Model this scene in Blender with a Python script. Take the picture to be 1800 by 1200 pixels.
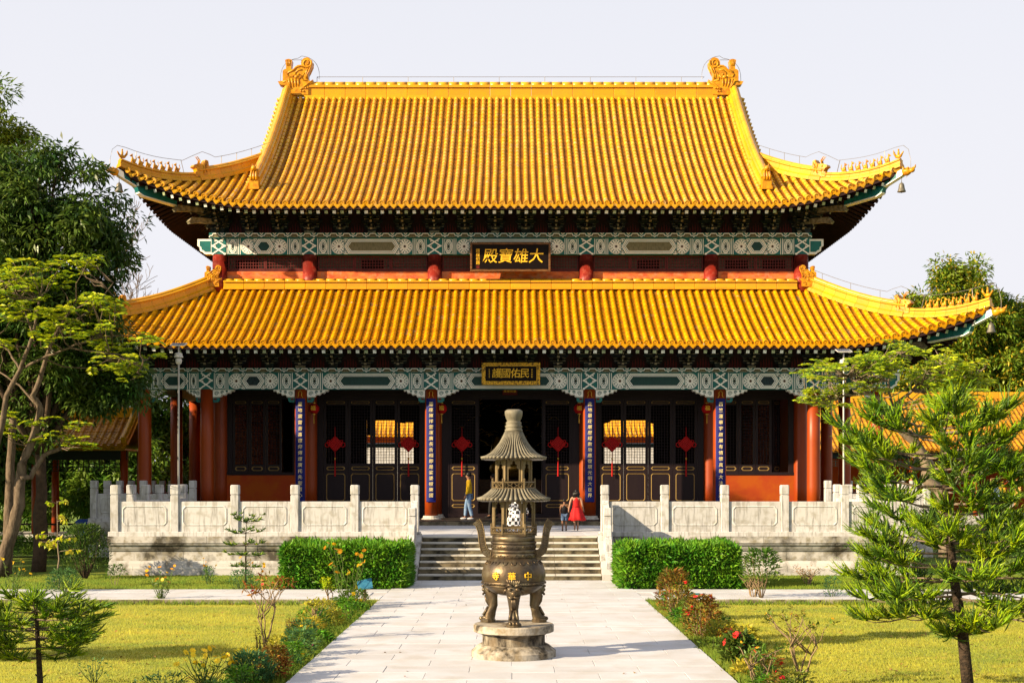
import bpy, math, random
import numpy as np
from mathutils import Vector, Matrix
sc = bpy.context.scene
for o in list(bpy.data.objects):
    bpy.data.objects.remove(o)
R = math.radians
# ------------------------------------------------------------------ camera
CAMZ = 2.614
F = 2250.0
cam_d = bpy.data.cameras.new('camera')
cam_d.sensor_width = 36.0
cam_d.lens = 45.0
cam_d.shift_y = 246.0 / 1800.0
cam_d.clip_start = 0.1
cam_d.clip_end = 3000.0
cam = bpy.data.objects.new('camera', cam_d)
sc.collection.objects.link(cam)
cam.location = (0, 0, CAMZ)
cam.rotation_euler = (R(90), 0, 0)
sc.camera = cam
# ------------------------------------------------------------------ sky, sun, exposure
SUN_EL, SUN_AZ = 22.0, 27.0          # light travels towards (cos az, sin az)
lx, ly = math.cos(R(SUN_AZ)), math.sin(R(SUN_AZ))
world = bpy.data.worlds.new('World')
sc.world = world
world.use_nodes = True
nt = world.node_tree
nt.nodes.clear()
wo = nt.nodes.new('ShaderNodeOutputWorld')
bg = nt.nodes.new('ShaderNodeBackground')
sky = nt.nodes.new('ShaderNodeTexSky')
sky.sky_type = 'NISHITA'
sky.sun_disc = False
sky.sun_elevation = R(SUN_EL)
sky.sun_rotation = math.atan2(-lx, -ly)
sky.air_density = 1.0
sky.dust_density = 6.0
sky.ozone_density = 1.0
mx = nt.nodes.new('ShaderNodeMixRGB')       # thin white haze over the whole sky
mx.inputs[2].default_value = (3.36, 3.36, 3.58, 1)
# haze thickens with the air path: 1 - exp(-tau / sin(elevation))
wg = nt.nodes.new('ShaderNodeTexCoord'); wsx = nt.nodes.new('ShaderNodeSeparateXYZ')
nt.links.new(wg.outputs['Generated'], wsx.inputs[0])
def wmath(op, a, b=None):
    n = nt.nodes.new('ShaderNodeMath'); n.operation = op
    for i, q in enumerate((a, b)):
        if q is None: continue
        if isinstance(q, (int, float)): n.inputs[i].default_value = q
        else: nt.links.new(q, n.inputs[i])
    return n.outputs[0]
wz_ = wmath('MAXIMUM', wsx.outputs[2], 0.03)
nt.links.new(wmath('SUBTRACT', 1.0, wmath('EXPONENT', wmath('DIVIDE', -0.9, wz_))), mx.inputs[0])
nt.links.new(sky.outputs[0], mx.inputs[1])
nt.links.new(mx.outputs[0], bg.inputs[0])
bg.inputs[1].default_value = 0.10
nt.links.new(bg.outputs[0], wo.inputs[0])
sun_d = bpy.data.lights.new('sun', 'SUN')
sun_d.energy = 5.0
sun_d.angle = R(0.6)
sun_d.color = (1.0, 0.79, 0.52)
sun = bpy.data.objects.new('sun', sun_d)
sc.collection.objects.link(sun)
sun.location = (-40, -20, 40)
sun.rotation_euler = Vector((lx * math.cos(R(SUN_EL)), ly * math.cos(R(SUN_EL)), -math.sin(R(SUN_EL)))).to_track_quat('-Z', 'Y').to_euler()
sc.view_settings.view_transform = 'Standard'
sc.view_settings.look = 'None'
sc.view_settings.gamma = 1.0
sc.view_settings.exposure = 1.4
sc.render.engine = 'CYCLES'
sc.cycles.use_denoising = True
sc.cycles.max_bounces = 6
sc.cycles.transparent_max_bounces = 8
sc.cycles.caustics_reflective = False
sc.cycles.caustics_refractive = False
rng = np.random.default_rng(7)
random.seed(7)

# ------------------------------------------------------------------ materials
MATS = {}
def N(nt, t, **kw):
    n = nt.nodes.new(t)
    for k, v in kw.items():
        setattr(n, k, v)
    return n
def M(name, col, rough=0.6, var=0.15, scale=2.0, col2=None, stretch=(1, 1, 1), bump=0.0, bscale=40.0,
      metal=0.0, island=0.0, orand=0.0, spec=0.22, coat=0.0, trans=0.0, lo=0.42, hi=0.62, col3=None, scale3=9.0, detail=6.0, tcol=None, rvar=0.0, k=0.62, t3=(0.5, 0.68)):
    col = tuple(x * k for x in col)
    if col2: col2 = tuple(x * k for x in col2)
    if col3: col3 = tuple(x * k for x in col3)
    m = bpy.data.materials.new(name)
    m.use_nodes = True
    nt = m.node_tree
    b = nt.nodes['Principled BSDF']
    L = nt.links.new
    geo = N(nt, 'ShaderNodeNewGeometry')
    mp = N(nt, 'ShaderNodeMapping')
    mp.inputs['Scale'].default_value = stretch
    L(geo.outputs['Position'], mp.inputs['Vector'])
    nz = N(nt, 'ShaderNodeTexNoise')
    nz.inputs['Scale'].default_value = scale
    nz.inputs['Detail'].default_value = detail
    nz.inputs['Roughness'].default_value = 0.62
    L(mp.outputs[0], nz.inputs['Vector'])
    rp = N(nt, 'ShaderNodeMapRange')
    rp.inputs[1].default_value = lo
    rp.inputs[2].default_value = hi
    L(nz.outputs[0], rp.inputs[0])
    mix = N(nt, 'ShaderNodeMixRGB')
    c = (*col, 1)
    c2 = (*col2, 1) if col2 else tuple(x * (1 - var) for x in col) + (1,)
    mix.inputs[1].default_value = c
    mix.inputs[2].default_value = c2
    L(rp.outputs[0], mix.inputs[0])
    out = mix.outputs[0]
    if col3:
        n3 = N(nt, 'ShaderNodeTexNoise')
        n3.inputs['Scale'].default_value = scale3
        n3.inputs['Detail'].default_value = 5
        L(geo.outputs['Position'], n3.inputs['Vector'])
        r3 = N(nt, 'ShaderNodeMapRange')
        r3.inputs[1].default_value = t3[0]
        r3.inputs[2].default_value = t3[1]
        L(n3.outputs[0], r3.inputs[0])
        m3 = N(nt, 'ShaderNodeMixRGB')
        L(r3.outputs[0], m3.inputs[0])
        L(out, m3.inputs[1])
        m3.inputs[2].default_value = (*col3, 1)
        out = m3.outputs[0]
    if island or orand:
        hs = N(nt, 'ShaderNodeHueSaturation')
        k = island or orand
        src = geo.outputs['Random Per Island'] if island else N(nt, 'ShaderNodeObjectInfo').outputs['Random']
        r = N(nt, 'ShaderNodeMapRange')
        r.inputs[3].default_value = 1 - k
        r.inputs[4].default_value = 1 + k
        L(src, r.inputs[0])
        L(r.outputs[0], hs.inputs['Value'])
        mu = N(nt, 'ShaderNodeMath', operation='MULTIPLY')
        mu.inputs[1].default_value = 7.31
        fr = N(nt, 'ShaderNodeMath', operation='FRACT')
        L(src, mu.inputs[0]); L(mu.outputs[0], fr.inputs[0])
        r2 = N(nt, 'ShaderNodeMapRange')
        r2.inputs[3].default_value = 0.5 - 0.05 * k
        r2.inputs[4].default_value = 0.5 + 0.05 * k
        L(fr.outputs[0], r2.inputs[0])
        L(r2.outputs[0], hs.inputs['Hue'])
        L(out, hs.inputs['Color'])
        out = hs.outputs[0]
    L(out, b.inputs['Base Color'])
    b.inputs['Roughness'].default_value = rough
    if rvar:
        rr = N(nt, 'ShaderNodeMapRange')
        rr.inputs[3].default_value = rough - rvar
        rr.inputs[4].default_value = rough + rvar
        L(nz.outputs[0], rr.inputs[0])
        L(rr.outputs[0], b.inputs['Roughness'])
    b.inputs['Metallic'].default_value = metal
    b.inputs['Specular IOR Level'].default_value = spec
    b.inputs['Coat Weight'].default_value = coat
    if bump:
        bn = N(nt, 'ShaderNodeTexNoise')
        bn.inputs['Scale'].default_value = bscale
        bn.inputs['Detail'].default_value = 4
        L(geo.outputs['Position'], bn.inputs['Vector'])
        bp = N(nt, 'ShaderNodeBump')
        bp.inputs['Strength'].default_value = bump
        bp.inputs['Distance'].default_value = 0.02
        L(bn.outputs[0], bp.inputs['Height'])
        L(bp.outputs[0], b.inputs['Normal'])
    if trans:
        tr = N(nt, 'ShaderNodeBsdfTranslucent')
        if tcol:
            tr.inputs[0].default_value = (*tcol, 1)
        else:
            L(out, tr.inputs[0])
        ms = N(nt, 'ShaderNodeMixShader')
        ms.inputs[0].default_value = trans
        L(b.outputs[0], ms.inputs[1]); L(tr.outputs[0], ms.inputs[2])
        L(ms.outputs[0], nt.nodes['Material Output'].inputs[0])
    MATS[name] = m
    return m
# glazed roof tiles
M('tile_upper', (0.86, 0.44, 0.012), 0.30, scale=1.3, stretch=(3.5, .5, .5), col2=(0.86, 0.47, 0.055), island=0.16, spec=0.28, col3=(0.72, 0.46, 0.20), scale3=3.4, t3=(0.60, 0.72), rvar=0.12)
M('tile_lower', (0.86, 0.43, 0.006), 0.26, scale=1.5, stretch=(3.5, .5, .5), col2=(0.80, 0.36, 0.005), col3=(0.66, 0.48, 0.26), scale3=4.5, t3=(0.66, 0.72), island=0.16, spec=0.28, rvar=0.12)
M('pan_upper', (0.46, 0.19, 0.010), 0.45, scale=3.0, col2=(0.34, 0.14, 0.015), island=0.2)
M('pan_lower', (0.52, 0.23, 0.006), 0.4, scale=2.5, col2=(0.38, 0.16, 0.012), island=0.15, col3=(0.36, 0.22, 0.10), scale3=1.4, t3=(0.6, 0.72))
M('ridge_tile', (0.86, 0.43, 0.012), 0.28, scale=2.0, col2=(0.80, 0.38, 0.02), orand=0.10, bump=0.15, bscale=9, rvar=0.1)
M('ornament_tile', (0.84, 0.40, 0.012), 0.34, scale=5.0, col2=(0.52, 0.20, 0.012), bump=0.5, bscale=16)
M('corridor_tile', (0.66, 0.30, 0.012), 0.35, scale=2.0, col2=(0.45, 0.20, 0.02), island=0.15)
# timber, paint
M('column_red', (0.42, 0.066, 0.005), 0.42, spec=0.3, scale=1.2, col2=(0.34, 0.046, 0.005), stretch=(1, 1, 0.4), bump=0.03, bscale=30)
M('upper_column_red', (0.34, 0.026, 0.012), 0.5, scale=3.2, col2=(0.26, 0.018, 0.010), col3=(0.42, 0.07, 0.04), scale3=7.5, spec=0.3)
M('wall_red', (0.54, 0.105, 0.006), 0.8, spec=0.2, scale=1.4, col2=(0.50, 0.066, 0.010), bump=0.06, bscale=60)
M('wall_sunlit', (0.85, 0.20, 0.045), 0.7, k=0.8, scale=2.2, col2=(0.50, 0.085, 0.025), stretch=(1, 1, 3), col3=(0.6, 0.22, 0.10), scale3=6)  # red wall brightened to orange: low sunlight painted into the colour
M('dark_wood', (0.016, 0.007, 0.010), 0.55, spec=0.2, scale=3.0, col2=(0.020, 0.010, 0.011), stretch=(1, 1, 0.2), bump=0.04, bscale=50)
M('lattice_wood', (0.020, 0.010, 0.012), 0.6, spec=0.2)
M('upper_lattice', (0.17, 0.022, 0.018), 0.6, scale=6, col2=(0.11, 0.016, 0.014), spec=0.2)
M('lattice_back', (0.14, 0.12, 0.085), 0.8)
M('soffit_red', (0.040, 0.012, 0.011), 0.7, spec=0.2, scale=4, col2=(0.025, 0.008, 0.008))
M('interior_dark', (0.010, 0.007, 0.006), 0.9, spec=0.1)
M('interior_floor', (0.06, 0.05, 0.045), 0.5)
M('paint_white', (0.80, 0.80, 0.74), 0.6, k=1.0, scale=7, col2=(0.74, 0.74, 0.68), bump=0.03)
M('paint_mint', (0.42, 0.52, 0.45), 0.6, scale=7, col2=(0.30, 0.42, 0.37))
M('paint_teal', (0.010, 0.21, 0.19), 0.5, scale=4, col2=(0.008, 0.15, 0.15), spec=0.3)
M('paint_deep', (0.006, 0.020, 0.030), 0.5, spec=0.25, scale=8, col2=(0.015, 0.055, 0.060), stretch=(3, 1, 1))
M('paint_green', (0.012, 0.075, 0.066), 0.5, spec=0.25, scale=8, col2=(0.01, 0.06, 0.055), stretch=(3, 1, 1))
M('paint_tan', (0.30, 0.28, 0.16), 0.6, scale=12, col2=(0.18, 0.17, 0.09), stretch=(3, 1, 0.6))
M('paint_brown', (0.10, 0.045, 0.02), 0.6)
M('bracket_green', (0.012, 0.026, 0.024), 0.6, scale=5, col2=(0.018, 0.020, 0.018))
M('bracket_blue', (0.012, 0.019, 0.030), 0.6, scale=5, col2=(0.018, 0.018, 0.018))
M('bracket_edge', (0.42, 0.36, 0.24), 0.6, scale=9, col2=(0.16, 0.14, 0.09))
M('end_white', (0.80, 0.82, 0.76), 0.6, k=1.0, scale=30, col2=(0.35, 0.42, 0.36))
M('end_green', (0.60, 0.68, 0.38), 0.6, scale=30, col2=(0.15, 0.24, 0.12))
M('gold', (0.85, 0.48, 0.07), 0.35, metal=0.6, var=0.2, scale=20)
M('gold_line', (0.40, 0.26, 0.08), 0.45, metal=0.3)
M('gold_carved', (0.80, 0.46, 0.03), 0.4, scale=15, col2=(0.05, 0.025, 0.01), lo=0.52, hi=0.58, k=1.0, bump=0.8, bscale=30)
M('lettering_gold', (0.85, 0.50, 0.03), 0.45, k=1.0)
M('lettering_pale', (0.80, 0.66, 0.32), 0.5, k=1.0)
M('plaque_black', (0.012, 0.007, 0.007), 0.5, spec=0.08)
M('plaque_frame', (0.26, 0.12, 0.04), 0.5, scale=5, col2=(0.12, 0.05, 0.02), stretch=(1, 1, 4))
M('banner_blue', (0.004, 0.010, 0.18), 0.6, scale=3, col2=(0.003, 0.008, 0.14), spec=0.2)
M('red_cloth', (0.60, 0.008, 0.008), 0.6, spec=0.2)
M('red_dark', (0.16, 0.010, 0.010), 0.6)
# stone
M('marble', (0.66, 0.66, 0.655), 0.6, k=0.66, scale=2.2, col2=(0.20, 0.19, 0.165), stretch=(7, 7, 0.7), lo=0.50, hi=0.74, bump=0.08, orand=0.06, col3=(0.46, 0.445, 0.40), scale3=5, detail=9)
M('marble_stained', (0.58, 0.565, 0.53), 0.7, k=0.7, scale=1.1, col2=(0.085, 0.075, 0.055), stretch=(1.0, 1.0, 1.0), lo=0.45, hi=0.60, bump=0.15, orand=0.10, col3=(0.30, 0.27, 0.20), scale3=6)
M('marble_lower', (0.60, 0.59, 0.565), 0.7, k=0.7, scale=1.5, col2=(0.15, 0.135, 0.10), stretch=(1.6, 1.6, 0.9), lo=0.48, hi=0.68, bump=0.12, orand=0.08)
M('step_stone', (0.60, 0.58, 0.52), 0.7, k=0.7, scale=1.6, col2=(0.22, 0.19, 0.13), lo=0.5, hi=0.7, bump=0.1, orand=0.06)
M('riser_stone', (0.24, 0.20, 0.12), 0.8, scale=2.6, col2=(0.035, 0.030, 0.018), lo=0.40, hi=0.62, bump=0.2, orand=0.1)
M('paving', (0.55, 0.56, 0.59), 0.62, k=0.88, scale=0.9, col2=(0.50, 0.50, 0.51), orand=0.05, bump=0.06, bscale=25, col3=(0.47, 0.46, 0.45), scale3=1.6)
M('paving_bed', (0.50, 0.49, 0.48), 0.9, k=0.84)
M('kerb_stone', (0.42, 0.38, 0.28), 0.85, scale=3, col2=(0.11, 0.09, 0.05), orand=0.1, bump=0.2)
M('pedestal_stone', (0.56, 0.50, 0.40), 0.75, scale=3.4, col2=(0.06, 0.048, 0.032), lo=0.48, hi=0.63, bump=0.25, col3=(0.34, 0.27, 0.17), scale3=7)
M('pedestal_dark', (0.50, 0.43, 0.32), 0.8, scale=4.2, col2=(0.035, 0.028, 0.02), stretch=(1, 1, 0.5), lo=0.36, hi=0.56, bump=0.3, col3=(0.20, 0.15, 0.09), scale3=7)
M('bark_pine', (0.075, 0.05, 0.032), 0.9, scale=22, col2=(0.022, 0.016, 0.011), stretch=(1, 1, 1.6), bump=0.8, bscale=45)
# bronze
M('bronze', (0.19, 0.135, 0.075), 0.42, scale=4, col2=(0.10, 0.08, 0.06), metal=0.65, bump=0.12, bscale=30, col3=(0.26, 0.22, 0.14), scale3=6)
M('bronze_dusty', (0.30, 0.275, 0.20), 0.65, scale=5, col2=(0.20, 0.175, 0.12), metal=0.25, bump=0.15, bscale=30)
M('bronze_post', (0.28, 0.21, 0.11), 0.5, scale=5, col2=(0.22, 0.16, 0.08), metal=0.5, bump=0.1)
M('ash', (0.1, 0.09, 0.08), 0.9)
# vegetation
def leafmat(name, a, b, trans=0.35, island=0.3, rough=0.45, tcol=None, sc_=0.8, kk=1.0):
    return M(name, a, rough, scale=sc_, col2=b, island=island, trans=trans, lo=0.38, hi=0.62, tcol=tcol, k=kk)
leafmat('leaf_tree', (0.10, 0.20, 0.016), (0.19, 0.25, 0.018), trans=0.35, island=0.35)
leafmat('leaf_fallen', (0.26, 0.15, 0.04), (0.18, 0.09, 0.03), trans=0.1, island=0.4)
leafmat('leaf_dark', (0.034, 0.085, 0.016), (0.085, 0.135, 0.020), trans=0.25, rough=0.35, island=0.4)
leafmat('leaf_mid', (0.065, 0.16, 0.018), (0.13, 0.20, 0.020), trans=0.35)
leafmat('leaf_bright', (0.30, 0.42, 0.012), (0.46, 0.50, 0.014), trans=0.45, island=0.35)
leafmat('leaf_hedge', (0.055, 0.19, 0.012), (0.12, 0.27, 0.014), trans=0.3, island=0.4, sc_=2)
leafmat('leaf_pine', (0.13, 0.26, 0.006), (0.27, 0.36, 0.006), trans=0.25, island=0.35, sc_=1.5)
leafmat('leaf_pine_dark', (0.035, 0.085, 0.010), (0.07, 0.13, 0.010), trans=0.2, island=0.35, sc_=1.5)
leafmat('leaf_yellow', (0.34, 0.33, 0.03), (0.46, 0.38, 0.03), trans=0.45)
leafmat('leaf_rust', (0.30, 0.10, 0.02), (0.12, 0.17, 0.02), trans=0.3, island=0.5)
leafmat('leaf_blue', (0.05, 0.15, 0.05), (0.09, 0.19, 0.05), trans=0.25)
leafmat('blossom', (0.50, 0.36, 0.02), (0.38, 0.30, 0.02), trans=0.3)
leafmat('petal_yellow', (0.85, 0.50, 0.01), (0.85, 0.62, 0.02), trans=0.3, island=0.1)
leafmat('petal_orange', (0.85, 0.32, 0.01), (0.80, 0.42, 0.02), trans=0.3, island=0.1)
leafmat('petal_red', (0.60, 0.015, 0.012), (0.5, 0.02, 0.02), trans=0.2, island=0.15)
leafmat('petal_pink', (0.70, 0.10, 0.35), (0.6, 0.10, 0.3), trans=0.2, island=0.15)
M('bark_pale', (0.29, 0.225, 0.155), 0.85, scale=4, col2=(0.20, 0.15, 0.10), stretch=(2, 2, 0.6), bump=0.3, bscale=25)
M('bark_brown', (0.10, 0.065, 0.04), 0.9, scale=6, col2=(0.06, 0.04, 0.025), bump=0.5, bscale=30)
M('bark_shade', (0.20, 0.15, 0.10), 0.9, scale=6, col2=(0.10, 0.07, 0.045), stretch=(2, 2, 0.6), bump=0.6, bscale=22)  # darker bark: the left trunk's shade is put into the colour
M('bark_grey', (0.24, 0.19, 0.14), 0.9, scale=5, col2=(0.12, 0.09, 0.065), bump=0.3)
M('stem_green', (0.12, 0.17, 0.04), 0.7)
M('stem_tan', (0.34, 0.24, 0.13), 0.8)
M('soil', (0.10, 0.075, 0.04), 0.95)
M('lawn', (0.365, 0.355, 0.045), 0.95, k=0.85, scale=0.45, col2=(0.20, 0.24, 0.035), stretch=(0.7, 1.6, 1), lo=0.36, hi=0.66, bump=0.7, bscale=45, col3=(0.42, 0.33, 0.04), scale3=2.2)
M('green_lawn', (0.10, 0.18, 0.015), 0.95, k=0.85, scale=0.8, col2=(0.17, 0.20, 0.022), bump=0.7, bscale=45)  # greener, darker grass than the front lawns
M('blade', (0.385, 0.37, 0.045), 0.8, k=0.9, scale=0.45, col2=(0.21, 0.26, 0.035), stretch=(0.7, 1.6, 1), lo=0.36, hi=0.66, island=0.25, trans=0.3)
M('blade_green', (0.13, 0.21, 0.02), 0.8, k=0.85, scale=1.2, col2=(0.21, 0.25, 0.025), island=0.3, trans=0.3)
# people and small things
M('skin', (0.30, 0.15, 0.085), 0.55)
M('skin_light', (0.50, 0.28, 0.18), 0.55)
M('hair', (0.012, 0.009, 0.008), 0.45)
M('shirt_yellow', (0.78, 0.50, 0.01), 0.8, scale=9, col2=(0.70, 0.42, 0.01), bump=0.3, bscale=14)
M('denim', (0.16, 0.28, 0.48), 0.85, scale=8, col2=(0.30, 0.42, 0.60), bump=0.3, bscale=14)
M('shoe_white', (0.6, 0.6, 0.62), 0.6)
M('dress_red', (0.62, 0.010, 0.012), 0.7, scale=7, col2=(0.48, 0.008, 0.010), bump=0.2, bscale=12)
M('cloth_black', (0.015, 0.015, 0.017), 0.8)
M('cloth_dark', (0.03, 0.03, 0.045), 0.8)
M('steel', (0.55, 0.53, 0.50), 0.35, metal=0.8)
M('lamp_white', (0.72, 0.70, 0.66), 0.45)
M('solar_blue', (0.05, 0.07, 0.14), 0.2)
M('bin_blue', (0.015, 0.09, 0.50), 0.4)
M('sign_blue', (0.02, 0.16, 0.30), 0.4, scale=14, col2=(0.05, 0.24, 0.38))
M('post_wood', (0.34, 0.23, 0.11), 0.8)
M('wire', (0.30, 0.27, 0.24), 0.5, metal=0.4)
M('bell_bronze', (0.26, 0.24, 0.19), 0.55, metal=0.5, scale=9, col2=(0.16, 0.15, 0.12))
M('flag_white', (0.75, 0.70, 0.65), 0.8, trans=0.4)
M('flag_yellow', (0.80, 0.55, 0.03), 0.8, trans=0.4)
M('flag_red', (0.55, 0.06, 0.02), 0.8, trans=0.4)
M('flag_blue', (0.25, 0.35, 0.62), 0.8, trans=0.4)
M('flag_orange', (0.80, 0.42, 0.12), 0.8, trans=0.4)
def checker_mat():
    m = bpy.data.materials.new('check_shirt'); m.use_nodes = True
    nt = m.node_tree; b = nt.nodes['Principled BSDF']
    tc = N(nt, 'ShaderNodeTexCoord'); ck = N(nt, 'ShaderNodeTexChecker')
    ck.inputs['Scale'].default_value = 9.5
    ck.inputs[1].default_value = (0.75, 0.73, 0.70, 1); ck.inputs[2].default_value = (0.02, 0.02, 0.02, 1)
    nt.links.new(tc.outputs['Object'], ck.inputs[0]); nt.links.new(ck.outputs[0], b.inputs['Base Color'])
    b.inputs['Roughness'].default_value = 0.8
    MATS['check_shirt'] = m
checker_mat()

# ------------------------------------------------------------------ mesh helpers
COL = sc.collection
def at(px, py, D):
    return Vector(((px - 900.0) * D / F, D, CAMZ - (py - 846.0) * D / F))
def P3(px, py, D):
    return tuple(at(px, py, D))
ORI = {}
def thing(name, label, cat, loc=(0, 0, 0), group=None, kind=None):
    o = bpy.data.objects.new(name, None)
    o.empty_display_size = 0.2
    COL.objects.link(o)
    o.location = loc
    o['label'] = label
    if kind:
        o['kind'] = kind
    if cat:
        o['category'] = cat
    if group:
        o['group'] = group
    ORI[o.name] = Vector(loc)
    return o
def tag(o, label, cat=None, group=None, kind=None):
    o['label'] = label
    if cat: o['category'] = cat
    if group: o['group'] = group
    if kind: o['kind'] = kind
    return o
class MB:
    def __init__(s):
        s.v = []; s.f = []; s.m = []; s.mi = 0; s.sm = []; s.smooth = False
    def add(s, vs, fs):
        n = len(s.v)
        s.v.extend(tuple(v) for v in vs)
        for f in fs:
            s.f.append(tuple(i + n for i in f)); s.m.append(s.mi); s.sm.append(s.smooth)
        return s
    def box(s, x0, x1, y0, y1, z0, z1):
        return s.add([(x0, y0, z0), (x1, y0, z0), (x1, y1, z0), (x0, y1, z0), (x0, y0, z1), (x1, y0, z1), (x1, y1, z1), (x0, y1, z1)],
                     [(0, 3, 2, 1), (4, 5, 6, 7), (0, 1, 5, 4), (1, 2, 6, 5), (2, 3, 7, 6), (3, 0, 4, 7)])
    def cbox(s, c, d):
        return s.box(c[0] - d[0] / 2, c[0] + d[0] / 2, c[1] - d[1] / 2, c[1] + d[1] / 2, c[2] - d[2] / 2, c[2] + d[2] / 2)
    def bbox(s, x0, x1, y0, y1, z0, z1, b=0.02):
        """box with bevelled vertical and top edges"""
        def ring(i, z):
            return [(x0 + i + b, y0 + i, z), (x1 - i - b, y0 + i, z), (x1 - i, y0 + i + b, z), (x1 - i, y1 - i - b, z),
                    (x1 - i - b, y1 - i, z), (x0 + i + b, y1 - i, z), (x0 + i, y1 - i - b, z), (x0 + i, y0 + i + b, z)]
        vs = ring(0, z0) + ring(0, z1 - b) + ring(b, z1)
        fs = [tuple(reversed(range(8)))]
        for k in (0, 8):
            fs += [(k + i, k + (i + 1) % 8, k + 8 + (i + 1) % 8, k + 8 + i) for i in range(8)]
        fs.append(tuple(range(16, 24)))
        return s.add(vs, fs)
    def lathe(s, c, prof, n=16, a0=0.0):
        vs = []; fs = []
        for r, z in prof:
            for i in range(n):
                a = a0 + 2 * math.pi * i / n
                vs.append((c[0] + r * math.cos(a), c[1] + r * math.sin(a), c[2] + z))
        for k in range(len(prof) - 1):
            for i in range(n):
                fs.append((k * n + i, k * n + (i + 1) % n, (k + 1) * n + (i + 1) % n, (k + 1) * n + i))
        if prof[0][0] > 1e-4: fs.append(tuple(reversed(range(n))))
        if prof[-1][0] > 1e-4: fs.append(tuple(range((len(prof) - 1) * n, len(prof) * n)))
        return s.add(vs, fs)
    def tube(s, pts, rad, n=6, cap=True):
        pts = [Vector(p) for p in pts]
        if not hasattr(rad, '__len__'): rad = [rad] * len(pts)
        vs = []; fs = []
        ref = Vector((0.31, 0.17, 0.93))
        for k, p in enumerate(pts):
            t = (pts[min(k + 1, len(pts) - 1)] - pts[max(k - 1, 0)])
            if t.length < 1e-9: t = Vector((0, 0, 1))
            t.normalize()
            u = t.cross(ref)
            if u.length < 1e-3: u = t.cross(Vector((1, 0, 0)))
            u.normalize(); w = t.cross(u)
            for i in range(n):
                a = 2 * math.pi * i / n
                vs.append(p + (u * math.cos(a) + w * math.sin(a)) * rad[k])
        for k in range(len(pts) - 1):
            for i in range(n):
                fs.append((k * n + i, k * n + (i + 1) % n, (k + 1) * n + (i + 1) % n, (k + 1) * n + i))
        if cap:
            fs.append(tuple(reversed(range(n)))); fs.append(tuple(range((len(pts) - 1) * n, len(pts) * n)))
        return s.add(vs, fs)
    def ell(s, c, r, nu=10, nv=6, rot=None):
        vs = []; fs = []
        for j in range(nv + 1):
            th = math.pi * j / nv
            for i in range(nu):
                a = 2 * math.pi * i / nu
                v = Vector((r[0] * math.sin(th) * math.cos(a), r[1] * math.sin(th) * math.sin(a), r[2] * math.cos(th)))
                if rot: v = rot @ v
                vs.append(v + Vector(c))
        for j in range(nv):
            for i in range(nu):
                fs.append((j * nu + i, (j + 1) * nu + i, (j + 1) * nu + (i + 1) % nu, j * nu + (i + 1) % nu))
        return s.add(vs, fs)
    def prism(s, poly, fn, d0, d1):
        """extrude a 2D polygon: fn(a,b,d)->xyz"""
        n = len(poly)
        vs = [fn(a, b, d0) for a, b in poly] + [fn(a, b, d1) for a, b in poly]
        fs = [tuple(reversed(range(n))), tuple(range(n, 2 * n))] + [(i, (i + 1) % n, n + (i + 1) % n, n + i) for i in range(n)]
        return s.add(vs, fs)
    def mesh(s, name, mats, off=(0, 0, 0)):
        me = bpy.data.meshes.new(name)
        o = Vector(off)
        me.from_pydata([(v[0] - o[0], v[1] - o[1], v[2] - o[2]) for v in s.v], [], s.f)
        if not isinstance(mats, (list, tuple)): mats = [mats]
        for m in mats: me.materials.append(MATS[m])
        if len(mats) > 1: me.polygons.foreach_set('material_index', s.m)
        if any(s.sm): me.polygons.foreach_set('use_smooth', s.sm)
        me.update()
        return me
    def build(s, name, mats, parent=None, kind=None):
        off = Vector((0, 0, 0))
        if parent is not None: off = ORI[parent.name]
        o = bpy.data.objects.new(name, s.mesh(name, mats, off))
        COL.objects.link(o)
        if parent is not None:
            o.parent = parent
            ORI[o.name] = off
        else:
            ORI[o.name] = Vector((0, 0, 0))
        if kind: o['kind'] = kind
        return o
def place(name, me, loc, parent=None, rot=None, scale=None):
    o = bpy.data.objects.new(name, me)
    COL.objects.link(o)
    off = Vector((0, 0, 0))
    if parent is not None:
        o.parent = parent
        off = ORI[parent.name]
    o.location = Vector(loc) - off
    if rot is not None: o.rotation_euler = rot
    if scale is not None: o.scale = scale if hasattr(scale, '__len__') else (scale,) * 3
    ORI[o.name] = Vector(loc)
    return o
def mesh_np(name, V, Fq, mats, midx=None, off=(0, 0, 0)):
    me = bpy.data.meshes.new(name)
    V = np.asarray(V, dtype=np.float32) - np.asarray(tuple(off), dtype=np.float32)
    k = Fq.shape[1]; n = Fq.shape[0]
    me.vertices.add(len(V)); me.vertices.foreach_set('co', V.ravel())
    me.loops.add(n * k); me.loops.foreach_set('vertex_index', Fq.astype(np.int32).ravel())
    me.polygons.add(n); me.polygons.foreach_set('loop_start', np.arange(0, n * k, k, dtype=np.int32))
    if not isinstance(mats, (list, tuple)): mats = [mats]
    for m in mats: me.materials.append(MATS[m])
    if midx is not None: me.polygons.foreach_set('material_index', np.asarray(midx, dtype=np.int32))
    me.update(calc_edges=True)
    me.validate()
    return me
def obj_np(name, V, Fq, mats, parent=None, midx=None, kind=None):
    off = ORI[parent.name] if parent is not None else Vector((0, 0, 0))
    o = bpy.data.objects.new(name, mesh_np(name, V, Fq, mats, midx, off))
    COL.objects.link(o)
    if parent is not None: o.parent = parent
    ORI[o.name] = off
    if kind: o['kind'] = kind
    return o
TEXTS = []
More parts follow.
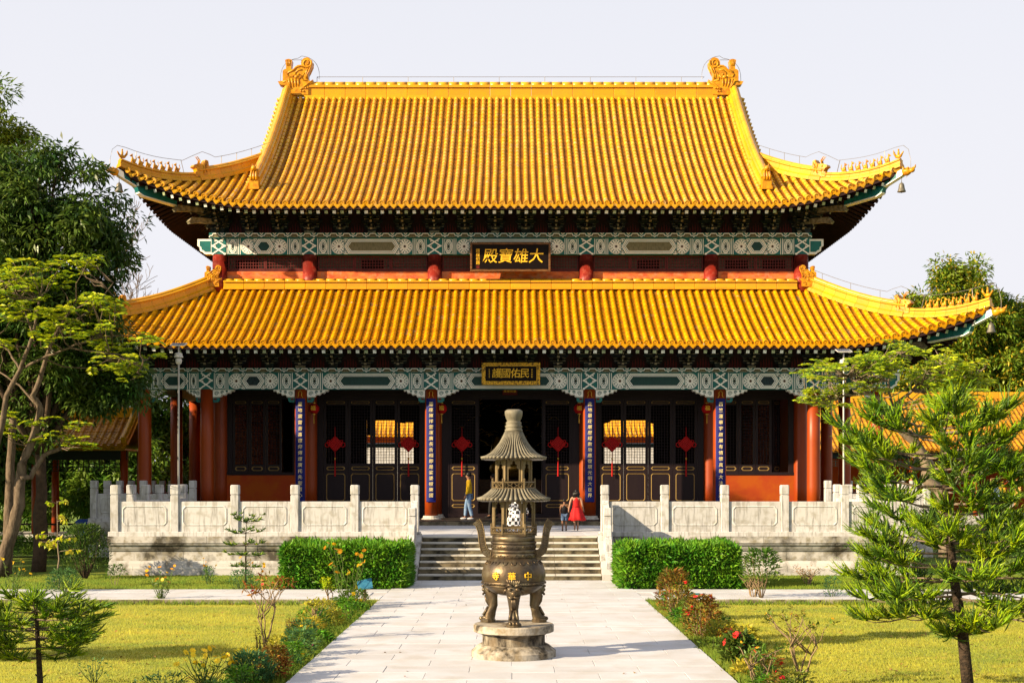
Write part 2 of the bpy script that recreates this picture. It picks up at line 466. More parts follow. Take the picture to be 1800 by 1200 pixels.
def text(name, body, size, loc, mat, parent, rot=(R(90), 0, 0), line=1.0, bold=0.02, extrude=0.008, shear=0.0, sx=1.0):
    cu = bpy.data.curves.new(name, 'FONT')
    cu.body = body; cu.size = size; cu.align_x = 'CENTER'; cu.align_y = 'CENTER'
    cu.space_line = line; cu.offset = bold * size; cu.extrude = extrude; cu.shear = shear
    cu.resolution_u = 2
    TEXTS.append((name, cu, loc, mat, parent, rot, sx))
def flush_texts():
    tmp = []
    for t in TEXTS:
        o = bpy.data.objects.new('tmp_text', t[1]); COL.objects.link(o); tmp.append(o)
    dg = bpy.context.evaluated_depsgraph_get()
    for o, (name, cu, loc, mat, parent, rot, sx) in zip(tmp, TEXTS):
        me = bpy.data.meshes.new_from_object(o.evaluated_get(dg))
        me.name = name
        me.materials.clear(); me.materials.append(MATS[mat])
        place(name, me, loc, parent, rot, (sx, 1, 1))
    for o in tmp:
        cu = o.data
        bpy.data.objects.remove(o); bpy.data.curves.remove(cu)
    TEXTS.clear()
# ------------------------------------------------------------------ ground
BX = -0.06                       # axis of the hall
TY0, TY1 = 35.85, 44.5           # front terrace, front and back edge
TZ = 1.09                        # terrace level
HZ = 1.22                        # hall floor level
TX = 11.05                       # half width of the front terrace
PX = 14.48                       # half width of the hall platform
PATHW = 2.95
CP0, CP1 = 28.55, 31.1           # cross path
def sheet(name, x0, x1, y0, y1, z, mat, nx=2, ny=2, kind='structure', label=None):
    mb = MB()
    xs = np.linspace(x0, x1, nx); ys = np.linspace(y0, y1, ny)
    mb.add([(x, y, z) for y in ys for x in xs], [(j * nx + i, j * nx + i + 1, (j + 1) * nx + i + 1, (j + 1) * nx + i) for j in range(ny - 1) for i in range(nx - 1)])
    o = mb.build(name, mat)
    o['kind'] = kind
    if label: o['label'] = label
    return o
sheet('ground', -900, 900, -300, 1500, -0.14, 'green_lawn', label='grassy ground reaching to the horizon')
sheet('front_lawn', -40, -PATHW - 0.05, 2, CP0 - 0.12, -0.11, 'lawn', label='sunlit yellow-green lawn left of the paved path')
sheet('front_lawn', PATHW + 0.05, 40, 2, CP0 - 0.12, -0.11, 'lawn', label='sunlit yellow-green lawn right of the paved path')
sheet('garden_strip', -40, -PATHW, CP1 + 0.05, TY0 + 2, -0.02, 'green_lawn', label='green grass strip below the terrace, left of the stair')
sheet('garden_strip', PATHW, 40, CP1 + 0.05, TY0 + 2, -0.02, 'green_lawn', label='green grass strip below the terrace, right of the stair')
# central path: bed with stone slabs
bed = MB().box(-PATHW, PATHW, 2, 34.3, -0.2, -0.012).build('path', 'paving_bed')
bed['kind'] = 'structure'; bed['label'] = 'pale stone paved path leading to the stair'
SW, SL, G = PATHW * 2 / 5, 0.62, 0.006
slab = MB(); slab.bbox(-SW / 2 + G / 2, SW / 2 - G / 2, -SL / 2 + G / 2, SL / 2 - G / 2, -0.03, 0.0, 0.004)
slab_me = slab.mesh('paving_slab', 'paving')
half = MB(); half.bbox(-SW / 4 + G / 2, SW / 4 - G / 2, -SL / 2 + G / 2, SL / 2 - G / 2, -0.03, 0.0, 0.004)
half_me = half.mesh('paving_slab_half', 'paving')
j = 0
y = 34.3 - SL / 2
while y > 13.0:
    xs = [(-PATHW + SW * (i + 0.5), slab_me) for i in range(5)] if j % 2 == 0 else \
         [(-PATHW + SW * 0.25, half_me)] + [(-PATHW + SW * (i + 1), slab_me) for i in range(4)] + [(PATHW - SW * 0.25, half_me)]
    for x, me in xs:
        place('paving_slab', me, (x, y, random.uniform(-0.002, 0.003)), bed)
    y -= SL; j += 1
near = MB().box(-PATHW, PATHW, 2, y + SL / 2, -0.1, 0.0).build('path_apron', 'paving', bed)
# cross path
for sgn, side in ((-1, 'left'), (1, 'right')):
    x0, x1 = (-26, -PATHW - 0.004) if sgn < 0 else (PATHW + 0.004, 26)
    cb = MB().box(x0, x1, CP0, CP1, -0.16, -0.012).build('cross_path', 'paving_bed')
    cb['kind'] = 'structure'; cb['label'] = 'pale cross path running %s below the terrace' % side
    w = 1.3; d = (CP1 - CP0) / 3
    m = MB(); m.bbox(-w / 2 + G / 2, w / 2 - G / 2, -d / 2 + G / 2, d / 2 - G / 2, -0.03, 0, 0.004)
    me = m.mesh('cross_slab', 'paving')
    n = int((x1 - x0) / w)
    for i in range(n):
        for k in range(3):
            x = (PATHW + 0.004 + w * (i + 0.5 + (0.0 if k % 2 == 0 else 0.25))) * sgn
            place('paving_slab', me, (x, CP0 + d * (k + 0.5), random.uniform(-0.002, 0.003)), cb)
    m = MB(); m.bbox(-0.645, 0.645, -0.06, 0.06, -0.2, -0.004, 0.01)
    me = m.mesh('kerb', 'kerb_stone')
    for i in range(n):
        place('kerb', me, ((PATHW + 0.004 + 1.3 * (i + 0.5)) * sgn, CP0 - 0.065, random.uniform(-0.008, 0.0)), cb)
# ------------------------------------------------------------------ terrace
terr = thing('stone_terrace', 'weathered white stone terrace in front of the temple hall', 'terrace', (BX, TY0, 0))
MB().box(BX - TX, BX + TX, TY0 + 0.02, TY1 + 0.5, 0, TZ - 0.03).build('core', 'marble_lower', terr)
# deck slabs
deckm = MB(); deckm.bbox(-0.55, 0.55, -0.43, 0.43, -0.03, 0.0, 0.004)
deck_me = deckm.mesh('deck_slab', 'paving')
for i in range(20):
    for k in range(10):
        place('deck_slab', deck_me, (BX - TX + 0.55 + 1.104 * i, TY0 + 0.44 + 0.87 * k, TZ + random.uniform(-0.002, 0.002)), terr)
COURSES = [(0.00, 0.115, 0.17, 0.17, 'marble_lower'), (0.118, 0.255, 0.13, 0.12, 'marble_lower'), (0.258, 0.40, 0.09, 0.03, 'marble_lower'), (0.403, 0.67, 0.0, 0.0, 'marble_stained'),
           (0.673, 0.83, 0.03, 0.12, 'marble_stained'), (0.833, 0.90, 0.15, 0.17, 'marble_stained'), (0.903, 1.088, 0.20, 0.20, 'marble_stained')]
def course_run(x0, x1, yf, parent, skip=None, axis='x', side=1, courses=COURSES, L=1.38, rid=0, zs=1.0):
    """a run of moulded blocks; axis x: face towards -y at yf. axis y: face towards side*x at yf"""
    n = max(1, round((x1 - x0) / L))
    w = (x1 - x0) / n
    for c, (z0, z1, o0, o1, mat) in enumerate(courses):
        z0 *= zs; z1 *= zs
        mb = MB(); g = 0.004; b = 0.008
        prof = [(0.1, z0), (-o0, z0), (-(o0 * 0.5 + o1 * 0.5) - (0.012 if o0 != o1 else 0), (z0 + z1) / 2), (-o1, z1 - b), (-o1 + b, z1), (0.1, z1)]
        if axis == 'x':
            mb.prism(prof, lambda a, z, d: (d, a, z), -w / 2 + g, w / 2 - g)
        else:
            mb.prism(prof, lambda a, z, d: (-side * a, d, z), -w / 2 + g, w / 2 - g)
        me = mb.mesh('stone_block', mat)
        sh = (c % 2) * w * 0.5
        for i in range(n + (1 if sh else 0)):
            x = x0 + w * (i + 0.5) - sh
            if sh and i in (0, n):       # half blocks at the ends
                x = x0 + w * 0.25 if i == 0 else x1 - w * 0.25
                sc_ = (0.5, 1, 1) if axis == 'x' else (1, 0.5, 1)
            else: sc_ = (1, 1, 1)
            loc = (x, yf + random.uniform(-0.003, 0.003), 0) if axis == 'x' else (yf, x, 0)
            place('stone_block', me, loc, parent, None, sc_)
course_run(BX - TX - 0.17, BX - 2.90, TY0, terr)
course_run(BX + 2.90, BX + TX + 0.17, TY0, terr)
course_run(TY0, TY1, BX - TX, terr, axis='y', side=-1)
course_run(TY0, TY1, BX + TX, terr, axis='y', side=1)
# hall platform
plat = thing('hall_platform', 'stone platform carrying the temple hall behind the terrace', 'platform', (BX, TY1, 0))
MB().box(BX - PX, BX + PX, TY1 + 0.02, 67.6, 0, HZ - 0.03).build('core', 'marble_lower', plat)
course_run(BX - PX - 0.17, BX - TX, TY1, plat, zs=HZ / 1.088)
course_run(BX + TX, BX + PX + 0.17, TY1, plat, zs=HZ / 1.088)
course_run(TY1, TY1 + 12, BX - PX, plat, axis='y', side=-1, zs=HZ / 1.088)
course_run(TY1, TY1 + 12, BX + PX, plat, axis='y', side=1, zs=HZ / 1.088)
em = MB(); em.bbox(-0.73, 0.73, 0.0, 0.45, -0.13, 0.0, 0.012)
edge_me = em.mesh('edge_stone', 'riser_stone')
for i in range(15):
    place('edge_stone', edge_me, (BX - TX + 0.74 + 1.473 * i, TY1 - 0.02, HZ), plat)
fm = MB(); fm.bbox(-0.6, 0.6, -0.6, 0.6, -0.03, 0.0, 0.004)
fme = fm.mesh('floor_slab', 'interior_floor')
for i in range(24):
    for k in range(4):
        place('floor_slab', fme, (BX - PX + 0.62 + 1.206 * i, TY1 + 1.04 + 1.206 * k, HZ - 0.002), plat)
# balustrades
PW = 0.225
pm = MB()
pm.bbox(-PW / 2, PW / 2, -PW / 2, PW / 2, 0, 1.02, 0.014)
pm.bbox(-PW / 2 + 0.02, PW / 2 - 0.02, -PW / 2 + 0.02, PW / 2 - 0.02, 1.005, 1.045, 0.004)
post_me = pm.mesh('post', 'marble')
cm = MB(); cm.bbox(-PW / 2 - 0.004, PW / 2 + 0.004, -PW / 2 - 0.004, PW / 2 + 0.004, 1.045, 1.305, 0.022)
cap_me = cm.mesh('cap', 'marble')
def panel_mesh(w, h=0.84, t=0.13):
    """solid slab with a chamfered sunk frame line on both faces"""
    mb = MB()
    mb.bbox(-w / 2, w / 2, -t / 2, t / 2, 0, h, 0.012)
    return mb.mesh('panel', 'marble')
def frame_mesh(w, h=0.84, t=0.13):
    mb = MB()
    m, c, g = 0.10, 0.07, 0.022
    def oct_(i):
        x0, x1, z0, z1, k = -w / 2 + m + i, w / 2 - m - i, 0.16 + i, h - 0.12 - i, c
        return [(x0 + k, z0), (x1 - k, z0), (x1, z0 + k), (x1, z1 - k), (x1 - k, z1), (x0 + k, z1), (x0, z1 - k), (x0, z0 + k)]
    a, b, cc = oct_(0), oct_(g), oct_(2 * g)
    for s_ in (-1, 1):
        vs = [(x, s_ * (t / 2 + 0.002), z) for x, z in a] + [(x, s_ * (t / 2 + 0.016), z) for x, z in b] + [(x, s_ * (t / 2 + 0.002), z) for x, z in cc]
        fs = []
        for k in (0, 8):
            fs += [(k + i, k + (i + 1) % 8, k + 8 + (i + 1) % 8, k + 8 + i) for i in range(8)]
        mb.add(vs, fs)
    return mb.mesh('panel_frame', 'marble')
def balustrade(label, pts, z, nsegs):
    """straight runs of posts and panels through the given (x,y) corners"""
    b = thing('stone_balustrade', label, 'balustrade', (pts[0][0], pts[0][1], z), 'stone balustrades of the terrace')
    first = True
    for (p, q), n in zip(zip(pts[:-1], pts[1:]), nsegs):
        p = Vector((*p, z)); q = Vector((*q, z)); d = q - p; L = d.length / n; ang = math.atan2(d.y, d.x)
        w = L - PW
        pme, fme_ = panel_mesh(w), frame_mesh(w)
        rm = MB(); rm.bbox(-d.length / 2 - 0.16, d.length / 2 + 0.16, -0.17, 0.17, 0, 0.125, 0.012)
        o = place('base_rail', rm.mesh('base_rail', 'marble'), (p + q) / 2, b, (0, 0, ang))
        for i in range(n + 1):
            c = p + d * (i / n) + Vector((0, 0, 0.126))
            if i > 0 or first:
                rz = random.uniform(-0.012, 0.012)
                po = place('post', post_me, c, b, (0, 0, ang))
                place('cap', cap_me, c, po, (0, 0, rz))
            if i < n:
                c2 = p + d * ((i + 0.5) / n) + Vector((0, 0, 0.126))
                pa = place('panel', pme, c2, b, (0, 0, ang))
                place('panel_frame', fme_, c2, pa)
        first = False
    return b
BS = 1.685
yb = TY0 + 0.02
balustrade('weathered balustrade along the terrace front, left of the stair', [(BX - 2.66, yb), (BX - TX, yb)], TZ, [5])
balustrade('weathered balustrade along the terrace front, right of the stair', [(BX + 2.66, yb), (BX + TX, yb)], TZ, [5])
balustrade('balustrade along the left side of the front terrace', [(BX - TX, yb + 1.5), (BX - TX, TY1 - 1.2)], TZ, [4])
balustrade('balustrade along the right side of the front terrace', [(BX + TX, yb + 1.5), (BX + TX, TY1 - 1.2)], TZ, [4])
balustrade('balustrade at the left end of the hall platform', [(BX - TX, TY1 + 0.05), (BX - PX, TY1 + 0.05), (BX - PX, TY1 + 10.2)], HZ, [2, 7])
balustrade('balustrade at the right end of the hall platform', [(BX + TX, TY1 + 0.05), (BX + PX, TY1 + 0.05), (BX + PX, TY1 + 10.2)], HZ, [2, 7])
# ------------------------------------------------------------------ stair
stair = thing('stone_stair', 'wide stained stone stair of seven steps up to the terrace', 'stair', (BX, TY0, 0))
SWD = 2.44; rise = TZ / 7; tread = 0.30
for k in range(7):
    y0 = TY0 + 0.15 - (6 - k) * tread - 0.30
    z1 = rise * (k + 1)
    y1 = TY0 + 0.60
    mb = MB()
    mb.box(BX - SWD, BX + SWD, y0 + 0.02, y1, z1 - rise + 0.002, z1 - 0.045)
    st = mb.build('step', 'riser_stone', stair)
    n = 4
    tm = MB(); w = SWD * 2 / n
    tm.bbox(-w / 2 + 0.002, w / 2 - 0.002, 0, 0.40, -0.043, 0.0, 0.010)
    tme = tm.mesh('tread', 'step_stone')
    for i in range(n):
        place('tread', tme, (BX - SWD + w * (i + 0.5), y0, z1), st)
for s_ in (-1, 1):
    xa, xb = BX + s_ * 2.45, BX + s_ * 2.86
    fx = lambda a, z, d: (d, a, z)
    mb = MB(); mb.prism([(33.72, 0.0), (33.72, 0.16), (33.95, 0.28), (35.66, 1.17), (35.66, 0.0)], fx, xa, xb)
    w_ = mb.build('stair_wing', 'marble_lower', stair)
    xm = (xa + xb) / 2
    mb = MB(); mb.prism([(34.98, 0.845), (35.655, 1.19), (35.655, 2.02), (34.98, 1.62)], fx, xm - 0.065, xm + 0.065)
    mb.prism([(34.98, 1.623), (35.655, 2.023), (35.655, 2.09), (34.98, 1.69)], fx, xm - 0.085, xm + 0.085)
    mb.build('stair_rail', 'marble', w_)
    mb = MB(); mb.bbox(xm - 0.1, xm + 0.1, 34.76, 34.975, 0.705, 1.66, 0.012)
    mb.bbox(xm - 0.105, xm + 0.105, 34.755, 34.98, 1.68, 1.90, 0.02)
    mb.build('newel_post', 'marble', w_)
    poly = [(34.755, 0.71), (34.755, 1.44), (34.62, 1.46), (34.52, 1.36), (34.50, 1.18), (34.42, 1.08), (34.30, 1.05), (34.24, 0.92), (34.22, 0.74), (34.12, 0.66), (33.99, 0.60), (33.93, 0.45), (33.97, 0.30)]
    mb = MB(); mb.prism(poly, fx, xm - 0.08, xm + 0.08)
    mb.build('scroll_stone', 'marble', w_)
# ------------------------------------------------------------------ temple hall
GY, WY = 47.5, 49.7              # gallery columns, hall wall
CXS = [2.93, 7.76, 11.25, 13.57]
hall = thing('temple_hall', 'two-tiered temple hall with yellow glazed roofs, red columns and painted beams', 'temple', (BX, GY, HZ))
def hx(x): return BX + x
# columns ---------------------------------------------------------------
def column(x, y, z0, z1, r, mat, base=True):
    c = MB(); c.smooth = True
    c.lathe((hx(x), y, z0), [(r * 1.0, 0.12 if base else 0), (r, 1.2), (r * 0.985, (z1 - z0) * 0.6), (r * 0.95, z1 - z0)], 24)
    o = c.build('column', mat, hall)
    if base:
        b = MB(); b.lathe((hx(x), y, z0), [(r * 1.5, 0.0), (r * 1.5, 0.02), (r * 1.3, 0.05), (r * 1.22, 0.13), (r * 0.9, 0.135)], 20)
        b.build('column_base', 'step_stone', o)
    return o
for x in CXS:
    for s in (-1, 1):
        column(s * x, GY, HZ, 6.02, 0.245, 'column_red')
for y in (52.0, 55.0, 58.0, 62.7):        # side gallery columns
    for s in (-1, 1):
        column(s * 13.57, y, HZ, 6.3, 0.245, 'column_red')
for x in CXS[:3]:
    for s in (-1, 1):
        column(s * x, WY - 0.02, HZ, 9.6, 0.27, 'column_red')
        column(s * x, WY - 0.14, 9.9, 11.36, 0.28, 'upper_column_red', base=False)
# walls -----------------------------------------------------------------
def wallbox(name, x0, x1, y0, y1, z0, z1, mat):
    return MB().box(hx(x0), hx(x1), y0, y1, z0, z1).build(name, mat, hall)
BKY = 62.7
for s in (-1, 1):
    a, b = sorted((s * 11.10, s * 11.35))
    wallbox('side_wall', a, b, WY + 0.1, BKY, HZ, 10.2, 'wall_red')
    a, b = sorted((s * 7.95, s * 11.02))
    wallbox('sill_wall', a, b, WY - 0.08, WY + 0.14, HZ, 2.86, 'wall_red')
# wall above the doors, inner ceiling, back wall with openings to the yard behind
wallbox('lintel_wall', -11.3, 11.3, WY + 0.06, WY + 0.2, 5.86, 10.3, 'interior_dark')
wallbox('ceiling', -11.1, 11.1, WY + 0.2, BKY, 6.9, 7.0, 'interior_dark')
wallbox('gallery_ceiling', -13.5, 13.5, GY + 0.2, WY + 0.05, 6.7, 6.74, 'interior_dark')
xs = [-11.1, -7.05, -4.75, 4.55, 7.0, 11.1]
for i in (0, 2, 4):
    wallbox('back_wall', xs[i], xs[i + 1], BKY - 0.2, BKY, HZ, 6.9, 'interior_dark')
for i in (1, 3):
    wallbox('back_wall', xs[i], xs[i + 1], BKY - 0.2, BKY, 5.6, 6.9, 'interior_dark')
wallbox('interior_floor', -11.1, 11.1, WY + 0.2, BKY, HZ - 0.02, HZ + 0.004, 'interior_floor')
# painted beams -----------------------------------------------------------
PMATS = ['paint_teal', 'paint_white', 'paint_deep', 'paint_green', 'paint_tan', 'paint_brown', 'paint_mint']
class Deco(MB):
    """flat painted shapes on a plane facing -y, each layer 3 mm proud of the last"""
    def __init__(s, y): super().__init__(); s.y = y
    def poly(s, pts, lay, mi):
        s.mi = mi
        y = s.y - 0.003 * lay
        s.add([(x, y, z) for x, z in pts], [tuple(range(len(pts)))])
    def rect(s, x0, x1, z0, z1, lay, mi): s.poly([(x0, z0), (x1, z0), (x1, z1), (x0, z1)], lay, mi)
    def oval(s, cx, cz, rx, rz, lay, mi, n=14, pw=1.0):
        s.poly([(cx + rx * math.copysign(abs(math.cos(a)) ** pw, math.cos(a)), cz + rz * math.copysign(abs(math.sin(a)) ** pw, math.sin(a))) for a in [2 * math.pi * i / n for i in range(n)]], lay, mi)
    def line(s, p, q, w, lay, mi):
        dx, dz = q[0] - p[0], q[1] - p[1]; l = math.hypot(dx, dz); nx, nz = -dz / l * w / 2, dx / l * w / 2
        s.poly([(p[0] - nx, p[1] - nz), (q[0] - nx, q[1] - nz), (q[0] + nx, q[1] + nz), (p[0] + nx, p[1] + nz)], lay, mi)
def almond(d, cx, z0, z1, w):
    d.rect(cx - w / 2, cx + w / 2, z0, z1, 1, 1)
    d.rect(cx - w / 2 + 0.02, cx + w / 2 - 0.02, z0 + 0.02, z1 - 0.02, 2, 0)
    cz = (z0 + z1) / 2; h = (z1 - z0) / 2
    d.oval(cx, cz, w / 2 - 0.02, h - 0.01, 3, 1, 16)
    d.oval(cx, cz, w / 2 - 0.055, h - 0.06, 4, 0, 16)
    d.oval(cx, cz, w / 2 - 0.07, h - 0.08, 5, 1, 16)
    for i in range(10):
        a = 2 * math.pi * i / 10
        d.oval(cx + (w / 2 - 0.12) * math.cos(a), cz + (h - 0.15) * math.sin(a), 0.024, 0.028, 6, 0 if i % 2 else 3, 6)
    d.oval(cx, cz, 0.045, 0.075, 6, 3, 8); d.oval(cx, cz, 0.018, 0.03, 7, 5, 6)
def rosette(d, cx, z0, z1, sgn, r):
    cz = (z0 + z1) / 2
    d.oval(cx, cz, r, r, 3, 1, 20)
    d.oval(cx, cz, r - 0.022, r - 0.022, 4, 5, 20); d.oval(cx, cz, r - 0.03, r - 0.03, 5, 1, 20)
    for k, (rr, n, sz) in enumerate(((r - 0.07, 14, 0.027), (r - 0.135, 10, 0.022))):
        for i in range(n):
            a = 2 * math.pi * (i + 0.5 * k) / n
            d.oval(cx + rr * math.cos(a), cz + rr * math.sin(a), sz, sz, 6, 0, 6)
    d.oval(cx, cz, 0.05, 0.05, 6, 5, 8)
    # leaf curls that reach towards the middle cartouche
    for q in (-1, 1):
        ccx, ccz = cx + sgn * r * 0.95, cz + q * r * 0.62
        d.oval(ccx, ccz, r * 0.52, r * 0.42, 3, 1, 14)
        for i in range(8):
            a = 2 * math.pi * i / 8
            d.oval(ccx + r * 0.33 * math.cos(a), ccz + r * 0.25 * math.sin(a), 0.022, 0.02, 6, (0, 4)[i % 3 == 0], 6)
        d.oval(ccx, ccz, 0.025, 0.02, 6, 5, 6)
def lattice_cap(d, cx, z0, z1, w):
    d.rect(cx - w / 2, cx + w / 2, z0, z1, 1, 0)
    hw, h = w / 2, z1 - z0
    for k in range(3):
        zc = z0 + h * (k + 0.5) / 3
        for q in (-1, 1):
            d.oval(cx + q * hw * 0.5, zc, 0.055, 0.06, 2, 3 if (k + q) % 2 else 4, 4)
            d.oval(cx + q * hw * 0.5, zc, 0.03, 0.034, 3, 1, 4)
    for q in (-1, 1):
        for k in range(-1, 3):
            za, zb = z0 + h * k / 2, z0 + h * (k + 1.15) / 2
            xa, xb = cx - hw, cx + hw
            pa, pb = (xa, za), (xb, zb)
            if q < 0: pa, pb = (xb, za), (xa, zb)
            # clip in z
            def cl(p, o):
                if p[1] < z0: t = (z0 - p[1]) / (o[1] - p[1]); return (p[0] + (o[0] - p[0]) * t, z0)
                if p[1] > z1: t = (z1 - p[1]) / (o[1] - p[1]); return (p[0] + (o[0] - p[0]) * t, z1)
                return p
            if max(za, zb) <= z0 or min(za, zb) >= z1: continue
            d.line(cl(pa, pb), cl(pb, pa), 0.05, 4 if q > 0 else 5, 1)
def painted_bay(xa, xb, yf, z0, z1, core, cw, parent, narrow=False):
    """beam between two columns (xa<xb are the column axes)"""
    d = Deco(yf)
    x0, x1 = hx(xa) + cw / 2, hx(xb) - cw / 2
    d.mi = 0
    d.box(x0, x1, yf, yf + 0.34, z0, z1)
    h = z1 - z0; zi0, zi1 = z0 + 0.03, z1 - 0.03
    W = x1 - x0
    aw = 0.34 if not narrow else 0.22
    for s, xe in ((1, x0), (-1, x1)):
        d.rect(min(xe + s * 0.03, xe + s * 0.055), max(xe + s * 0.03, xe + s * 0.055), z0 + 0.003, z1 - 0.003, 1, 1)
        almond(d, xe + s * (0.09 + aw / 2), zi0, zi1, aw)
        b = xe + s * (0.12 + aw)
        d.rect(min(b, b + s * 0.03), max(b, b + s * 0.03), z0 + 0.003, z1 - 0.003, 1, 1)
        d.rect(min(b + s * 0.075, b + s * 0.10), max(b + s * 0.075, b + s * 0.10), z0 + 0.003, z1 - 0.003, 1, 1)
    i0, i1 = x0 + 0.23 + aw, x1 - 0.23 - aw
    cz = (z0 + z1) / 2
    if not narrow:
        r = h / 2 - 0.015
        d.rect(i0, i1, zi0, zi1, 1, 0)
        rosette(d, i0 + r, z0, z1, 1, r); rosette(d, i1 - r, z0, z1, -1, r)
        c0, c1 = i0 + r * 2.1, i1 - r * 2.1
    else:
        c0, c1 = i0 + 0.05, i1 - 0.05
        d.rect(i0, i1, zi0, zi1, 1, 0)
    pt = 0.17 if not narrow else 0.2
    def hexa(m): return [(c0 + m * 1.4, cz), (c0 + pt + m, z0 + 0.025 + m), (c1 - pt - m, z0 + 0.025 + m), (c1 - m * 1.4, cz), (c1 - pt - m, z1 - 0.025 - m), (c0 + pt + m, z1 - 0.025 - m)]
    c0 -= 0.12; c1 += 0.12
    d.poly(hexa(-0.02), 7, 0)
    d.poly(hexa(0.0), 8, 1); d.poly(hexa(0.035), 9, 4); d.poly(hexa(0.045), 10, 1); d.poly(hexa(0.075), 11, 0); d.poly(hexa(0.09), 12, 1)
    d.poly(hexa(0.115), 13, core)
    if narrow:
        for q in (-1, 1):
            for i in range(5):
                d.oval((c0 if q < 0 else c1) - q * 0.12, cz + (i - 2) * 0.085, 0.03, 0.03, 14, 3, 6)
    o = d.build('painted_beam', PMATS, parent)
    return o
def cap_panel(x, yf, z0, z1, cw, parent):
    d = Deco(yf - 0.02); d.mi = 0
    d.box(hx(x) - cw / 2 + 0.003, hx(x) + cw / 2 - 0.003, yf - 0.02, yf + 0.3, z0 - 0.002, z1 - 0.004)
    lattice_cap(d, hx(x), z0, z1 - 0.006, cw - 0.02)
    d.build('column_head', PMATS, parent)
def top_strip(x0, x1, yf, z0, z1, parent):
    d = Deco(yf); d.mi = 0
    d.box(hx(x0), hx(x1), yf, yf + 0.46, z0 + 0.003, z1)
    p = 0.50; n = int((x1 - x0) / p); p = (x1 - x0) / n; h = z1 - z0
    for i in range(n):
        x = hx(x0) + p * (i + 0.5)
        d.poly([(x - p * .30, z0 + h * .12), (x + p * .30, z0 + h * .12), (x + p * .16, z0 + h * .8), (x - p * .16, z0 + h * .8)], 1, 4)
        for q in (-1, 1):
            pts = [(x, z0 + h * .86), (x + q * p * .2, z0 + h * .86), (x + q * p * .28, z0 + h * .45), (x + q * p * .42, z0 + h * .45), (x + q * p * .5, z0 + h * .14)]
            for a, b in zip(pts[:-1], pts[1:]): d.line(a, b, 0.032, 2, 1)
            pts = [(x, z0 + h * .62), (x + q * p * .14, z0 + h * .62), (x + q * p * .2, z0 + h * .28), (x + q * p * .4, z0 + h * .2)]
            for a, b in zip(pts[:-1], pts[1:]): d.line(a, b, 0.016, 3, 5)
        xq = hx(x0) + p * i
        if i: d.poly([(xq, z0 + h * .55), (xq + p * .16, z0 + h * .97), (xq - p * .16, z0 + h * .97)], 2, 1); d.poly([(xq, z0 + h * .74), (xq + p * .08, z0 + h * .94), (xq - p * .08, z0 + h * .94)], 3, 4)
    d.build('painted_plate', PMATS, parent)
def beam_level(cols, yf, z0, z1, zt, cw, cores, narrow_out):
    xs = [-x for x in reversed(cols)] + list(cols)
    for i in range(len(xs) - 1):
        k = abs(i - (len(xs) - 2) // 2)
        painted_bay(xs[i], xs[i + 1], yf, z0, z1, cores[k], cw, hall, narrow=(narrow_out and i in (0, len(xs) - 2)))
    for x in xs: cap_panel(x, yf, z0, z1, cw, hall)
    top_strip(xs[0] - 0.35, xs[-1] + 0.35, yf - 0.10, z1, zt, hall)
beam_level(CXS, GY - 0.17, 6.02, 6.63, 6.80, 0.52, [3, 3, 2, 3], True)
beam_level(CXS[:3], WY - 0.33, 11.36, 11.98, 12.18, 0.56, [4, 4, 3], False)
# side beams of the gallery and carved beam ends at the corners
for s in (-1, 1):
    a, b = sorted((hx(s * 13.42), hx(s * 13.74)))
    MB().box(a, b, GY + 0.2, BKY, 6.03, 6.78).build('side_beam', 'paint_teal', hall)
    a, b = sorted((hx(s * 11.10), hx(s * 11.45)))
    MB().box(a, b, WY + 0.1, BKY, 11.37, 12.1).build('side_beam', 'paint_teal', hall)
    for X, Y, z0, z1, h in ((13.57, GY - 0.17, 6.02, 6.63, 0.5), (11.25, WY - 0.33, 11.36, 11.98, 0.62)):
        xx = hx(s * (X + 0.27)); 
        poly = [(0, 0.02), (0.28, 0.02), (0.36, 0.10), (0.46, 0.14), (0.48, 0.28), (0.56, 0.34), (0.56, 0.6), (0, 0.6)]
        mb = MB(); mb.mi = 0
        mb.prism([(xx + s * a, z0 + b) for a, b in poly], lambda a, b, d: (a, d, b), Y + 0.02, Y + 0.30)
        mb.mi = 1
        mb.prism([(xx + s * (0.05 + a * 0.75), z0 + 0.09 + b * 0.72) for a, b in poly], lambda a, b, d: (a, d, b), Y + 0.012, Y + 0.05)
        mb.build('beam_end', ['paint_white', 'paint_teal'], hall)
